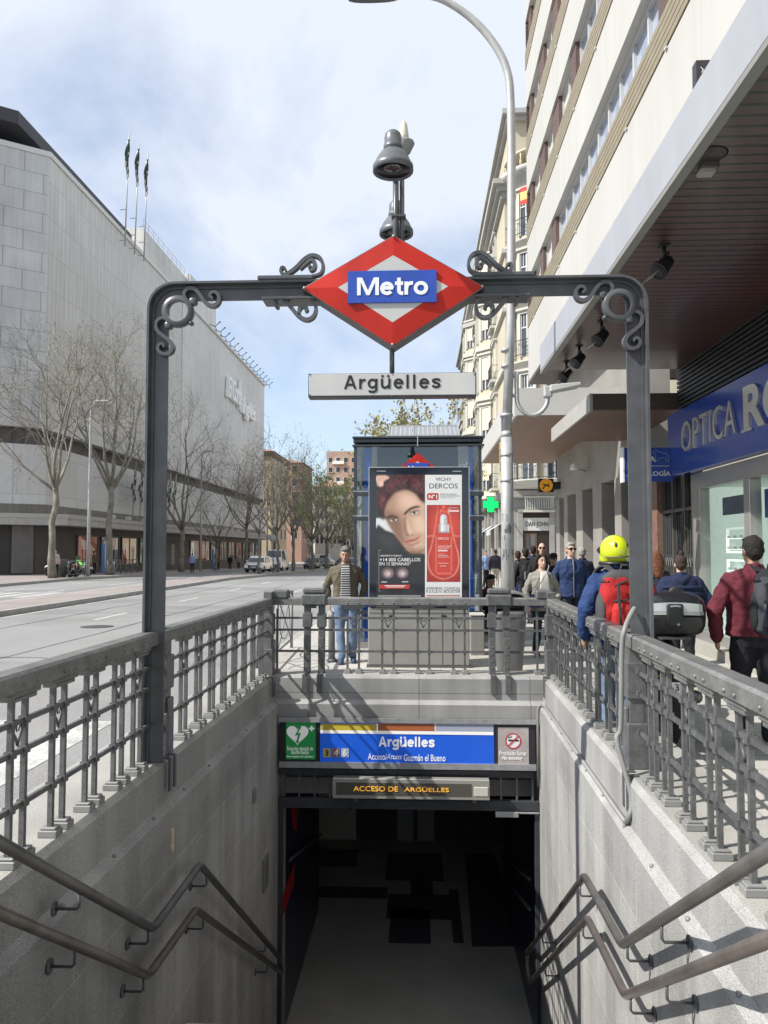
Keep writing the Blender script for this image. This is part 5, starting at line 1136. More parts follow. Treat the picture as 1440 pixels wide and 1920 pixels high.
MB().box((XW - .02, YF0, 4.0), (XW + .2, YCE, 7.2)).build('upper_shop_wall', M('shop_dark_wall', (.03, .03, .034), .6), ab)
# second canopy (small, brown underside) and third (long)
X2, Y2a, Y2b = 3.08, 13.86, 17.9
GF = M('grey_fascia', (.36, .355, .34), .5, noise=(2, .06))
DBF = M('dark_brown_fascia', (.075, .06, .055), .5)
b = MB().box((X2, Y2a, 4.15), (X2 + .05, Y2b, 4.46)); b.build('canopy_fascia', GF, ab)
b = MB().box((X2 + .05, Y2a, 4.17), (XW + .1, Y2a + .05, 4.455)); b.build('canopy_end', DBF, ab)
b = MB().box((X2 + .051, Y2a + .051, 4.16), (XW + .1, Y2b, 4.2)); b.build('canopy_soffit', SOF2, ab)
b = MB().box((X2 + .051, Y2a + .051, 4.4), (XW + .1, Y2b, 4.44)); b.build('canopy_roof', GF, ab)
X3, Y3a, Y3b = 2.25, 18.0, 28.0
b = MB().box((X3, Y3a, 4.78), (X3 + .06, Y3b, 5.45)); b.build('canopy_fascia', M('pale_grey_fascia', (.46, .455, .44), .5, noise=(2, .05)), ab)
b = MB().box((X3 + .06, Y3a, 4.80), (XW + .1, Y3a + .06, 5.44)); b.build('canopy_end', MATS['pale_grey_fascia'], ab)
b = MB().box((X3 + .061, Y3a + .061, 4.79), (XW + .1, Y3b, 4.83)); b.build('canopy_soffit', M('light_brown_soffit', (.22, .125, .085), .55, noise=(1.2, .1), grid=('XYZ', 1.4, .6, .006, .7, 0)), ab)
b = MB().box((X3 + .061, Y3a + .061, 5.38), (XW + .1, Y3b, 5.42)); b.build('canopy_roof', GF, ab)
# bank-like grey stone shop front with tall dark windows beyond the optician
b = MB(); xs0, xs1 = XW, XW + .5
b.box((xs0, 16.01, 3.35), (xs1, 26.3, 7.2)); b.box((xs0, 16.01, 0), (xs1, 26.3, .35))
piers = [(16.01, 16.8), (17.9, 18.5), (19.8, 20.8), (22.1, 23.0), (24.3, 24.9), (25.7, 26.3)]
for (ya, yb) in piers: b.box((xs0 - .04, ya, .0), (xs1, yb, 3.346))
b.build('stone_front', SHW, ab)
for i in range(len(piers) - 1):
    ya, yb = piers[i][1], piers[i + 1][0]
    b = MB().box((xs0 + .3, ya, .35), (xs0 + .36, ya + .06, 3.34)).box((xs0 + .3, yb - .06, .35), (xs0 + .36, yb, 3.34)).box((xs0 + .3, ya + .06, 2.5), (xs0 + .36, yb - .06, 2.56))
    wo = b.build('shop_window', M('dark_window_frame', (.05, .05, .055), .4), ab)
    MB().quad((xs0 + .34, ya, .35), (xs0 + .34, yb, .35), (xs0 + .34, yb, 3.34), (xs0 + .34, ya, 3.34)).build('pane', M('dark_shop_glass', (.025, .03, .035), .06, spec=1), wo)
# door with grilles between the stone front and the optician
b = MB().box((XW - .02, 15.32, 0), (XW + .2, 16.0, 3.5)); b.build('granite_pier', M('red_granite', (.20, .115, .085), .4, noise=(9, .25)), ab)
gd = MB().box((XW + .14, 13.35, 0), (XW + .16, 15.31, 3.6)).build('street_door', M('dark_door_glass', (.02, .024, .03), .12), ab)
b = MB()
for y in (13.35, 13.98, 14.63, 15.25): b.box((XW + .06, y, 0), (XW + .135, y + .05, 3.6))
for z in (2.35, 3.0): b.box((XW + .07, 13.4, z), (XW + .13, 15.25, z + .06))
b.build('door_frame', M('door_bronze', (.13, .12, .11), .4, .4), gd)
b = MB()
for k in range(15):
    y = 13.47 + k * .12; b.bar((XW + .1, y, .1), (XW + .1, y, 2.3), .012, .012)
    b.tube([(XW + .09, y - .03, 1.35), (XW + .09, y + .03, 1.5), (XW + .09, y - .03, 1.65)], .008, 4)
b.build('door_grille', IRON, gd)
# optician shop window
ZB, ZTP = .33, 2.88
ALU = M('shop_aluminium', (.36, .35, .335), .35, .5, noise=(3, .05))
b = MB(); X0, X1 = XW - .05, XW + .12
b.box((X0, YF0, 2.66), (X1, 13.34, 2.93)); b.box((X0, YF0, .17), (X1, 13.34, ZB))
for y in (12.95, 11.02, 9.4, 7.2, 5.2, 3.4): b.box((X0, y, ZB), (X1, y + (.39 if y > 12 else .2), 2.66))
b.build('shop_frame', ALU, ab, bevel=.006)
MB().box((XW - .25, YF0, -.002), (XW + .1, 13.34, .169)).build('stone_plinth', M('plinth_stone', (.32, .31, .28), .8, noise=(2, .1), spots=(60, .15)), ab)
for (ya, yb) in ((11.22, 12.95), (9.6, 11.02), (7.4, 9.4), (5.4, 7.2)):
    MB().quad((XW + .04, ya, ZB), (XW + .04, yb, ZB), (XW + .04, yb, 2.66), (XW + .04, ya, 2.66)).build('shop_pane', GLASS('optician_glass', (.84, .92, .88), .0, .02, 1.22), ab)
MINT = M('mint_shop_interior', (.53, .59, .56), .7, noise=(.8, .06), emit=(.56, .61, .58, .38))  # emission here and on the displays stands in for shop lighting
b = MB().box((XW + 1.4, YF0, 0), (XW + 1.45, 13.3, 2.9)).box((XW + .13, 13.14, 0), (XW + 1.39, 13.3, 2.9)).box((XW + .13, YF0, .28), (XW + 1.39, 13.13, .325)); b.build('shop_interior', MINT, ab)
MB().box((XW + .13, YF0, 2.70), (XW + 1.39, 13.13, 2.78)).build('shop_ceiling', M('shop_ceiling', (.7, .7, .68), .7), ab)
MB().box((XW + .15, 11.24, 2.2), (XW + .18, 12.5, 2.48)).build('inner_fascia', M('inner_navy', (.05, .06, .12), .5), ab)
MB().box((XW + .15, 9.9, 2.1), (XW + .2, 11.0, 2.5)).build('inner_sign', M('inner_blue', (.01, .03, .20), .4), ab)
DSP = M('display_white', (.75, .76, .74), .5, emit=(.85, .87, .85, .45))
SPEC = M('spectacle_dark', (.03, .03, .03), .4)
for (yc, zc) in ((12.1, 1.80), (12.1, 1.30), (10.35, 1.80), (10.35, 1.30)):
    b = MB(); w, h, t = .92, .40, .028; x = XW + .22
    b.box((x, yc - w / 2, zc - h / 2), (x + .04, yc - w / 2 + t, zc + h / 2)).box((x, yc + w / 2 - t, zc - h / 2), (x + .04, yc + w / 2, zc + h / 2)).box((x, yc - w / 2 + t, zc - h / 2), (x + .04, yc + w / 2 - t, zc - h / 2 + t)).box((x, yc - w / 2 + t, zc + h / 2 - t), (x + .04, yc + w / 2 - t, zc + h / 2))
    b.box((x - .02, yc - w / 2 + .04, zc - h / 2 + .05), (x + .06, yc + w / 2 - .04, zc - h / 2 + .06)).box((x - .02, yc - w / 2 + .04, zc + .02), (x + .06, yc + w / 2 - .04, zc + .03))
    do = b.build('display_frame', DSP, ab)
    b = MB()
    for k in range(4):
        for zz in (zc + .035, zc - h / 2 + .065):
            y = yc - .36 + k * .24
            for d in (-.035, .035): b.tube([(x, y + d + .025 * math.cos(a * 1.0472), zz + .02 + .018 * math.sin(a * 1.0472)) for a in range(7)], .004, 4)
            b.tube([(x, y - .01, zz + .025), (x, y + .01, zz + .025)], .004, 4)
    b.build('spectacles', SPEC, do)
b = MB().box((XW + .3, 10.4, .325), (XW + .9, 12.4, .9)); b.build('display_plinth', M('pale_mint', (.6, .72, .66), .5, emit=(.66, .78, .73, .4)), ab)

# optician sign band
b = MB()
for (z, y0, y1) in ((.95, 9.7, 12.8), (1.05, 7.4, 9.3)): b.box((XW + .3, y0, z), (XW + .75, y1, z + .025))
for k in range(12): b.box((XW + .45, 9.8 + k * .25, .975), (XW + .6, 9.86 + k * .25, 1.03 + .04 * (k % 3)))
b.build('glass_shelf', M('shelf_pale', (.42, .48, .46), .3), ab)
MB().box((XW + .9, 10.2, .9), (XW + .93, 12.6, 2.45)).build('poster_board', M('shop_poster', (.40, .47, .44), .5, noise=(2.2, .35)), ab)
os_ = thing('shop_sign', 'long deep blue shop sign with raised silver OPTICA ROMA letters', 'sign', (XW - .12, 9, 2.94))
BSG = M('optician_blue', (.010, .045, .27), .22, noise=(.6, .1), coat=.3)
b = MB().box((XW - .24, YF0, 2.94), (XW - .06, 13.9, 4.04)); b.build('panel', BSG, os_, bevel=.006)
SIL = M('silver_letters', (.62, .61, .58), .3, .75)
b = MB(); xs = XW - .25
ya = PX(1280, 830, X=xs).y; yb = PX(1382, 800, X=xs).y
text_into(b, 'OPTICA', (xs, (ya + yb) / 2, 3.53), (0, -1, 0), (0, 0, 1), width=ya - yb, height=.50, bold=-.004, depth=.05)
yc = PX(1397, 780, X=xs).y; text_into(b, 'ROMA', (xs, yc - 1.5, 3.56), (0, -1, 0), (0, 0, 1), width=3.0, height=.62, bold=.03, depth=.05)
for k in range(1): pass
for yy in (yc - .0, yc - .16): b.box((xs - .02, yy - .06, 3.25), (xs + .0, yy + .10, 3.29))
b.build('lettering', SIL, os_)
bs = thing('blade_sign', 'square blue projecting sign of the optician half hidden behind the right post of the arch', 'sign', (4.1, 14, 2.9))
YB = 13.75; a = PX(1171, 903, Y=YB); c = PX(1262, 839, Y=YB)
b = MB().box((a.x, YB, a.z), (c.x, YB + .18, c.z)); b.build('panel', BSG, bs, bevel=.006)
MB().box((a.x - .03, YB - .01, a.z - .01), (a.x - .001, YB + .19, c.z + .01)).build('edge', WHITE, bs)
b = MB(); def_ = lambda px, py: (lambda p: Vector((p.x, YB - .005, p.z)))(PX(px, py, Y=YB))
q = YB / FPX
text_into(b, 'ÓPTICA', def_(1199, 850.5), (1, 0, 0), (0, 0, 1), width=34 * q, height=9 * q, depth=.004, bold=.01)
text_into(b, 'ROMA', def_(1204, 861), (1, 0, 0), (0, 0, 1), width=50 * q, height=11 * q, depth=.004, bold=.02)
text_into(b, 'AUDIOLOGÍA', def_(1216, 887), (1, 0, 0), (0, 0, 1), width=80 * q, height=11 * q, depth=.004, bold=.025)
v0 = def_(1176, 874.5); v1 = def_(1255, 873.2); b.box((v0.x, YB - .006, v0.z), (v1.x, YB - .002, v1.z))
b.build('lettering', M('sign_letters_pale', (.62, .62, .62), .4), bs)
b = MB(); W_ = [(1230, 865), (1228, 852), (1225, 847), (1229, 843), (1233, 846), (1242, 849), (1250, 851), (1253, 856), (1254, 865), (1250, 865), (1248, 858), (1240, 859), (1236, 858), (1234, 865), (1230, 865)]
b.sweep([def_(*w) for w in W_], .004, .010, (0, 1, 0)); b.build('wolf_outline', M('wolf_line', (.25, .28, .42), .4), bs)
# spotlights under the canopy
for i, (px, py, s) in enumerate(((1245, 487, 1.0), (1128, 630, 1), (1086, 676, 1), (1062, 703, .9))):
    p = PX(px, py - 28 * s, Z=ZC0)
    t = thing('canopy_spotlight', ('black floodlight hanging under the slatted canopy, nearest and largest of the four', 'black floodlight under the canopy seen through the ring ornament of the arch', 'black floodlight under the canopy just left of the arch post, third from the front', 'smallest and farthest black floodlight under the slatted canopy')[i], 'floodlight', p, group='floodlights under the shop canopy')
    b = MB().box((p.x - .05, p.y - .05, p.z - .02), (p.x + .05, p.y + .05, p.z - .0)).tube([p, p + Vector((0, 0, -.14))], .022, 8); b.build('stem', M('spot_black', (.015, .016, .02), .45), t)
    h = p + Vector((0, 0, -.22)); dn = Vector((-.55, -.25, -.55)).normalized(); b = MB().lathe([(.0, -.10), (.06, -.09), (.075, .0), (.10, .10), (.10, .12), (.09, .12), (.085, .10), (0, .09)], h, 14, M4=dn.to_track_quat('Z', 'Y').to_matrix()); b.build('head', MATS['spot_black'], t)
    b = MB().sweep([h + Vector((.0, -.12, .06)), h + Vector((0, -.12, .10)), h + Vector((0, .12, .10)), h + Vector((0, .12, .06))], .03, .012, (1, 0, 0)); b.build('yoke', MATS['spot_black'], t)
    u = h + dn * .13; b = MB().add([u + Vector((-.02, -.12, -.02)), u + Vector((-.02, .12, -.02)), u + Vector((-.14, .12, -.10)), u + Vector((-.14, -.12, -.10))], [(0, 1, 2, 3)]).add([u + Vector((-.02, -.12, -.012)), u + Vector((-.02, .12, -.012)), u + Vector((-.14, .12, -.092)), u + Vector((-.14, -.12, -.092))], [(3, 2, 1, 0)]); b.build('flap', M('spot_flap', (.45, .45, .46), .4, .5), t)
p = PX(1331, 290, Z=ZC0); rl_ = thing('soffit_lamp', 'small round recessed lamp in the dark slatted canopy ceiling', 'lamp', p)
MB().lathe([(.0, -.03), (.10, -.03), (.13, -.002), (.14, -.002)], p, 18).build('ring', M('soffit_ring', (.05, .04, .04), .5), rl_)
p = PX(1328, 302, Z=ZC0); s2 = thing('soffit_sensor', 'small pale box hanging from the slatted canopy ceiling', 'sensor', p); MB().cbox(p + Vector((0, 0, -.05)), (.14, .12, .07)).build('box', M('sensor_box_pale', (.08, .075, .07), .5), s2, bevel=.01); MB().cbox(p + Vector((-.02, 0, -.1)), (.12, .10, .03)).build('lens', M('lens_pale', (.3, .29, .27), .4), s2)
# little black sign high on the facade
YS = 9.4; a = PX(1306, 152, Y=YS); c = PX(1337, 112, Y=YS); ks = thing('facade_sign', 'small black projecting box sign with white scribble high on the white facade', 'sign', a)
MB().box((a.x, YS, a.z - .15), (XF - .003, YS + .14, c.z)).build('panel', M('sign_black', (.025, .025, .028), .4), ks)
b = MB(); d0 = Vector((a.x, YS - .008, a.z)); b.tube([d0 + Vector((x, 0, z)) for x, z in ((.05, .17), (.08, .14), (.06, .10), (.10, .13), (.14, .16), (.12, .10), (.17, .15))], .006, 5); b.build('lettering', WHITE, ks)

# ================================================================== CORNER BUILDING (cream) beyond the side street
cb = thing('corner_building', 'ornate cream corner building with rounded bay, cornices and iron balconies beyond the modern block', 'building', (9, 55, 0))
CST = M('cream_facade', (.49, .45, .345), .8, noise=(.25, .06), streak=.07)
CTR = M('pale_cornice', (.40, .40, .39), .8, noise=(.5, .08), streak=.1)
CTRL = M('pale_trim', (.50, .49, .45), .8, noise=(.5, .06))
CWF = M('white_joinery', (.52, .53, .54), .5)
CWG = M('corner_window_glass', (.07, .08, .095), .08)
XA, YA, YB2 = 5.25, 46.0, 92.0
GRY = M('corner_ground_stone', (.30, .295, .28), .7, noise=(.8, .1), grid=('XZY', 1.1, .6, .01, .75, .5))
MB().box((XA, YA, 5.2), (XA + 16, YB2, 23.6)).build('wall', CST, cb)
MB().box((XA + .4, YA + .3, 24.2), (XA + 15, YB2 - .5, 28.2)).build('attic_wall', CST, cb)
b = MB().box((XA - .75, YA - .7, 23.6), (XA + 16, YB2, 23.9)).box((XA - .5, YA - .45, 23.3), (XA + 16, YB2, 23.598)).box((XA - .25, YA - .2, 22.9), (XA + 16, YB2, 23.298)); b.build('cornice', CTR, cb)
b = MB().box((XA - .1, YA - .2, 28.2), (XA + 15.5, YB2 - .5, 28.5)).box((XA + .15, YA + .05, 27.9), (XA + 15.4, YB2 - .6, 28.198)); b.build('attic_cornice', CTR, cb)
for z in (9.0, 12.6, 16.2, 19.8):
    MB().box((XA - .22, YA - .2, z - .25), (XA + 16, YB2 - .01, z)).build('string_course', CTRL, cb)
MB().box((XA + .3, YA - .001, -2.6), (XA + 16, YB2, 5.199)).build('ground_floor', GRY, cb)
b = MB().box((XA - .3, YA - .35, 4.75), (XA + 16, YB2 - .02, 5.15)); b.build('ground_cornice', GRY, cb)
IR = M('balcony_iron', (.04, .042, .045), .5)
def cwin(x, y, z, w, h, nrm, balcony=True, blind=False):
    nrm = Vector(nrm).normalized(); rt = Vector((-nrm.y, nrm.x, 0)); c = Vector((x, y, z))
    def bb(mb, a0, a1, z0, z1, o0, o1): mb.add([c + rt * a + nrm * o + Vector((0, 0, zz)) for zz in (z0, z1) for a, o in ((a0, o0), (a1, o0), (a1, o1), (a0, o1))], [(0, 3, 2, 1), (4, 5, 6, 7), (0, 1, 5, 4), (1, 2, 6, 5), (2, 3, 7, 6), (3, 0, 4, 7)])
    b = MB(); t = .18
    bb(b, -w / 2 - t, -w / 2, 0, h + t, .002, .14); bb(b, w / 2, w / 2 + t, 0, h + t, .002, .14); bb(b, -w / 2, w / 2, h, h + t, .002, .14); bb(b, -w / 2 - .3, w / 2 + .3, h + t, h + t + .14, .002, .26)
    wo = b.build('window', CTRL, cb)
    b = MB(); bb(b, -w / 2, w / 2, 0, h, .004, .02); b.build('pane', CWG, wo)
    b = MB(); f = .06
    for a in (-w / 2 + f / 2, -.0, w / 2 - f / 2): bb(b, a - f / 2 - (.015 if a == 0 else 0), a + f / 2 + (.015 if a == 0 else 0), .002, h - .002, .022, .07)
    for a in (-w / 4, w / 4): bb(b, a - .018, a + .018, h * .68, h - .003, .022, .06)
    bb(b, -w / 2 + f, w / 2 - f, h * .66, h * .69, .0225, .065)
    b.build('casement', CWF, wo)
    if blind: b = MB(); bb(b, -w / 2 + .03, w / 2 - .03, h * .3, h - .01, .075, .09); b.build('blind', M('cream_blind', (.6, .56, .46), .8), wo)
    if balcony:
        b = MB(); bb(b, -w / 2 - .35, w / 2 + .35, -.16, -.002, .003, .5); sl = b.build('balcony_slab', CTRL, cb)
        b = MB()
        for k in range(13):
            a = -w / 2 - .32 + (w + .64) * k / 12; p = c + rt * a + nrm * .46; b.bar(p, p + Vector((0, 0, .95)), .02, .02)
        for zz in (.08, .5, .95): b.bar(c + rt * (-w / 2 - .33) + nrm * .46 + Vector((0, 0, zz)), c + rt * (w / 2 + .33) + nrm * .46 + Vector((0, 0, zz)), .03, .03)
        for s_ in (-1, 1):
            for zz in (.08, .95): b.bar(c + rt * s_ * (w / 2 + .33) + nrm * .02 + Vector((0, 0, zz)), c + rt * s_ * (w / 2 + .33) + nrm * .46 + Vector((0, 0, zz)), .03, .03)
        for k in range(4):
            a = -w / 2 - .1 + (w + .2) * k / 3; p = c + rt * a + nrm * .47 + Vector((0, 0, .5)); b.tube([p + rt * .14 * math.cos(j * .785) + Vector((0, 0, .2 * math.sin(j * .785))) for j in range(9)], .015, 4)
        b.build('balcony_railing', IR, sl)
zs = (5.6, 9.2, 12.8, 16.4, 20.0)
for z in zs:
    for k, y in enumerate((51.5, 56.5, 61.5, 66.5, 72.5, 78, 83, 88)):
        if k in (1, 4): continue
        cwin(XA, y, z + .1, 1.25, 2.45, (-1, 0, 0), True, (k + int(z)) % 3 == 0)
# projecting bays (miradores) on the long side
for (y0, y1) in ((55, 58), (71, 74.5)):
    P = [(XA, y0 - .9), (XA - .85, y0), (XA - .85, y1), (XA, y1 + .9)]
    b = MB(); b.prism(P, lambda x, y: (x, y, 5.6), (0, 0, 17.2)); b.build('bay', CST, cb)
    for z in (5.6, 9.0, 12.6, 16.2, 19.8, 22.6):
        e = [(XA + .0, y0 - 1.25), (XA - 1.1, y0 - .12), (XA - 1.1, y1 + .12), (XA, y1 + 1.25)]; b = MB(); b.prism(e, lambda x, y: (x, y, z - .35), (0, 0, .36)); b.build('bay_cornice', CTR if z > 20 else CTRL, cb)
    for z in zs:
        cwin(XA - .85, (y0 + y1) / 2, z + .25, 1.4, 2.3, (-1, 0, 0), False)
        cwin(XA - .425, y0 - .45, z + .25, .7, 2.3, (-.9, -.85, 0), False, True)
# rounded corner bay facing us
TC = Vector((7.75, 46.2, 0)); TR = 2.1
b = MB().lathe([(TR, 5.3), (TR, 24)], TC, 36); b.build('round_bay', CST, cb)
for z in (5.7, 9.0, 12.6, 16.2, 19.8):
    b = MB().lathe([(TR, z - .45), (TR + .12, z - .4), (TR + .2, z - .2), (TR + .42, z - .08), (TR + .45, z), (TR, z + .02)], TC, 36); b.build('bay_cornice', CTRL, cb)
b = MB().lathe([(TR, 23.0), (TR + .15, 23.2), (TR + .3, 23.5), (TR + .75, 23.75), (TR + .8, 24.0), (TR, 24.1)], TC, 36); b.build('bay_cornice', CTR, cb)
b = MB().lathe([(TR + .3, 24.1), (TR + .34, 24.12), (TR + .34, 24.2), (TR + .2, 24.2)], TC, 36).lathe([(TR + .2, 25.0), (TR + .38, 25.0), (TR + .38, 25.15), (TR + .2, 25.15)], TC, 36)
for k in range(24):
    a = 2 * math.pi * k / 24; b.lathe([(.06, 24.2), (.09, 24.45), (.05, 24.7), (.06, 25.0)], TC + Vector(((TR + .3) * math.cos(a), (TR + .3) * math.sin(a), 0)), 6)
b.build('balustrade', CST, cb)
for z in zs:
    for an in (-1.57 - .72, -1.57, -1.57 + .72, -1.57 - 1.45):
        nn = Vector((math.cos(an), math.sin(an), 0)); p = TC + nn * (TR - .02); cwin(p.x, p.y, z + .15, .85, 2.5, nn, False)
    b = MB()
    for zz in (.2, 1.05): b.tube([TC + Vector(((TR + .34) * math.cos(a), (TR + .34) * math.sin(a), z + zz)) for a in [-3.6 + 4.1 * k / 30 for k in range(31)]], .025, 5)
    for k in range(40): a = -3.6 + 4.1 * k / 39; p = TC + Vector(((TR + .34) * math.cos(a), (TR + .34) * math.sin(a), z + .2)); b.bar(p, p + Vector((0, 0, .85)), .02, .02)
    for k in range(7): a = -3.4 + 3.7 * k / 6; p = TC + Vector(((TR + .36) * math.cos(a), (TR + .36) * math.sin(a), z + .62)); r_ = Vector((-math.sin(a), math.cos(a), 0)); b.tube([p + r_ * .2 * math.cos(j * .785) + Vector((0, 0, .3 * math.sin(j * .785))) for j in range(9)], .016, 4)
    b.build('balcony_railing', IR, cb)
# balustrade along roof of the long side
b = MB(); b.box((XA - .55, 49, 24.75), (XA - .3, 74, 24.95))
for k in range(60): b.box((XA - .5, 49.2 + k * .38, 23.9), (XA - .36, 49.35 + k * .38, 24.75))
b.build('balustrade', CST, cb)
# spanish flag cloth on the round bay balcony
hf = thing('balcony_flag', 'red and yellow flag draped over a high balcony of the cream corner building', 'flag', TC + Vector((0, -2.2, 17))); b = MB(); zc = PX(985, 366, Y=44.2).z
for i, (z0, z1, m) in enumerate(((zc + .25, zc + .5, 0), (zc - .25, zc + .25, 1), (zc - .5, zc - .25, 0))):
    b.m = m; n = 10; V = [TC + Vector(((TR + .42) * math.cos(a), (TR + .42) * math.sin(a), z)) for z in (z0, z1) for a in [-2.35 + 1.1 * k / n for k in range(n + 1)]]
    b.add(V, [(k, k + 1, n + 2 + k, n + 1 + k) for k in range(n)])
b.build('cloth', [M('flag_red', (.5, .05, .04), .8), M('flag_yellow', (.60, .48, .18), .8)], hf)
# shop at the foot of the corner building
Y0 = YA - .012
def SP(px, py, d=0): p = PX(px, py, Y=Y0); return Vector((p.x, Y0 - d, p.z))
def srect(mb, x0, y0, x1, y1, d, t): a = SP(x0, y1); c = SP(x1, y0); return mb.box((a.x, Y0 - d - t, a.z), (c.x, Y0 - d, c.z))
b = MB(); srect(b, 971, 961, 979, 1115, 0, .25); srect(b, 1031, 961, 1038, 1115, 0, .25); srect(b, 971, 955, 1038, 961, .0, .28); b.build('shop_surround', GRY, cb)
b = MB(); srect(b, 979, 961.2, 1031, 1112, .0, .02); so = b.build('shop_entrance', M('shop_dark_inside', (.025, .016, .014), .5), cb)
b = MB(); srect(b, 979, 971, 1031, 995, .021, .1); so2 = b.build('shop_board', M('shop_board_pale', (.55, .55, .53), .5), cb)
b = MB(); text_into(b, 'DAN JOHN', SP(1006, 984, .125), (1, 0, 0), (0, 0, 1), width=42 * Y0 / FPX, height=11.5 * Y0 / FPX, bold=.02, depth=.01); b.build('lettering', M('shop_letters', (.05, .05, .05), .5), so2)
b = MB(); srect(b, 984, 1000, 1006, 1110, .021, .03); b.build('door_leaf', M('door_wood', (.16, .085, .045), .4), so)
b = MB(); srect(b, 987, 1003, 992, 1100, .052, .02); srect(b, 996, 1003, 1003, 1100, .052, .02); b.build('door_glass', M('door_grey_glass', (.12, .13, .14), .15), so)
b = MB(); srect(b, 984, 897, 1036, 955, .0, .08); wo = b.build('mezzanine_window', CWF, cb)
b = MB()
for x0, x1 in ((987, 995), (999, 1007), (1011, 1019), (1023, 1031)): srect(b, x0, 900, x1, 950, .081, .02)
b.build('pane', M('pale_blue_glass', (.30, .36, .42), .1), wo)
b = MB()
for k in range(13): x = 983 + k * 4.3; srect(b, x, 932, x + 1.2, 958, .35, .06)
srect(b, 981, 931, 1038, 934, .33, .1); srect(b, 981, 957, 1038, 961, .1, .45); b.build('balustrade', CTRL, cb)
# ground floor piers of the long side
for k in range(16):
    y = 48 + k * 2.7; MB().box((XA + .05, y, -1.5), (XA + .298, y + .8, 4.7)).build('pier', GRY, cb)
    MB().quad((XA + .29, y + .9, -.3), (XA + .29, y + 2.6, -.3), (XA + .29, y + 2.6, 3.6), (XA + .29, y + .9, 3.6)).build('shop_window', M('shop_glass_far', (.06, .065, .07), .1), cb)
for k in range(3):
    y = 49 + k * 6.4; a = thing('shop_awning', ('pale grey awning over the shop nearest the green cross', 'pale grey awning over the second shop of the cream building', 'pale grey awning over the third shop of the cream building')[k], 'awning', (XA - .3, y, 3.2))
    MB().add([(XA + .28, y, 3.5), (XA + .28, y + 3, 3.5), (XA - .7, y + 3, 2.9), (XA - .7, y, 2.9), (XA - .7, y + 3, 2.6), (XA - .7, y, 2.6)], [(0, 1, 2, 3), (3, 2, 4, 5)]).build('canvas', M('awning_pale', (.5, .52, .56), .8), a)
for i, (y0, y1, h, m) in enumerate(((92.3, 118, 17, PALE), (118.3, 150, 18, BRK2), (150.3, 200, 21, CRM))):
    block(('pale_apartments', 'pink_apartments', 'cream_apartments')[i], ('pale stone apartment house after the cream corner building', 'pinkish apartment house farther along the right side of the street', 'cream apartment house at the far right end of the street')[i], 5.5, 20, y0, y1, h, m, 6, 6, 'YZ', (1.3, 2), 4.5, 3.4, None, CTRL)
# pharmacy cross
pc = thing('pharmacy_cross', 'bright green lit pharmacy cross beside the tall lamp post', 'sign', (3, 32, 3.5)); YP = 44.0
c = PX(920, 946, Y=YP); a = 14.5 * YP / FPX; w = a * .42
def plus(s, w): return [(-w, -s), (w, -s), (w, -w), (s, -w), (s, w), (w, w), (w, s), (-w, s), (-w, w), (-s, w), (-s, -w), (-w, -w)]
b = MB(); b.prism(plus(a * 1.08, w * 1.2), lambda x, z: (c.x + x, YP, c.z + z), (0, .16, 0)); b.build('casing', M('cross_case', (.02, .05, .025), .5), pc)
b = MB(); b.prism(plus(a * .96, w * 1.0), lambda x, z: (c.x + x, YP - .012, c.z + z), (0, .01, 0)); b.build('lit_face', M('cross_green', (.0, .6, .08), .4, emit=(.0, 1, .10, 1.1)), pc)
MB().tube([(c.x, YP + .08, c.z), (XA, YP + 3.0, c.z)], .04, 6).build('arm', IRON, pc)
# bank sign
bk = thing('bank_sign', 'black square projecting sign with an orange disc and star figure', 'sign', (4.2, 24, 3.5)); YK = 25.6
a = PX(1010, 923, Y=YK); c2 = PX(1038, 897, Y=YK); c = (a + c2) / 2
MB().box((a.x, YK, a.z), (c2.x, YK + .2, c2.z)).build('box', M('bank_black', (.02, .02, .022), .4), bk, bevel=.01); MB().box((c2.x, YK + .04, c.z - .12), (XW - .003, YK + .16, c.z + .12)).build('arm', MATS['bank_black'], bk)
r = 12.3 * YK / FPX; b = MB().add([(c.x + r * math.cos(k * .2618), YK - .006, c.z + r * math.sin(k * .2618)) for k in range(24)], [tuple(range(24))]); b.build('disc', M('bank_orange', (.55, .25, .02), .4, emit=(.6, .27, .02, .2)), bk)
b = MB(); S_ = [(-.62, .12), (-.2, .22), (.12, .05), (.5, .5), (.35, .08), (.62, -.35), (.2, -.15), (-.05, -.12), (-.35, -.42), (-.5, -.38), (-.22, -.02)]
b.add([(c.x + x * r, YK - .010, c.z + z * r) for x, z in S_], [tuple(range(len(S_)))]); b.ell((c.x - .45 * r, YK - .012, c.z - .45 * r), (.13 * r, .006, .13 * r), 8, 5); b.build('star_figure', MATS['bank_black'], bk)
# cctv cameras on the stone front
for i, (px, py, Y) in enumerate(((1078, 880, 20.5),)):
    p = PX(px, py, X=XW - .35); t = thing('security_camera', 'pale security camera on a bracket on the grey stone shop front', 'camera', p)
    MB().tube([p + Vector((.32, 0, -.05)), p], .02, 6).build('arm', STEEL, t); MB().cbox(p + Vector((-.05, -.2, .05)), (.16, .55, .16)).build('housing', M('cctv_pale', (.5, .5, .5), .4), t, bevel=.02)

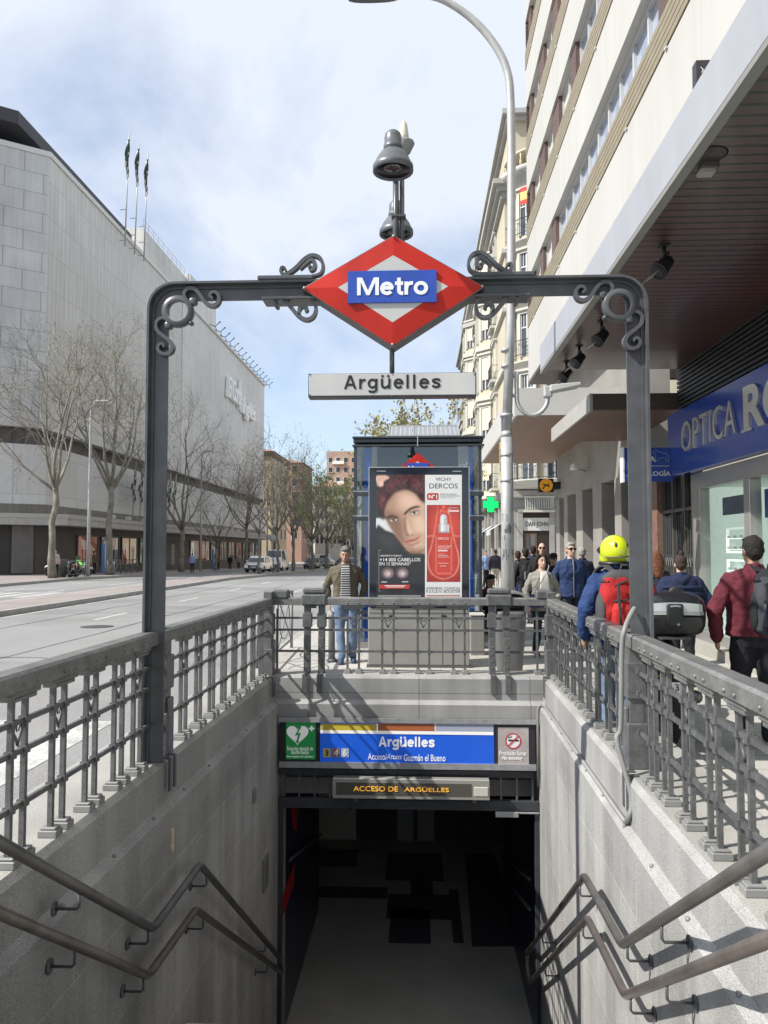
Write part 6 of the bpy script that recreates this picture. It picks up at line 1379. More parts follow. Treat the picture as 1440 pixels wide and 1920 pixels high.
# ================================================================== LAMP POST
lpst = thing('street_lamp', 'tall pale steel lamp post curving over at the top, covered in stickers low down', 'street lamp', (1.7, 14, 0)); YL = 12.0
GP = M('lamp_post_paint', (.42, .425, .43), .45, .25, noise=(6, .1), streak=.12)
b0 = PX(951, 1200, Y=YL); xb = PX(955, 1000, Y=YL).x; 
pts = [(xb - .04, YL, 0), (xb - .03, YL, 1.5), (xb, YL, 3.2), (xb + .005, YL, 5.4)]
b = MB().tube([(xb - .03, YL, 0), (xb - .03, YL, 2.0), (xb - .03, YL, 3.4)], [.105, .10, .095], 16).tube([(xb - .03, YL, 3.4), (xb - .03, YL, 3.5)], [.095, .076], 16)
cv = [(958, 600), (959, 300), (957, 180), (950, 130), (930, 88), (900, 50), (862, 18), (820, -4), (770, -12), (735, -12)]
P = [Vector((xb - .03, YL, 3.49))] + [PX(x, y, Y=YL) for x, y in cv]; P = P[:2] + catmull(P[2:], 5); b.tube(P, [.076, .072] + [.068 - .02 * k / (len(P) - 3) for k in range(len(P) - 2)], 12); b.build('post', GP, lpst)
e = PX(735, -10, Y=YL); b = MB().loft([(e.x - .3, YL, e.z - .06, .42, .10), (e.x - .3, YL, e.z + .0, .45, .12), (e.x - .25, YL, e.z + .10, .3, .07)], 16, 2.5); b.build('lamp_head', M('lamp_head_dark', (.10, .10, .11), .5), lpst)
b = MB()
for z, r in ((3.1, .102), (2.7, .104), (3.72, .10), (4.75, .078), (4.5, .078)): MB().lathe([(r, z), (r, z + .05)], (xb - .03, YL, 0), 16).build('band_clamp', STEEL, lpst)
b = MB(); rs_ = random.Random(3)
for k in range(16):
    an = -1.57 + rs_.uniform(-1.1, 1.1); z = rs_.uniform(.75, 2.1); w = rs_.uniform(.05, .12); h = rs_.uniform(.05, .13); b.m = rs_.randrange(3)
    V = [(xb - .03 + .1055 * math.cos(an + d), YL + .1055 * math.sin(an + d), zz) for zz, dd in ((z, 1), (z + h, -1)) for d in ((-w / .21, w / .21) if dd > 0 else (w / .21, -w / .21))]; b.add(V, [(0, 1, 2, 3)])
b.build('sticker', [M('sticker_pale', (.65, .65, .62), .6), M('sticker_grey', (.3, .3, .32), .6), M('sticker_dark', (.12, .12, .13), .6)], lpst)
# hook arm with floodlight
fh = thing('hooked_floodlight', 'pale floodlight on a hook shaped tube clamped to the lamp post', 'floodlight', PX(1000, 770, Y=YL))
P = [PX(x, y, Y=YL) for x, y in ((969, 697), (969, 745), (973, 762), (985, 775), (1000, 779), (1015, 772), (1025, 758), (1027, 742))]
b = MB().tube(catmull(P, 5), .033, 10); b.tube([PX(962, 705, Y=YL), PX(969, 705, Y=YL)], .03, 6).tube([PX(962, 742, Y=YL), PX(969, 742, Y=YL)], .03, 6); b.build('hook', GP, fh)
p = PX(1027, 735, Y=YL); b = MB().cbox(p, (.13, .12, .18)); b.build('joint', GP, fh, bevel=.02)
b = MB(); q0 = PX(1030, 731, Y=YL); q1 = PX(1086, 722, Y=YL); b.add([q0 + Vector((0, -.12, .06)), q1 + Vector((0, -.16, .02)), q1 + Vector((0, .16, .02)), q0 + Vector((0, .12, .06)), q0 + Vector((0, -.12, -.05)), q1 + Vector((0, -.16, -.03)), q1 + Vector((0, .16, -.03)), q0 + Vector((0, .12, -.05))], [(0, 1, 2, 3), (7, 6, 5, 4), (0, 4, 5, 1), (1, 5, 6, 2), (2, 6, 7, 3), (3, 7, 4, 0)]); b.build('lamp_head', M('floodlight_pale', (.5, .5, .49), .4, .2), fh, bevel=.012)
# yellow and blue plates on the lamp post
yp = thing('yellow_plate', 'small yellow plate with dark marks fixed to the back of the lamp post', 'sign', PX(940, 860, Y=YL + .2)); a = PX(936.5, 893, Y=YL + .2); c = PX(947, 829, Y=YL + .2)
MB().box((a.x, YL + .2, a.z), (c.x + .1, YL + .22, c.z)).build('plate', M('plate_yellow', (.62, .45, .05), .5), yp)
b = MB()
for py in (845, 858, 870, 880): q0 = PX(940, py, Y=YL + .2); b.box((q0.x - .02, YL + .196, q0.z - .03), (q0.x + .05, YL + .199, q0.z + .03))
b.build('marks', M('plate_ink', (.04, .04, .04), .5), yp)
bp2 = thing('blue_plate', 'narrow blue plate seen edge on behind the lamp post', 'sign', PX(942, 790, Y=YL + .2)); a = PX(940.5, 822, Y=YL + .2); c = PX(944, 775, Y=YL + .2); MB().box((a.x, YL + .2, a.z), (c.x + .1, YL + .23, c.z)).build('plate', M('plate_blue', (.02, .08, .35), .5), bp2)
# ================================================================== TREES
BARK = M('plane_tree_bark', (.19, .175, .145), .85, noise=(2.2, .35), spots=(25, .25), bump=(18, .5, .03))
TWIG = M('twig_bark', (.20, .18, .15), .85, noise=(1, .2))
BUD = M('young_leaf', (.24, .22, .09), .7, noise=(1.2, .25)); LEAF = M('fresh_green_leaf', (.30, .36, .10), .7, noise=(1.1, .3))
def grow(seed, H=13.5, fork=5.0, spread=3.4, r0=.24, limbs=6, buds=.35, leafsize=.07, sub=(5, 5, 4), leafmat=BUD):
    rn = random.Random(seed); T = MB(); C = MB(); UPV = Vector((0, 0, 1))
    def rv(s): return Vector((rn.uniform(-s, s), rn.uniform(-s, s), rn.uniform(-s, s)))
    def bpath(p, d, L, k, wob, lift):
        P = [p.copy()]; d = d.normalized()
        for i in range(k): d = (d + rv(wob) + UPV * lift).normalized(); P.append(P[-1] + d * L / k)
        return P
    tp = [Vector((0, 0, -.1))]; 
    for i in range(5): tp.append(Vector((rn.uniform(-.12, .12), rn.uniform(-.12, .12), fork * (i + 1) / 5)))
    T.tube(tp, [r0 * 1.5, r0 * 1.12, r0, r0 * .95, r0 * .9, r0 * .85], 10)
    def leaf(p):
        if rn.random() < buds:
            a = rv(1).normalized() * leafsize; c = rv(1).normalized() * leafsize; C.m = 1; C.add([p, p + a, p + a + c, p + c], [(0, 1, 2, 3)]); C.m = 0
    def level(P, R_, depth, L):
        if depth == len(sub): return
        n = sub[depth]
        for j in range(n):
            t = .25 + .75 * (j + rn.random() * .8) / n; k = min(int(t * (len(P) - 1)), len(P) - 2); f = t * (len(P) - 1) - k
            p = P[k].lerp(P[k + 1], f); d = (P[k + 1] - P[k]).normalized(); side = d.cross(rv(1)).normalized()
            nd_ = (d * .75 + side * rn.uniform(.5, 1.0) + UPV * .12).normalized(); l = L * rn.uniform(.42, .66) * (1.1 - .35 * t)
            q = bpath(p, nd_, l, 4 if depth < 2 else 3, .26, .03); r = R_ * (.55 if depth < 1 else .6) * (1 - .4 * t)
            r = max(r, .007)
            (T if depth == 0 else C).tube(q, [r, r * .8, r * .6, r * .45, r * .35][:len(q)], 5 if depth < 1 else 3, False)
            if depth >= len(sub) - 2:
                for x in q[1:]: leaf(x)
            level(q, r, depth + 1, l)
    top = tp[-1]
    for i in range(limbs):
        a = 2 * math.pi * i / limbs + rn.uniform(-.4, .4); e = rn.uniform(.5, 1.25) if i else .12
        d = Vector((math.cos(a) * e, math.sin(a) * e, 1)); L = (H - fork) * rn.uniform(.75, 1.0)
        st_ = top - Vector((0, 0, rn.uniform(0, fork * .10) if i else 0)); q = bpath(st_, d, L, 7, .20, .06)
        for k in range(len(q)):                          # keep the crown inside its width
            h = Vector((q[k].x, q[k].y, 0)); m = h.length
            if m > spread: q[k].x *= spread / m; q[k].y *= spread / m
        r = r0 * rn.uniform(.42, .6); T.tube(q, [r * (1 - .115 * k) for k in range(8)], 7)
        level(q, r * .8, 0, L)
    return T, C, leafmat
def tree(name, label, loc, params, group=None, rotz=0, scale=1):
    t = thing(name, label, 'tree', (loc[0], loc[1], loc[2] + GZ(loc[1])), rotz, group, scale); T, C, lm = grow(**params); T.build('trunk', BARK, t, local=True); C.build('crown', [TWIG, lm], t, local=True); return t
def cp(t, label, loc, rotz, scale):
    c = copy_tree(t); c.location = (loc[0], loc[1], loc[2] + GZ(loc[1])); c.rotation_euler = (0, 0, rotz); c.scale = (scale[0], scale[0], scale[1]) if isinstance(scale, tuple) else (scale,) * 3; c['label'] = label; return c
GT = 'bare plane trees along the far pavement'
tA = tree('plane_tree', 'big bare plane tree with a mottled trunk nearest on the far pavement, far left', (-20.9, 43.2, 0), dict(seed=4, H=14.6, fork=5.4, spread=4.2, r0=.185, limbs=7, buds=.2, sub=(5, 6, 5)), GT)
tB = tree('plane_tree', 'big bare plane tree behind the left post with flags hanging beside its fork', (-21.2, 52.0, 0), dict(seed=9, H=16.8, fork=6.2, spread=4.6, r0=.215, limbs=7, buds=.2, sub=(5, 6, 5)), GT)
tC = tree('plane_tree', 'bare plane tree with low spreading limbs just right of the left post', (-21.0, 67.5, 0), dict(seed=21, H=14, fork=4.0, spread=4.4, r0=.22, limbs=6, buds=.2, sub=(5, 5, 5)), GT)
cp(tB, 'bare plane tree with a tall crown in front of the store lettering', (-21, 93, 0), 2.0, (.9, .86)); cp(tC, 'small bare plane tree between two larger ones before the shop windows', (-21, 79, 0), 1.1, .62)
cp(tA, 'bare plane tree close to the white cars by the far end of the store', (-21, 112, 0), .7, (1.0, .98)); cp(tB, 'bare plane tree at the far corner of the department store', (-21, 128, 0), 4.0, (.9, .82))
cp(tC, 'bare plane tree past the department store before the cream house', (-21, 150, 0), 3.0, 1.05); cp(tA, 'farthest bare plane tree on the left pavement', (-21, 175, 0), 5.0, 1.0)
GM = 'young trees on the median strip'
tD = tree('young_tree', 'slender bare young tree on the median right beside the white car', (-12.0, 57.8, 0), dict(seed=31, H=9.5, fork=3.2, spread=2.0, r0=.10, limbs=5, buds=.3, sub=(5, 5, 3)), GM)
cp(tD, 'slender bare young tree on the median in front of the white truck', (-12, 65, 0), 1.9, (1.1, 1.15)); cp(tD, 'slender bare young tree third along the median', (-12, 73, 0), 3.3, (1.2, 1.2))
tE = tree('median_tree', 'dark bare tree with wide low crown on the median left of the green one', (-11.9, 86, 0), dict(seed=44, H=11, fork=3.4, spread=4.4, r0=.2, limbs=7, buds=.25, sub=(5, 6, 4)), GM)
tF = tree('leafy_tree', 'tree with fresh green leaves on the median above the grey haired man', (-11.8, 98, 0), dict(seed=52, H=12, fork=3.6, spread=4.8, r0=.22, limbs=7, buds=.8, leafsize=.19, sub=(5, 6, 4), leafmat=LEAF), GM)
cp(tE, 'dark bare tree on the median behind the green one', (-11.8, 118, 0), 2.2, 1.15); cp(tF, 'small green tree farther along the median', (-11.8, 138, 0), 1.2, .9); cp(tE, 'bare tree at the far end of the median', (-11.8, 165, 0), 4.2, 1.3)
cp(tA, 'bare tree standing before the brick houses at the street end', (-17, 190, 0), 1.2, 1.15)
tG = tree('budding_tree', 'tree with pale yellow green young leaves rising behind the lift roof', (-.2, 29, 0), dict(seed=63, H=7.0, fork=3.4, spread=3.2, r0=.14, limbs=7, buds=.85, leafsize=.085, sub=(5, 6, 4), leafmat=M('yellow_young_leaf', (.27, .25, .08), .7, noise=(1.1, .25))), 'trees on the right pavement')
cp(tG, 'second budding tree farther behind the glass lift', (1.6, 47, 0), 2.0, (1.05, 1.2))

# ================================================================== VEHICLES
TYRE = M('tyre_rubber', (.012, .012, .013), .8); RIM = M('alloy_rim', (.35, .36, .37), .35, .7); CGL = M('car_glass', (.03, .035, .04), .05, spec=1); HLP = M('headlamp_glass', (.5, .52, .55), .1, .3); TLP = M('tail_lamp_red', (.35, .02, .02), .2); BLKP = M('black_plastic', (.02, .02, .022), .5)
def car(label, loc, rz, col, L=4.5, Wd=1.84, H=1.62, van=False, name='car', group='cars on the road'):
    loc = (loc[0], loc[1], loc[2] + GZ(loc[1])); t = thing(name, label, 'van' if van else 'car', loc, rz, group); pm = M('car_paint_%d_%d_%d' % tuple(int(c * 99) for c in col), col, .3, .1, coat=.8); h = Wd / 2
    # profile along y (front toward -y), z; lower body + cabin with tumblehome
    if van: low = [(-L / 2, .35), (-L / 2, .95), (-L / 2 + .6, 1.15), (-L / 2 + .75, 1.2), (L / 2 - .05, 1.2), (L / 2, .35)]; cab = [(-L / 2 + .55, 1.16), (-L / 2 + 1.25, H), (L / 2 - .08, H), (L / 2 - .02, 1.16)]
    else: low = [(-L / 2 + .06, .32), (-L / 2, .55), (-L / 2 + .08, .82), (-L / 2 + 1.15, 1.02), (L / 2 - .12, 1.05), (L / 2, .75), (L / 2 - .05, .32)]; cab = [(-L / 2 + 1.05, 1.0), (-L / 2 + 1.75, H - .03), (-L / 2 + 2.3, H), (L / 2 - .75, H - .05), (L / 2 - .15, 1.03)]
    b = MB()
    def ext(P, h0, h1, zmid=1.05):
        A = [(-(h0 if z <= zmid else h1), y, z) for y, z in P]; B_ = [((h0 if z <= zmid else h1), y, z) for y, z in P]; n = len(P)
        b.add(A + B_, [tuple(range(n)), tuple(range(2 * n - 1, n - 1, -1))] + [(i, (i + 1) % n, n + (i + 1) % n, n + i) for i in range(n)])
    ext(low, h, h - .02, .9); ext(cab, h - .04, h - .2, 1.2 if van else 1.06); b.build('body', pm, t, local=True, bevel=.04)
    b = MB(); z0, z1 = (1.24, H - .12) if van else (1.07, H - .1)
    yw0 = -L / 2 + (.62 if van else 1.08); yw1 = -L / 2 + (1.2 if van else 1.72)
    b.add([(-h + .10, yw0 - .02, z0), (h - .10, yw0 - .02, z0), (h - .24, yw1 - .03, z1), (-h + .24, yw1 - .03, z1)], [(0, 1, 2, 3)])
    ws = b.build('windscreen', CGL, t, local=True)
    for s in (-1, 1):
        b = MB(); e = L / 2 - (.9 if not van else 2.4); b.add([(s * (h - .02), yw0 + .35, z0), (s * (h - .02), e, z0), (s * (h - .175), e - .3, z1), (s * (h - .175), yw1 + .15, z1)], [(0, 1, 2, 3)]); b.build('side_window', CGL, t, local=True)
        b = MB(); b.add([(s * (h - .5), -L / 2 - .005, .74), (s * (h - .08), -L / 2 + .02, .78), (s * (h - .06), -L / 2 + .06, .88), (s * (h - .5), -L / 2 - .0, .83)], [(0, 1, 2, 3)]) if not van else b.box((s * (h - .45), -L / 2 - .01, .7), (s * (h - .1), -L / 2 + .02, .92)); b.build('headlight', HLP, t, local=True)
        MB().box((s * (h - .35), L / 2 - .03, .8), (s * (h - .05), L / 2 + .012, .95)).build('tail_light', TLP, t, local=True)
        MB().cbox((s * (h + .08), yw0 + .45, z0 + .06), (.18, .1, .14)).build('wing_mirror', pm, t, local=True, bevel=.02)
        for y in (-L / 2 + .85, L / 2 - .85):
            x = s * (h - .11); b = MB().lathe([(.2, -.11), (.33, -.11), (.345, -.06), (.345, .06), (.33, .11), (.2, .11)], (x, y, .345), 20, 'X'); w = b.build('wheel', TYRE, t, local=True)
            b = MB().lathe([(0, .10), (.08, .112), (.2, .10), (.21, .05), (.21, -.05), (.2, -.10), (.08, -.112), (0, -.1)], (x, y, .345), 12, 'X'); b.build('rim', RIM, w, local=True)
    b = MB().box((-h + .42, -L / 2 - .012, .50), (h - .42, -L / 2 + .06, .74)); b.build('grille', BLKP, t, local=True); MB().box((-h + .06, -L / 2 - .006, .30), (h - .06, -L / 2 + .08, .46)).build('bumper', BLKP, t, local=True)
    MB().box((-.26, -L / 2 - .02, .52), (.26, -L / 2 - .013, .63)).build('number_plate', WHITE, t, local=True); return t
car('white off road style car driving towards us beyond the median', (-16.1, 77, -.12), R(-2), (.88, .88, .87), H=1.66)
car('white delivery van behind the white car at the far end of the store', (-17.0, 92, -.12), 0, (.82, .82, .8), 5.6, 2.0, 2.5, True, 'delivery_van')
car('dark car parked in the distance right of the white van', (-15.6, 112, -.12), .0, (.03, .03, .035)); car('silver grey car seen behind the young leafy tree', (-8.2, 92, -.12), 0, (.22, .24, .27))
car('white van parked across the street end', (-19, 150, -.12), R(80), (.7, .7, .7), 5.4, 2.0, 2.3, True, 'delivery_van'); car('dark blue car parked at the street end', (-13.9, 140, -.12), R(20), (.02, .04, .12)); car('black car parked by the kerb farther along the median', (-15.2, 122, -.12), 0, (.02, .02, .02)); car('grey car farthest down the road', (-8.4, 150, -.12), 0, (.3, .31, .32))
def motorbike(name, label, loc, rz, paint, case=True, group=None, scale=1):
    """rear wheel at the origin, front towards +y"""
    t = thing(name, label, 'motorcycle', loc, rz, group, scale); pm = M('bike_paint_%d_%d_%d' % tuple(int(c * 99) for c in paint), paint, .3, .1, coat=.6)
    for y, nm in ((0, 'rear_wheel'), (1.42, 'front_wheel')):
        b = MB(); pr = [(.20, -.05), (.27, -.07), (.30, -.05), (.312, 0), (.30, .05), (.27, .07), (.20, .05)]; b.lathe(pr, (0, y, .31), 28, 'X'); w = b.build(nm, TYRE, t, local=True)
        b = MB().lathe([(.0, .05), (.04, .05), (.05, .02), (.19, .03), (.205, .05), (.205, -.05), (.19, -.03), (.05, -.02), (.04, -.05), (0, -.05)], (0, y, .31), 16, 'X'); b.build('rim', M('dark_rim', (.06, .06, .065), .4, .5), w, local=True)
    b = MB(); b.tube([(0, 1.42, .31), (0, 1.18, .85), (0, 1.1, 1.02)], .035, 8).tube([(.09, 1.42, .31), (.09, 1.2, .8)], .025, 8).tube([(-.09, 1.42, .31), (-.09, 1.2, .8)], .025, 8); b.build('fork', IRON_D, t, local=True)
    b = MB(); b.loft([(0, .62, .28, .12, .32), (0, .62, .45, .16, .38), (0, .62, .6, .15, .36)], 14, 3).tube([(.07, 0, .31), (.08, .45, .38)], .035, 8).tube([(-.07, 0, .31), (-.08, .45, .38)], .035, 8); b.build('engine', BLKP, t, local=True)
    b = MB(); b.limb([(0, .02, .70), (0, .35, .72), (0, .7, .70), (0, .95, .78), (0, 1.2, .88), (0, 1.32, .80)], [.08, .13, .12, .17, .16, .10], 14); b.limb([(0, 1.15, .75), (0, 1.42, .66), (0, 1.66, .55)], [.09, .085, .05], 12); b.build('fairing', pm, t, local=True)
    b = MB().limb([(0, -.08, .80), (0, .2, .80), (0, .5, .77), (0, .72, .80)], [.09, .13, .14, .08], 12, sx=1.0); b.build('seat', M('seat_black', (.018, .018, .02), .6), t, local=True)
    b = MB().tube([(-.36, .98, 1.04), (-.2, 1.08, 1.03), (0, 1.12, 1.02), (.2, 1.08, 1.03), (.36, .98, 1.04)], .016, 8); b.build('handlebar', IRON_D, t, local=True)
    for s in (-1, 1):
        b = MB().tube([(s * .25, 1.06, 1.04), (s * .33, 1.02, 1.2)], .008, 6).ell((s * .36, 1.02, 1.24), (.075, .02, .05), 12, 6); b.build('mirror', BLKP, t, local=True)
        b = MB().ell((s * .17, -.16, .60), (.035, .03, .025), 8, 6).tube([(s * .05, -.14, .6), (s * .15, -.15, .6)], .01, 6); b.build('indicator', M('amber_lens', (.5, .2, .02), .3), t, local=True)
    b = MB().add([(-.18, 1.34, .95), (.18, 1.34, .95), (.14, 1.16, 1.25), (-.14, 1.16, 1.25), (0, 1.40, .95), (0, 1.2, 1.27)], [(0, 4, 5, 3), (4, 1, 2, 5)]); b.build('windscreen', GLASS('screen_smoke', (.35, .36, .38), .08), t, local=True)
    b = MB().limb([(.17, .5, .3), (.18, .1, .36), (.19, -.22, .45)], [.03, .05, .055], 12); b.build('exhaust', M('exhaust_grey', (.16, .16, .165), .35, .7), t, local=True)
    b = MB().box((-.12, -.20, .66), (.12, -.13, .72)).ell((0, -.17, .685), (.13, .05, .045), 12, 6); b.build('tail_light', TLP, t, local=True)
    b = MB().add([(-.10, -.12, .66), (.10, -.12, .66), (.07, -.25, .40), (-.07, -.25, .40)], [(0, 1, 2, 3)]).add([(-.10, -.10, .66), (.10, -.10, .66), (.07, -.23, .40), (-.07, -.23, .40)], [(3, 2, 1, 0)]).sweep([(-.02, -.06, .34), (0, -.2, .45), (0, -.05, .63), (0, .2, .66)], .13, .01, (1, 0, 0)); b.build('rear_mudguard', BLKP, t, local=True)
    b = MB().box((-.10, -.265, .41), (.10, -.255, .57)); npb = b.build('number_plate', WHITE, t, local=True)
    b = MB(); text_into(b, '3', (.03, -.268, .53), (1, 0, 0), (0, 0, 1), height=.055, depth=.002, bold=.01); text_into(b, 'Z', (.02, -.268, .455), (1, 0, 0), (0, 0, 1), height=.055, depth=.002, bold=.01); b.build('lettering', M('plate_black', (.02, .02, .02), .5), npb, local=True)
    if case:
        b = MB().tube([(-.1, -.35, .93), (-.1, .1, .9), (.1, .1, .9), (.1, -.35, .93)], .012, 6).box((-.12, -.34, .925), (.12, .06, .945)); b.build('luggage_rack', IRON_D, t, local=True)
        b = MB(); S = []
        for z, k in ((.955, .80), (.975, .90), (1.03, .98), (1.10, 1.0), (1.115, 1.0)): S.append((0, -.14, z, .285 * k, .215 * k))
        b.loft(S, 36, 3.0); b.build('case_base', M('case_black', (.012, .0125, .014), .3), t, local=True)
        b = MB(); S = [(0, -.14, 1.12, .285, .215), (0, -.14, 1.19, .283, .213), (0, -.14, 1.24, .265, .20), (0, -.14, 1.275, .225, .165), (0, -.14, 1.295, .15, .11), (0, -.14, 1.30, .05, .04)]; b.loft(S, 36, 3.0); b.build('case_lid', M('case_black_lid', (.018, .019, .023), .25, coat=.4), t, local=True)
        def arc(mb, z0, z1, xa, xb2, o):
            n = 14; V = []
            for z, ins in ((z0, 0), (z1, 0)):
                for k in range(n + 1):
                    x = xa + (xb2 - xa) * k / n; y = -.14 - .215 * (max(0, 1 - abs(x / .285) ** 3)) ** (1 / 3) - o - (.0 if z < 1.2 else -.008); V.append((x, y, z - .02 * (x / .24) ** 2 * (1 if z > 1.17 else .3)))
            mb.add(V, [(k, k + 1, n + 2 + k, n + 1 + k) for k in range(n)])
        b = MB(); arc(b, 1.155, 1.225, -.23, .23, .006); b.build('silver_band', M('case_silver', (.55, .56, .57), .3, .6), t, local=True)
        b = MB(); arc(b, 1.125, 1.155, -.24, .24, .005); b.build('reflector_band', M('case_reflector', (.36, .36, .37), .2, .2), t, local=True)
        b = MB(); b.box((-.065, -.385, 1.03), (.065, -.35, 1.215)); b.build('case_latch', BLKP, t, local=True, bevel=.012)
        MB().lathe([(0, 0), (.012, 0), (.012, .01), (0, .012)], (0.02, -.378, 1.05), 10, 'Y', Matrix.Scale(-1, 3, Vector((0, 1, 0)))).build('lock', STEEL, t, local=True)
        MB().sweep([(-.04, -.387, 1.195), (0, -.389, 1.2), (.04, -.387, 1.195)], .006, .012, (0, 1, 0)).build('latch_badge', STEEL, t, local=True)
    return t
motorbike('motorcycle', 'dark motorcycle with a big black top case parked behind the right railing', (2.09, 6.7, 0), R(-4), (.03, .03, .034), True, None, 1.0)
GB = 'motorcycles parked on the far pavement'
motorbike('motorcycle', 'white motorcycle parked by the far kerb under the bare tree', (-21.0, 45.6, 0), R(60), (.7, .7, .7), False, GB); motorbike('motorcycle', 'bright green motorcycle parked on the far pavement', (-21.0, 48.2, 0), R(55), (.10, .5, .05), False, GB)
motorbike('motorcycle', 'white motorcycle with a higher seat between the white and the green one', (-21.2, 46.8, 0), R(100), (.62, .62, .6), False, GB, 1.08)
# railings and bin on the far pavement
for i, (y0, lab) in enumerate(((44.3, 'low grey street barrier left of the parked motorcycles'), (50.0, 'low grey street barrier right of the green motorcycle'), (53.2, 'low grey street barrier beyond the second big tree'))):
    t = thing('street_barrier', lab, 'barrier', (-20.5, y0 + 1, 0), 0, 'low barriers on the far pavement')
    b = MB().tube([(-20.5, y0, .95), (-20.5, y0 + 2.2, .95)], .03, 6).tube([(-20.5, y0, .2), (-20.5, y0 + 2.2, .2)], .025, 6); b.build('rail', IRON, t)
    b = MB()
    for k in range(3): b.tube([(-20.5, y0 + 1.1 * k, 0), (-20.5, y0 + 1.1 * k, .97)], .035, 6)
    for k in range(2): b.tube([(-20.5, y0 + 1.1 * k, .2), (-20.5, y0 + 1.1 * k + 1.1, .95)], .02, 5).tube([(-20.5, y0 + 1.1 * k, .95), (-20.5, y0 + 1.1 * k + 1.1, .2)], .02, 5)
    b.build('post', IRON, t)
t = thing('waste_container', 'dark grey waste container beside the motorcycles on the far pavement', 'bin', (-21.4, 44.6, 0)); MB().loft([(-21.4, 44.9, 0, .35, .45), (-21.4, 44.9, 1.0, .42, .52), (-21.4, 44.9, 1.08, .42, .52)], 16, 5).build('body', M('container_grey', (.08, .085, .09), .5), t)
# lamp posts on the far side
for i, (y, lab) in enumerate(((47.2, 'slim grey lamp post standing among the parked motorcycles'), (72, 'slim grey lamp post before the stone panel of the store'), (104, 'slim grey lamp post near the far end of the store'))):
    t = thing('street_lamp', lab, 'street lamp', (-20.6, y, 0), 0, 'lamp posts on the far pavement'); b = MB().tube([(-20.6, y, -1.2), (-20.6, y, 5), (-20.6, y, 10.6), (-20.3, y, 11.0)], [.13, .10, .07, .06], 8); b.build('post', GP, t); MB().cbox((-19.9, y, 11.0), (.9, .3, .12)).build('lamp_head', GP, t, bevel=.03)
# advertising totems on the far pavement
for i, (y, lab) in enumerate(((56.3, 'blue and white advertising totem behind the second big tree'), (87, 'blue and white advertising totem by the stone panel'))):
    t = thing('totem', lab, 'totem', (-23.5, y, 0), 0, 'totems before the store'); MB().box((-23.6, y, -.8), (-23.4, y + 1.1, 2.3 + GZ(y))).build('body', M('totem_blue', (.06, .16, .38), .4), t, bevel=.03); MB().box((-23.398, y + .2, .3), (-23.39, y + .9, 2.1)).build('panel', M('totem_white', (.6, .64, .68), .4), t)
# median sign posts
for i, (y, lab) in enumerate(((61.5, 'thin dark pole with a small sign on the median in front of the white van'), (82, 'thin pole standing on the median before the dark tree'))):
    t = thing('sign_pole', lab, 'sign pole', (-11.7, y, 0)); MB().tube([(-11.7, y, -.8), (-11.7, y, 3.0 + GZ(y))], .045, 6).build('pole', IRON_D, t); MB().lathe([(0, 0), (.3, 0), (.3, .02), (0, .02)], (-11.7, y - .06, 2.8 + GZ(y)), 14, 'Y').build('sign_plate', M('plate_back', (.3, .3, .32), .5), t)
# ================================================================== PEOPLE
SKIN = M('skin', (.42, .25, .18), .55, noise=(8, .08)); SKIN_P = M('skin_pale', (.52, .34, .26), .55, noise=(8, .08)); LIP = M('lip', (.33, .12, .10), .5); EYE = M('eye_dark', (.03, .022, .02), .2); EYW = M('eye_white_m', (.6, .58, .55), .4)
def fabric(name, col, amt=.16, **k): return M('cloth_' + name, col, .85, noise=(6, amt), bump=(45, .35, .012), spec=.25, **k)
HAIRC = {'dark': M('hair_dark', (.012, .009, .008), .85, noise=(40, .4), bump=(90, .6, .01)), 'grey': M('hair_grey', (.27, .265, .26), .7, noise=(40, .3), bump=(90, .6, .01)), 'pepper': M('hair_pepper', (.13, .125, .12), .7, noise=(40, .45), bump=(90, .6, .01)), 'ginger': M('hair_ginger', (.12, .038, .016), .8, noise=(30, .35), bump=(70, .6, .01)), 'brown': M('hair_brown', (.035, .022, .016), .85, noise=(40, .4), bump=(90, .6, .01))}
SHOE = M('shoe_dark', (.025, .025, .028), .5); SHOE_W = M('shoe_white', (.55, .55, .54), .6)
DEF = dict(H=1.75, skin=SKIN, hair='dark', style='short', coat=None, hem=.86, trousers=None, shoes=SHOE, vox=.009, bulk=1.0,
           armL=((.25, .02, 1.13), (.25, -.05, .87)), armR=((-.25, .02, 1.13), (-.25, -.05, .87)), legL=((.095, -.02, .50), (.10, .03, .08)), legR=((-.095, -.02, .50), (-.10, .03, .08)),
           head=(0, 0, 0), lean=0, glasses=None, puff=0, detail=True, feet=(0, 0), collar=True, hood=False, open=None, shirt=None, skirt=None, quilt=False)
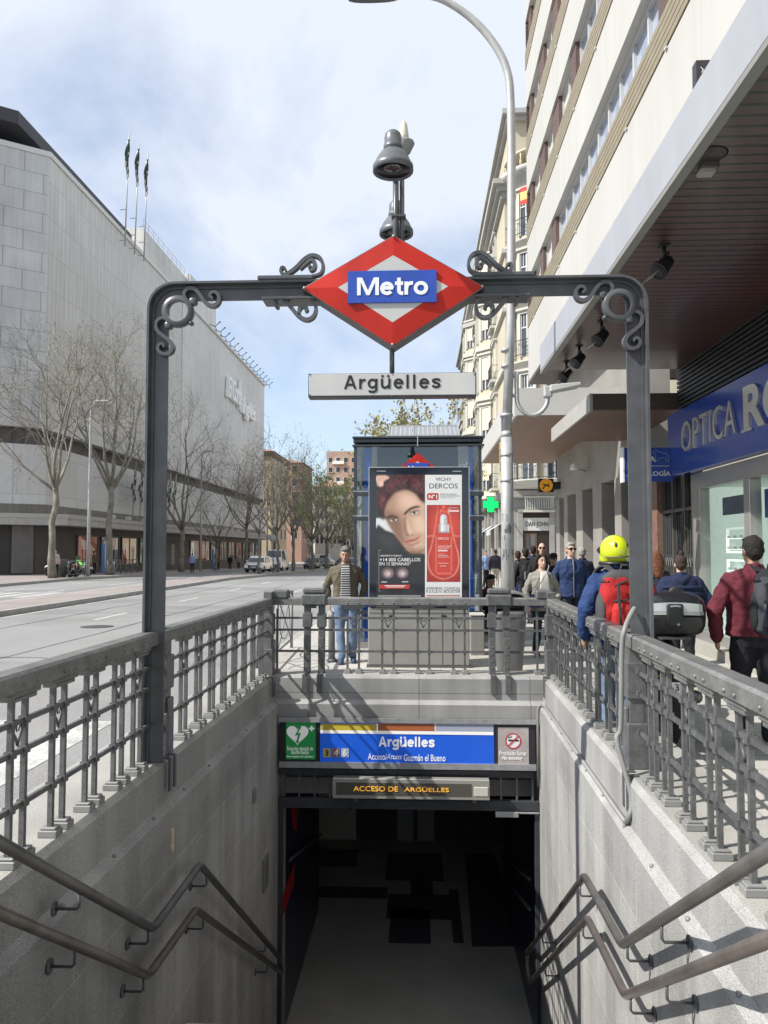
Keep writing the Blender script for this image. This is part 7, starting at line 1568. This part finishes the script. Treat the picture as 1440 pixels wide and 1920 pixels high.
def person(label, loc, face=0, group=None, **kw):
    o = dict(DEF); o.update(kw); s = o['H'] / 1.75
    t = thing('person', label, 'person', loc, face, group, s); B = o['bulk']; V = Vector
    lean = o['lean']
    LW = lambda p: (p[0], p[1] - lean * max(0, p[2] - .95), p[2])
    hm = Matrix.Rotation(o['head'][2], 3, 'Z') @ Matrix.Rotation(o['head'][0], 3, 'X') @ Matrix.Rotation(o['head'][1], 3, 'Y'); piv = V((0, 0, 1.52)); HO = V((0, -lean * .57, 0))
    def HP(p): return piv + hm @ (V(p) - piv) + HO
    def hell(mb, c, r, n=14, m=9): mb.ell(HP(c), r, n, m, hm)
    hipx = .09
    def torso(mb, sx, sy, secs): mb.warp = None; mb.loft([(0, y - lean * max(0, z - .95), z, rx * sx, ry * sy) for z, rx, ry, y in secs], 22, 2.3)
    TS = [(.86, .150, .105, .0), (.95, .165, .115, 0), (1.05, .150, .110, 0), (1.14, .150, .105, 0), (1.25, .168, .118, -.005), (1.36, .185, .118, 0), (1.43, .165, .095, .01), (1.475, .09, .07, .01), (1.50, .055, .055, .01)]
    # ---- body
    b = MB(); torso(b, .95 * B, .95 * B, TS)
    b.limb([LW((0, .012, 1.44)), LW((0, .005, 1.50)), tuple(HP((0, .0, 1.565)))], [.062, .056, .055], 12)
    hell(b, (0, .012, 1.648), (.074, .094, .102)); hell(b, (0, -.030, 1.578), (.056, .062, .062)); hell(b, (0, -.058, 1.545), (.03, .03, .022), 10, 6); hell(b, (0, -.066, 1.672), (.056, .022, .012), 10, 6)
    hell(b, (.036, -.062, 1.605), (.022, .02, .018), 8, 6); hell(b, (-.036, -.062, 1.605), (.022, .02, .018), 8, 6)
    b.limb([HP((0, -.082, 1.648)), HP((0, -.098, 1.622)), HP((0, -.104, 1.606))], [.010, .013, .016], 8)
    for sd_ in (-1, 1): hell(b, (sd_ * .077, .016, 1.618), (.011, .022, .032), 8, 6)
    sh = {}
    for nm, sg_ in (('L', 1), ('R', -1)):
        e, w = [V(LW(p)) for p in o['arm' + nm]]; shp = V(LW((sg_ * .166 * B, .008, 1.395))); sh[nm] = (shp, e, w)
        b.limb([shp, shp.lerp(e, .5), e, e.lerp(w, .4), w], [.050, .045, .039, .036, .026], 12)
        d = (w - e).normalized(); side = V((0, -1, 0)) - d * V((0, -1, 0)).dot(d); side = side.normalized() if side.length > .1 else V((sg_, 0, 0)); nr = d.cross(side).normalized()
        if nr.x * sg_ > 0: nr = -nr
        b.limb([w - d * .01, w + d * .035, w + d * .075], [.026, .036, .036], 10, sx=.55, ref=nr)
        if o['detail']:
            for k in range(4):
                q = w + d * .082 + side * (.027 - .018 * k); L_ = (.066, .076, .071, .056)[k]
                b.limb([q, q + d * L_ * .45 + nr * .004, q + d * L_ * .78 + nr * .018, q + d * L_ * .92 + nr * .034], [.0088, .0084, .008, .0072], 7)
            q = w + d * .03 + side * .028; b.limb([q, q + d * .026 + side * .020 + nr * .006, q + d * .056 + side * .022 + nr * .018], [.0115, .0105, .009], 7)
        else: b.limb([w + d * .08, w + d * .12 + nr * .01, w + d * .15 + nr * .03], [.032, .03, .02], 8, sx=.5, ref=nr)
    lg = {}
    for nm, sg_ in (('L', 1), ('R', -1)):
        k, a = [V(p) for p in o['leg' + nm]]; hp = V((sg_ * hipx, 0, .90)); lg[nm] = (hp, k, a)
        b.limb([hp, hp.lerp(k, .5), k, k.lerp(a, .35), a], [.080, .070, .052, .05, .036], 12)
        b.limb([a + V((0, .02, -.03)), a + V((sg_ * .01, -.12, -.05))], [.034, .03], 10)
    body = b.build('body', o['skin'], t, local=True); remesh(body, o['vox'], None, 1)
    # ---- trousers
    if o['trousers']:
        b = MB(); torso(b, 1.05 * B, 1.06 * B, [(.84, .135, .10, 0), (.90, .158, .112, 0), (.97, .163, .115, 0), (1.04, .150, .110, 0)])
        for nm in 'LR':
            hp, k, a = lg[nm]; b.limb([hp, hp.lerp(k, .5), k, k.lerp(a, .45), a + V((0, 0, .025))], [.092 * B, .085 * B, .070, .066, .062], 14)
        x = b.build('trousers', o['trousers'], t, local=True); remesh(x, .011, (.09, .022), 2)
    if o['skirt']: 
        b = MB(); b.loft([(0, 0, o['hem'] - .35, .2, .16), (0, 0, .9, .18, .13)], 18); b.build('skirt', o['skirt'], t, local=True)
    # ---- shoes
    for nm, sg_ in (('L', 1), ('R', -1)):
        a = lg[nm][2]; f = o['feet'][0 if nm == 'L' else 1]; c, s_ = math.cos(f), math.sin(f); mv = lambda y, z: V((a.x + sg_ * .012 - s_ * y * sg_, a.y + y * c, a.z + z))
        b = MB(); b.limb([mv(.05, -.035), mv(-.02, -.03), mv(-.10, -.045), mv(-.17, -.052)], [.040, .045, .042, .030], 12); b.limb([mv(.02, .03), mv(.02, -.02)], [.05, .045], 10)
        b.box(mv(-.19, -.082) - V((.036, 0, 0)), mv(.075, -.062) + V((.036, 0, 0))); x = b.build('shoe', o['shoes'], t, local=True); remesh(x, .009, None, 2)
    # ---- coat / top
    if o['coat']:
        b = MB(); p = o['puff']; hem = o['hem']
        S = [(hem, .172 + p, .128 + p, 0), (hem + .06, .172 + p, .130 + p, 0)] + [(z, rx + .016 + p * (1 if z < 1.3 else .3), ry + .016 + p * (1 if z < 1.3 else .45), y) for z, rx, ry, y in TS if z > hem + .08 and z < 1.48] + [(1.485, .078, .074, .012)]
        torso(b, B, B, S)
        for nm in 'LR':
            q, e, w = sh[nm]; d = (w - e).normalized(); ww = w - d * .0
            b.limb([q, q.lerp(e, .5), e, e.lerp(ww, .5), ww - d * .01], [.056 + p * .55, .057 + p * .65, .052 + p * .65, .047 + p * .6, .041 + p * .45], 14)
        if o['collar']: b.limb([LW((-.05, .0, 1.475)), LW((-.06, .05, 1.50)), LW((0, .075, 1.51)), LW((.06, .05, 1.50)), LW((.05, .0, 1.475))], [.022, .026, .028, .026, .022], 10)
        if o['hood']: b.limb([LW((-.10, .05, 1.46)), LW((-.06, .11, 1.43)), LW((0, .135, 1.40)), LW((.06, .11, 1.43)), LW((.10, .05, 1.46))], [.04, .055, .065, .055, .04], 12)
        x = b.build('jacket', o['coat'], t, local=True); remesh(x, .010, (.07, .030) if not o['quilt'] else (.07, .014), 2)
        if o['quilt']:
            b = MB()
            for i in range(5):
                z = hem + .06 + i * .085; pr = [q for q in S]; r = .0
                for j in range(len(S) - 1):
                    if S[j][0] <= z <= S[j + 1][0]: f = (z - S[j][0]) / (S[j + 1][0] - S[j][0]); rx = S[j][1] + f * (S[j + 1][1] - S[j][1]); ry = S[j][2] + f * (S[j + 1][2] - S[j][2])
                n = 30; b.tube([((rx * B + .002) * math.copysign(abs(math.cos(a)) ** .87, math.cos(a)), (ry * B + .002) * math.copysign(abs(math.sin(a)) ** .87, math.sin(a)) - lean * max(0, z - .95), z + .025) for a in [2 * math.pi * k / n for k in range(n + 1)]], .026, 8, False)
            for nm in 'LR':
                q, e, w = sh[nm]
                for i in range(7):
                    f = (i + .5) / 7 * 2; c = q.lerp(e, f) if f < 1 else e.lerp(w, f - 1); dd = (e - q if f < 1 else w - e).normalized(); rr = (.060 + p * .7) * (1 - .12 * f)
                    b.limb([c - dd * .022, c + dd * .022], [rr, rr], 14)
            x = b.build('quilting', o['coat'], t, local=True); remesh(x, .010, None, 2)
    # ---- shirt front seen in an open jacket: a real panel over the chest
    if o['shirt']:
        w0, w1, hem2 = o['open']; b = MB(); n = 8; A_ = []
        zs_ = [o['hem'] - .0 + hem2, 1.0, 1.1, 1.2, 1.3, 1.38, 1.43, 1.475]
        for i, z in enumerate(zs_):
            f = i / (len(zs_) - 1); hw = w0 + (w1 - w0) * f
            ry = .118 + .030
            for (za, rxa, rya, ya), (zb, rxb, ryb, yb) in zip(TS[:-1], TS[1:]):
                if za <= z <= zb: ff = (z - za) / (zb - za); ry = (rya + (ryb - rya) * ff + .016 + o['puff']) * B + .013
            for k in range(n + 1): x = -hw + 2 * hw * k / n; A_.append((x, -ry * (1 - (abs(x) / .30) ** 2.3) ** .5 - lean * max(0, z - .95) + .0, z))
        m_ = n + 1; N_ = len(A_); bk = [(x, y + .05, z) for x, y, z in A_]; fs = [(i * m_ + k, i * m_ + k + 1, (i + 1) * m_ + k + 1, (i + 1) * m_ + k) for i in range(len(zs_) - 1) for k in range(n)]
        b.smooth = True; b.add(A_ + bk, fs + [tuple(N_ + q for q in f[::-1]) for f in fs] + [(i * m_, (i + 1) * m_, N_ + (i + 1) * m_, N_ + i * m_) for i in range(len(zs_) - 1)] + [(i * m_ + n, N_ + i * m_ + n, N_ + (i + 1) * m_ + n, (i + 1) * m_ + n) for i in range(len(zs_) - 1)])
        b.build('shirt', o['shirt'], t, local=True)
    # ---- face
    for nm, sg_ in (('L', 1), ('R', -1)):
        if not o['glasses']:
            b = MB(); hell(b, (sg_ * .031, -.0755, 1.648), (.013, .008, .006), 10, 6); ey = b.build('eye', EYW, t, local=True); b = MB(); hell(b, (sg_ * .031, -.0808, 1.648), (.0058, .005, .0058), 8, 6); b.build('iris', EYE, ey, local=True)
        b = MB(); b.limb([HP((sg_ * .014, -.083, 1.668)), HP((sg_ * .032, -.083, 1.674)), HP((sg_ * .052, -.072, 1.667))], [.004, .0055, .004], 6); b.build('eyebrow', HAIRC[o['hair']], t, local=True)
    b = MB(); b.limb([HP((-.022, -.080, 1.577)), HP((0, -.0885, 1.580)), HP((.022, -.080, 1.577))], [.0045, .008, .0045], 8); b.build('lips', LIP, t, local=True)
    if o['glasses'] == 'sun':
        b = MB()
        for sg_ in (-1, 1): hell(b, (sg_ * .034, -.088, 1.645), (.031, .012, .021), 12, 6); b.limb([HP((sg_ * .06, -.08, 1.652)), HP((sg_ * .08, .02, 1.65))], [.005, .004], 6)
        b.limb([HP((-.01, -.097, 1.65)), HP((.01, -.097, 1.65))], [.004, .004], 6); b.build('sunglasses', M('sunglass_black', (.008, .008, .009), .08), t, local=True)
    # ---- hair
    st_ = o['style']
    if st_ != 'bald':
        b = MB(); hell(b, (0, .026, 1.672), (.081, .094, .092), 18, 12); hell(b, (0, .050, 1.632), (.074, .066, .085), 16, 10)
        if st_ == 'short': hell(b, (0, -.040, 1.728), (.06, .045, .025))
        if st_ in ('bun',): hell(b, (0, .045, 1.785), (.036, .036, .038)); hell(b, (0, .03, 1.755), (.026, .026, .03))
        if st_ in ('long', 'bob'):
            for sg_ in (-1, 1): b.limb([HP((sg_ * .055, -.02, 1.735)), HP((sg_ * .085, .012, 1.66)), HP((sg_ * .088, .03, 1.58)), HP((sg_ * .078, .04, 1.50 if st_ == 'long' else 1.54))], [.03, .03, .03, .022], 10)
            b.limb([HP((0, .05, 1.68)), HP((0, .06, 1.60)), HP((0, .085, 1.51 if st_ == 'long' else 1.56)), HP((0, .115, 1.40 if st_ == 'long' else 1.53))], [.078, .088, .085, .06], 12, 1.25)
        if st_ == 'cap': hell(b, (0, -.10, 1.70), (.06, .05, .008)); hell(b, (0, .0, 1.705), (.09, .105, .06))
        x = b.build('cap' if st_ == 'cap' else 'hair', HAIRC[o['hair']], t, local=True); remesh(x, .008, (.022, .02), 1)
    else:
        b = MB(); hell(b, (0, .060, 1.63), (.078, .055, .05)); x = b.build('hair', HAIRC['grey'], t, local=True); remesh(x, .009, None, 2)
    t['sh'] = 0; del t['sh']; return t
def G(px, Y, z=0): p = PX(px, 1100, Y=Y); return (p.x, Y, z + GZ(Y))
def backpack(label, person_, loc, face, s, col, trim, big=1.0, group=None):
    t = thing('backpack', label, 'backpack', loc, face, group, s); k = big
    b = MB(); b.loft([(0, .19, .98, .12 * k, .06), (0, .205, 1.02, .155 * k, .085), (0, .215, 1.15, .165 * k, .10), (0, .21, 1.30, .16 * k, .095), (0, .19, 1.42, .135 * k, .075), (0, .17, 1.47, .08 * k, .045)], 22, 3); x = b.build('bag', col, t, local=True); remesh(x, .012, (.08, .018), 2)
    b = MB(); b.loft([(0, .29, 1.01, .10 * k, .045), (0, .30, 1.05, .125 * k, .06), (0, .30, 1.18, .125 * k, .055), (0, .285, 1.25, .10 * k, .04)], 18, 3); x = b.build('front_pocket', trim[0], t, local=True); remesh(x, .01, (.06, .012), 2)
    b = MB(); b.loft([(0, .19, 1.385, .145 * k, .083), (0, .185, 1.43, .133 * k, .075), (0, .165, 1.485, .075 * k, .045)], 20, 3); b.build('top_flap', trim[1], t, local=True)
    for z, yy, w in ((1.245, .337, .115), (1.045, .362, .12)): b = MB(); b.sweep(catmull([(-w * k, yy - .035, z), (-w * .6 * k, yy, z + .006), (0, yy + .006, z + .012), (w * .6 * k, yy, z + .006), (w * k, yy - .035, z)], 4), .014, .012, (0, 0, 1)); b.build('zip', trim[1], t, local=True)
    for sg_ in (-1, 1):
        b = MB(); b.ell((sg_ * .155 * k, .20, 1.16), (.03, .075, .15), 12, 8); b.build('side_pocket', trim[1], t, local=True)
        b = MB(); b.sweep(catmull([(sg_ * .09, .15, 1.46), (sg_ * .115, .06, 1.515), (sg_ * .125, -.06, 1.47), (sg_ * .13, -.150, 1.36), (sg_ * .15, -.13, 1.22), (sg_ * .19, .02, 1.12), (sg_ * .165, .15, 1.06)], 5), .05, .014, (1, 0, 0)); b.build('strap', trim[1], t, local=True)
        b = MB(); b.sweep([(sg_ * .09 * k, .315, 1.38), (sg_ * .10 * k, .345, 1.25), (sg_ * .10 * k, .365, 1.12), (sg_ * .09 * k, .33, 1.0)], .022, .006, (1, 0, 0)); b.build('buckle_strap', trim[1], t, local=True)
    b = MB(); b.tube([(-.04, .16, 1.46), (-.03, .17, 1.52), (.03, .17, 1.52), (.04, .16, 1.46)], .01, 6); b.sweep(catmull([(-.10 * k, .27, 1.36), (0, .29, 1.41), (.10 * k, .27, 1.36)], 5), .012, .012, (0, 0, 1)); b.build('handle', trim[1], t, local=True); return t
PI = math.pi
JEAN = fabric('light_jeans', (.13, .18, .27), .2); DKJ = fabric('dark_jeans', (.03, .035, .055)); BLKT = fabric('black_trousers', (.018, .018, .022)); BEI = fabric('beige_trousers', (.48, .43, .35))
STRP = M('striped_shirt', (.5, .5, .52), .85, grid=('ZXY', .034, 4, .011, .10, 0))
OLI = fabric('olive_bomber', (.115, .10, .07)); NVY = fabric('navy', (.022, .028, .062)); BLUJ = fabric('blue_jacket', (.024, .042, .11)); NPUF = fabric('navy_puffer', (.016, .022, .055), .1); MRN = fabric('maroon', (.105, .019, .030)); BLKC = fabric('black_coat', (.016, .016, .019)); GREYC = fabric('grey_coat', (.26, .25, .225)); LTB = fabric('light_blue_jacket', (.24, .32, .50)); REDC = fabric('red_scarf', (.35, .03, .03)); BLOU = fabric('white_blouse', (.62, .60, .56), .08)
# the man by the poster stand
person('grey haired man in olive bomber jacket and striped shirt looking down beside the poster stand', G(648, 11.35), R(6), H=1.70, hair='pepper', coat=OLI, hem=.93, trousers=JEAN, shoes=fabric('blue_trainers', (.05, .07, .12)), head=(.30, 0, -.15), shirt=STRP, open=(.085, .06, .005), puff=.012, bulk=1.06,
       armL=((.30, .07, 1.16), (.24, .12, .93)), armR=((-.29, .06, 1.15), (-.25, .04, .90)), legL=((.10, -.06, .50), (.11, .04, .08)), legR=((-.08, -.02, .50), (-.055, -.10, .08)))
# couple walking towards us
person('woman in light grey coat and white blouse walking towards us with a blue bag', G(1016, 12.0), R(10), H=1.57, hair='dark', style='bob', skin=SKIN_P, coat=GREYC, hem=.80, trousers=DKJ, shirt=BLOU, open=(.11, .05, .06), puff=.016, bulk=1.02, head=(-.05, 0, .1), armL=((.27, .0, 1.14), (.22, -.16, .98)), armR=((-.28, .02, 1.13), (-.27, -.06, .88)), legL=((.09, -.10, .52), (.09, .0, .09)), legR=((-.08, .0, .5), (-.07, .14, .12)))
bgp = G(1011, 11.78, .80)
t = thing('handbag', 'blue shoulder bag hanging in front of the woman in the grey coat', 'handbag', bgp); b = MB(); b.loft([(-.03, 0, -.02, .10, .04), (-.03, 0, .05, .15, .055), (-.02, 0, .14, .14, .05), (.0, 0, .18, .10, .03)], 16, 2.6); b.build('bag', fabric('blue_bag', (.04, .06, .16)), t, local=True); MB().sweep(catmull([(-.12, .0, .15), (0.02, -.03, .35), (.14, .02, .56), (.16, .12, .62)], 5), .03, .008, (0, 1, 0)).build('strap', fabric('bag_strap', (.35, .34, .32)), t, local=True)
person('grey haired man in blue zip jacket and sunglasses walking towards us', G(1071, 13.0), R(4), H=1.77, hair='grey', skin=SKIN_P, coat=BLUJ, hem=.86, trousers=DKJ, shirt=fabric('zip_grey', (.16, .17, .2)), open=(.006, .006, .01), glasses='sun', puff=.022, bulk=1.05, head=(0, 0, .15), armL=((.30, .03, 1.12), (.28, -.04, .87)), armR=((-.30, .03, 1.12), (-.28, -.06, .88)))
person('grey haired man in dark navy suit jacket walking away beside the stone shop front', G(1092, 16.5), PI, H=1.70, hair='grey', coat=NVY, hem=.80, trousers=BLKT, puff=.012, bulk=1.05, detail=False, vox=.012)
person('bald man in sunglasses and black jacket facing us before the shop entrance', G(1017, 17.0), R(-8), H=1.80, hair='grey', style='bald', skin=SKIN_P, coat=BLKC, trousers=BLKT, glasses='sun', puff=.03, bulk=1.05, detail=False, vox=.010)
person('person in a black peaked cap between the couple facing us', G(1038, 15.2), R(-20), H=1.58, hair='dark', style='cap', skin=SKIN, coat=BLKC, trousers=BLKT, puff=.02, detail=False, vox=.011, glasses='sun')
person('dark haired man in black with a backpack walking away beside the lamp post', G(985, 17.5), PI + .2, H=1.68, hair='dark', coat=BLKC, trousers=DKJ, detail=False, vox=.012, armR=((-.29, .0, 1.13), (-.33, -.1, .9)))
q = G(985, 17.5); backpack('black backpack on the man walking away beside the lamp post', None, q, PI + .2, .96, fabric('black_bag', (.025, .026, .03)), (fabric('grey_bag', (.12, .125, .13)), fabric('bag_black', (.015, .015, .017))))
person('person in dark padded jacket walking away in front of the shop entrance', G(1000, 19.5), PI - .1, H=1.74, hair='dark', coat=NVY, trousers=DKJ, puff=.03, detail=False, vox=.012)
person('person with reddish hair and bright blue jeans half hidden by the lamp post', G(971, 18.6), PI, H=1.62, hair='brown', coat=fabric('charcoal', (.04, .04, .045)), trousers=fabric('bright_jeans', (.06, .17, .42)), detail=False, vox=.012)
person('person in light blue jacket and black trousers standing far back near the green cross', G(911, 34.0), R(40), H=1.62, hair='pepper', coat=LTB, hem=.84, trousers=BLKT, puff=.03, detail=False, vox=.014)
person('person in dark quilted jacket and beige trousers standing far back near the green cross', G(929, 33.2), PI + .3, H=1.66, hair='brown', coat=fabric('plum_black', (.035, .03, .042)), hem=.90, trousers=BEI, puff=.05, shoes=SHOE_W, detail=False, vox=.014)
person('dark figure in a knitted cap and red scarf sitting low beside the glass lift', (PX(911, 1100, Y=15.4).x, 15.4, -.50), R(50), H=1.66, hair='dark', style='cap', coat=fabric('dark_wine', (.06, .02, .022)), trousers=BLKT, puff=.03, detail=False, vox=.012, legL=((.12, -.42, .86), (.12, -.46, .60)), legR=((-.12, -.42, .86), (-.12, -.46, .60)), armL=((.26, -.1, 1.15), (.12, -.32, 1.02)), armR=((-.26, -.1, 1.15), (-.12, -.32, 1.02)), lean=.2)
t = thing('stone_block', 'low pale block that the seated figure rests on beside the lift', 'block', (PX(911, 1100, Y=15.4).x, 15.5, 0)); p = PX(911, 1100, Y=15.4); MB().box((p.x - .25, 15.35, 0), (p.x + .25, 15.75, .32)).build('block', CAB, t, bevel=.02)
# biker
bl = G(1156, 6.75)
person('motorcyclist in yellow helmet and blue jacket seen from behind by the right railing', bl, PI + .25, H=1.74, hair='dark', coat=fabric('biker_blue', (.022, .048, .14)), hem=.84, trousers=JEAN, puff=.03, bulk=1.05, hood=True, armL=((.29, .0, 1.14), (.25, -.12, .91)), armR=((-.29, .02, 1.14), (-.30, -.12, .92)), lean=.06, head=(.08, 0, 0), shoes=SHOE_W)
hl = thing('helmet', 'bright yellow green motorcycle helmet with black trim worn by the rider', 'helmet', (bl[0], bl[1], 1.62), PI + .25); c0 = Vector((0, -.035, .018))
b = MB(); b.ell(c0 + Vector((0, .012, .005)), (.122, .148, .138), 24, 14); b.ell(c0 + Vector((0, -.03, -.06)), (.112, .125, .085), 20, 10); x = b.build('shell', M('helmet_yellow', (.52, .60, .015), .25, coat=.6), hl, local=True); remesh(x, .008, None, 2)
b = MB(); b.ell(c0 + Vector((0, -.06, .01)), (.122, .112, .055), 20, 8); b.build('visor', M('visor_black', (.012, .012, .014), .08), hl, local=True)
b = MB()
b.tube([c0 + Vector((.12 * math.cos(a), .01 + .128 * math.sin(a), -.105)) for a in [2 * PI * k / 24 for k in range(25)]], .018, 8, False); b.build('trim', M('helmet_black', (.02, .02, .022), .4), hl, local=True)
for s_ in (-1, 1):
    b = MB(); b.ell(c0 + Vector((s_ * .05, .122, .045)), (.014, .022, .034), 10, 8); b.build('vent', MATS['helmet_black'], hl, local=True)
b = MB(); b.sweep(catmull([c0 + Vector((x, .014 + .151 * (1 - (x / .125) ** 2 - .13) ** .5 if abs(x) < .1 else .06, -.05)) for x in (-.112, -.08, -.04, 0, .04, .08, .112)], 4), .01, .02, (0, 0, 1)); b.build('rear_stripe', M('helmet_grey', (.10, .10, .10), .4), hl, local=True)
backpack('red and dark grey backpack on the motorcyclist behind the right railing', None, (bl[0] - .02, bl[1] - .02, -.06), PI + .25, 1.04, fabric('backpack_red', (.36, .02, .022), .14), (fabric('backpack_red2', (.42, .028, .026), .14), fabric('backpack_grey', (.06, .06, .065))), 1.5)
# others on the right
person('woman with long ginger hair walking away behind the arch post', G(1229, 11.2), PI + .1, H=1.62, hair='ginger', style='long', skin=SKIN_P, coat=fabric('dark_coat', (.03, .03, .045)), trousers=BLKT, puff=.02, armL=((.26, -.06, 1.15), (.14, -.26, 1.12)))
person('woman with a hair bun in navy quilted jacket walking away past the optician', G(1277, 9.6), PI - .15, H=1.58, hair='brown', style='bun', skin=SKIN_P, coat=NPUF, hem=.90, trousers=BLKT, puff=.055, bulk=1.1, hood=True, quilt=True, armL=((.32, .0, 1.16), (.26, -.16, 1.0)), armR=((-.32, .0, 1.16), (-.26, -.16, 1.0)))
person('man in maroon sweatshirt and black trousers walking away at the right edge', G(1412, 6.6), PI - .12, H=1.76, hair='dark', skin=SKIN, coat=MRN, hem=.93, trousers=BLKT, puff=.022, bulk=1.12, armR=((-.33, .06, 1.14), (-.26, -.02, .90)), armL=((.33, .08, 1.13), (.29, -.02, .90)), legL=((.10, -.06, .5), (.10, .06, .08)), legR=((-.10, .02, .5), (-.10, .0, .08)), head=(.05, 0, .15), shoes=SHOE_W)
q = G(1436, 6.6); backpack('dark grey backpack worn on one shoulder by the man in maroon', None, (q[0], q[1], -.08), PI - .12, 1.06, fabric('backpack_slate', (.05, .054, .064), .12), (fabric('backpack_slate2', (.065, .07, .082), .12), fabric('backpack_black', (.02, .021, .025))), .95)
# far pavement walkers
GW = 'people walking along the far pavement'
for (px, Y, lab, h, hair, c, tr, f, sty) in ((304, 60, 'person in black standing by the tree right of the left post', 1.7, 'dark', BLKC, BLKT, 1.2, 'short'), (360, 66, 'person in light blue top and jeans walking on the far pavement', 1.68, 'brown', LTB, DKJ, PI, 'short'), (408, 84, 'person in dark olive coat on the far pavement before the windows', 1.7, 'dark', OLI, BLKT, .3, 'short'), (431, 92, 'person in black coat near the farthest store windows', 1.74, 'dark', BLKC, DKJ, 0, 'short'), (447, 100, 'person in grey coat near the end of the store', 1.66, 'grey', GREYC, BLKT, PI, 'short'), (461, 108, 'person in maroon top near the end of the store', 1.7, 'dark', MRN, BLKT, .2, 'short'), (103, 43.9, 'person in white and red top half hidden behind the nearest tree trunk', 1.68, 'dark', fabric('white_red', (.55, .42, .4)), BLKT, 1.0, 'short'), (176, 55, 'person in brown jacket by the parked motorcycles', 1.72, 'dark', fabric('brown_jacket', (.12, .07, .05)), BLKT, 2.4, 'short')):
    q = G(px, Y); person(lab, q, f, GW, H=h, hair=hair, coat=c, trousers=tr, detail=False, vox=.02, puff=.02, style=sty)
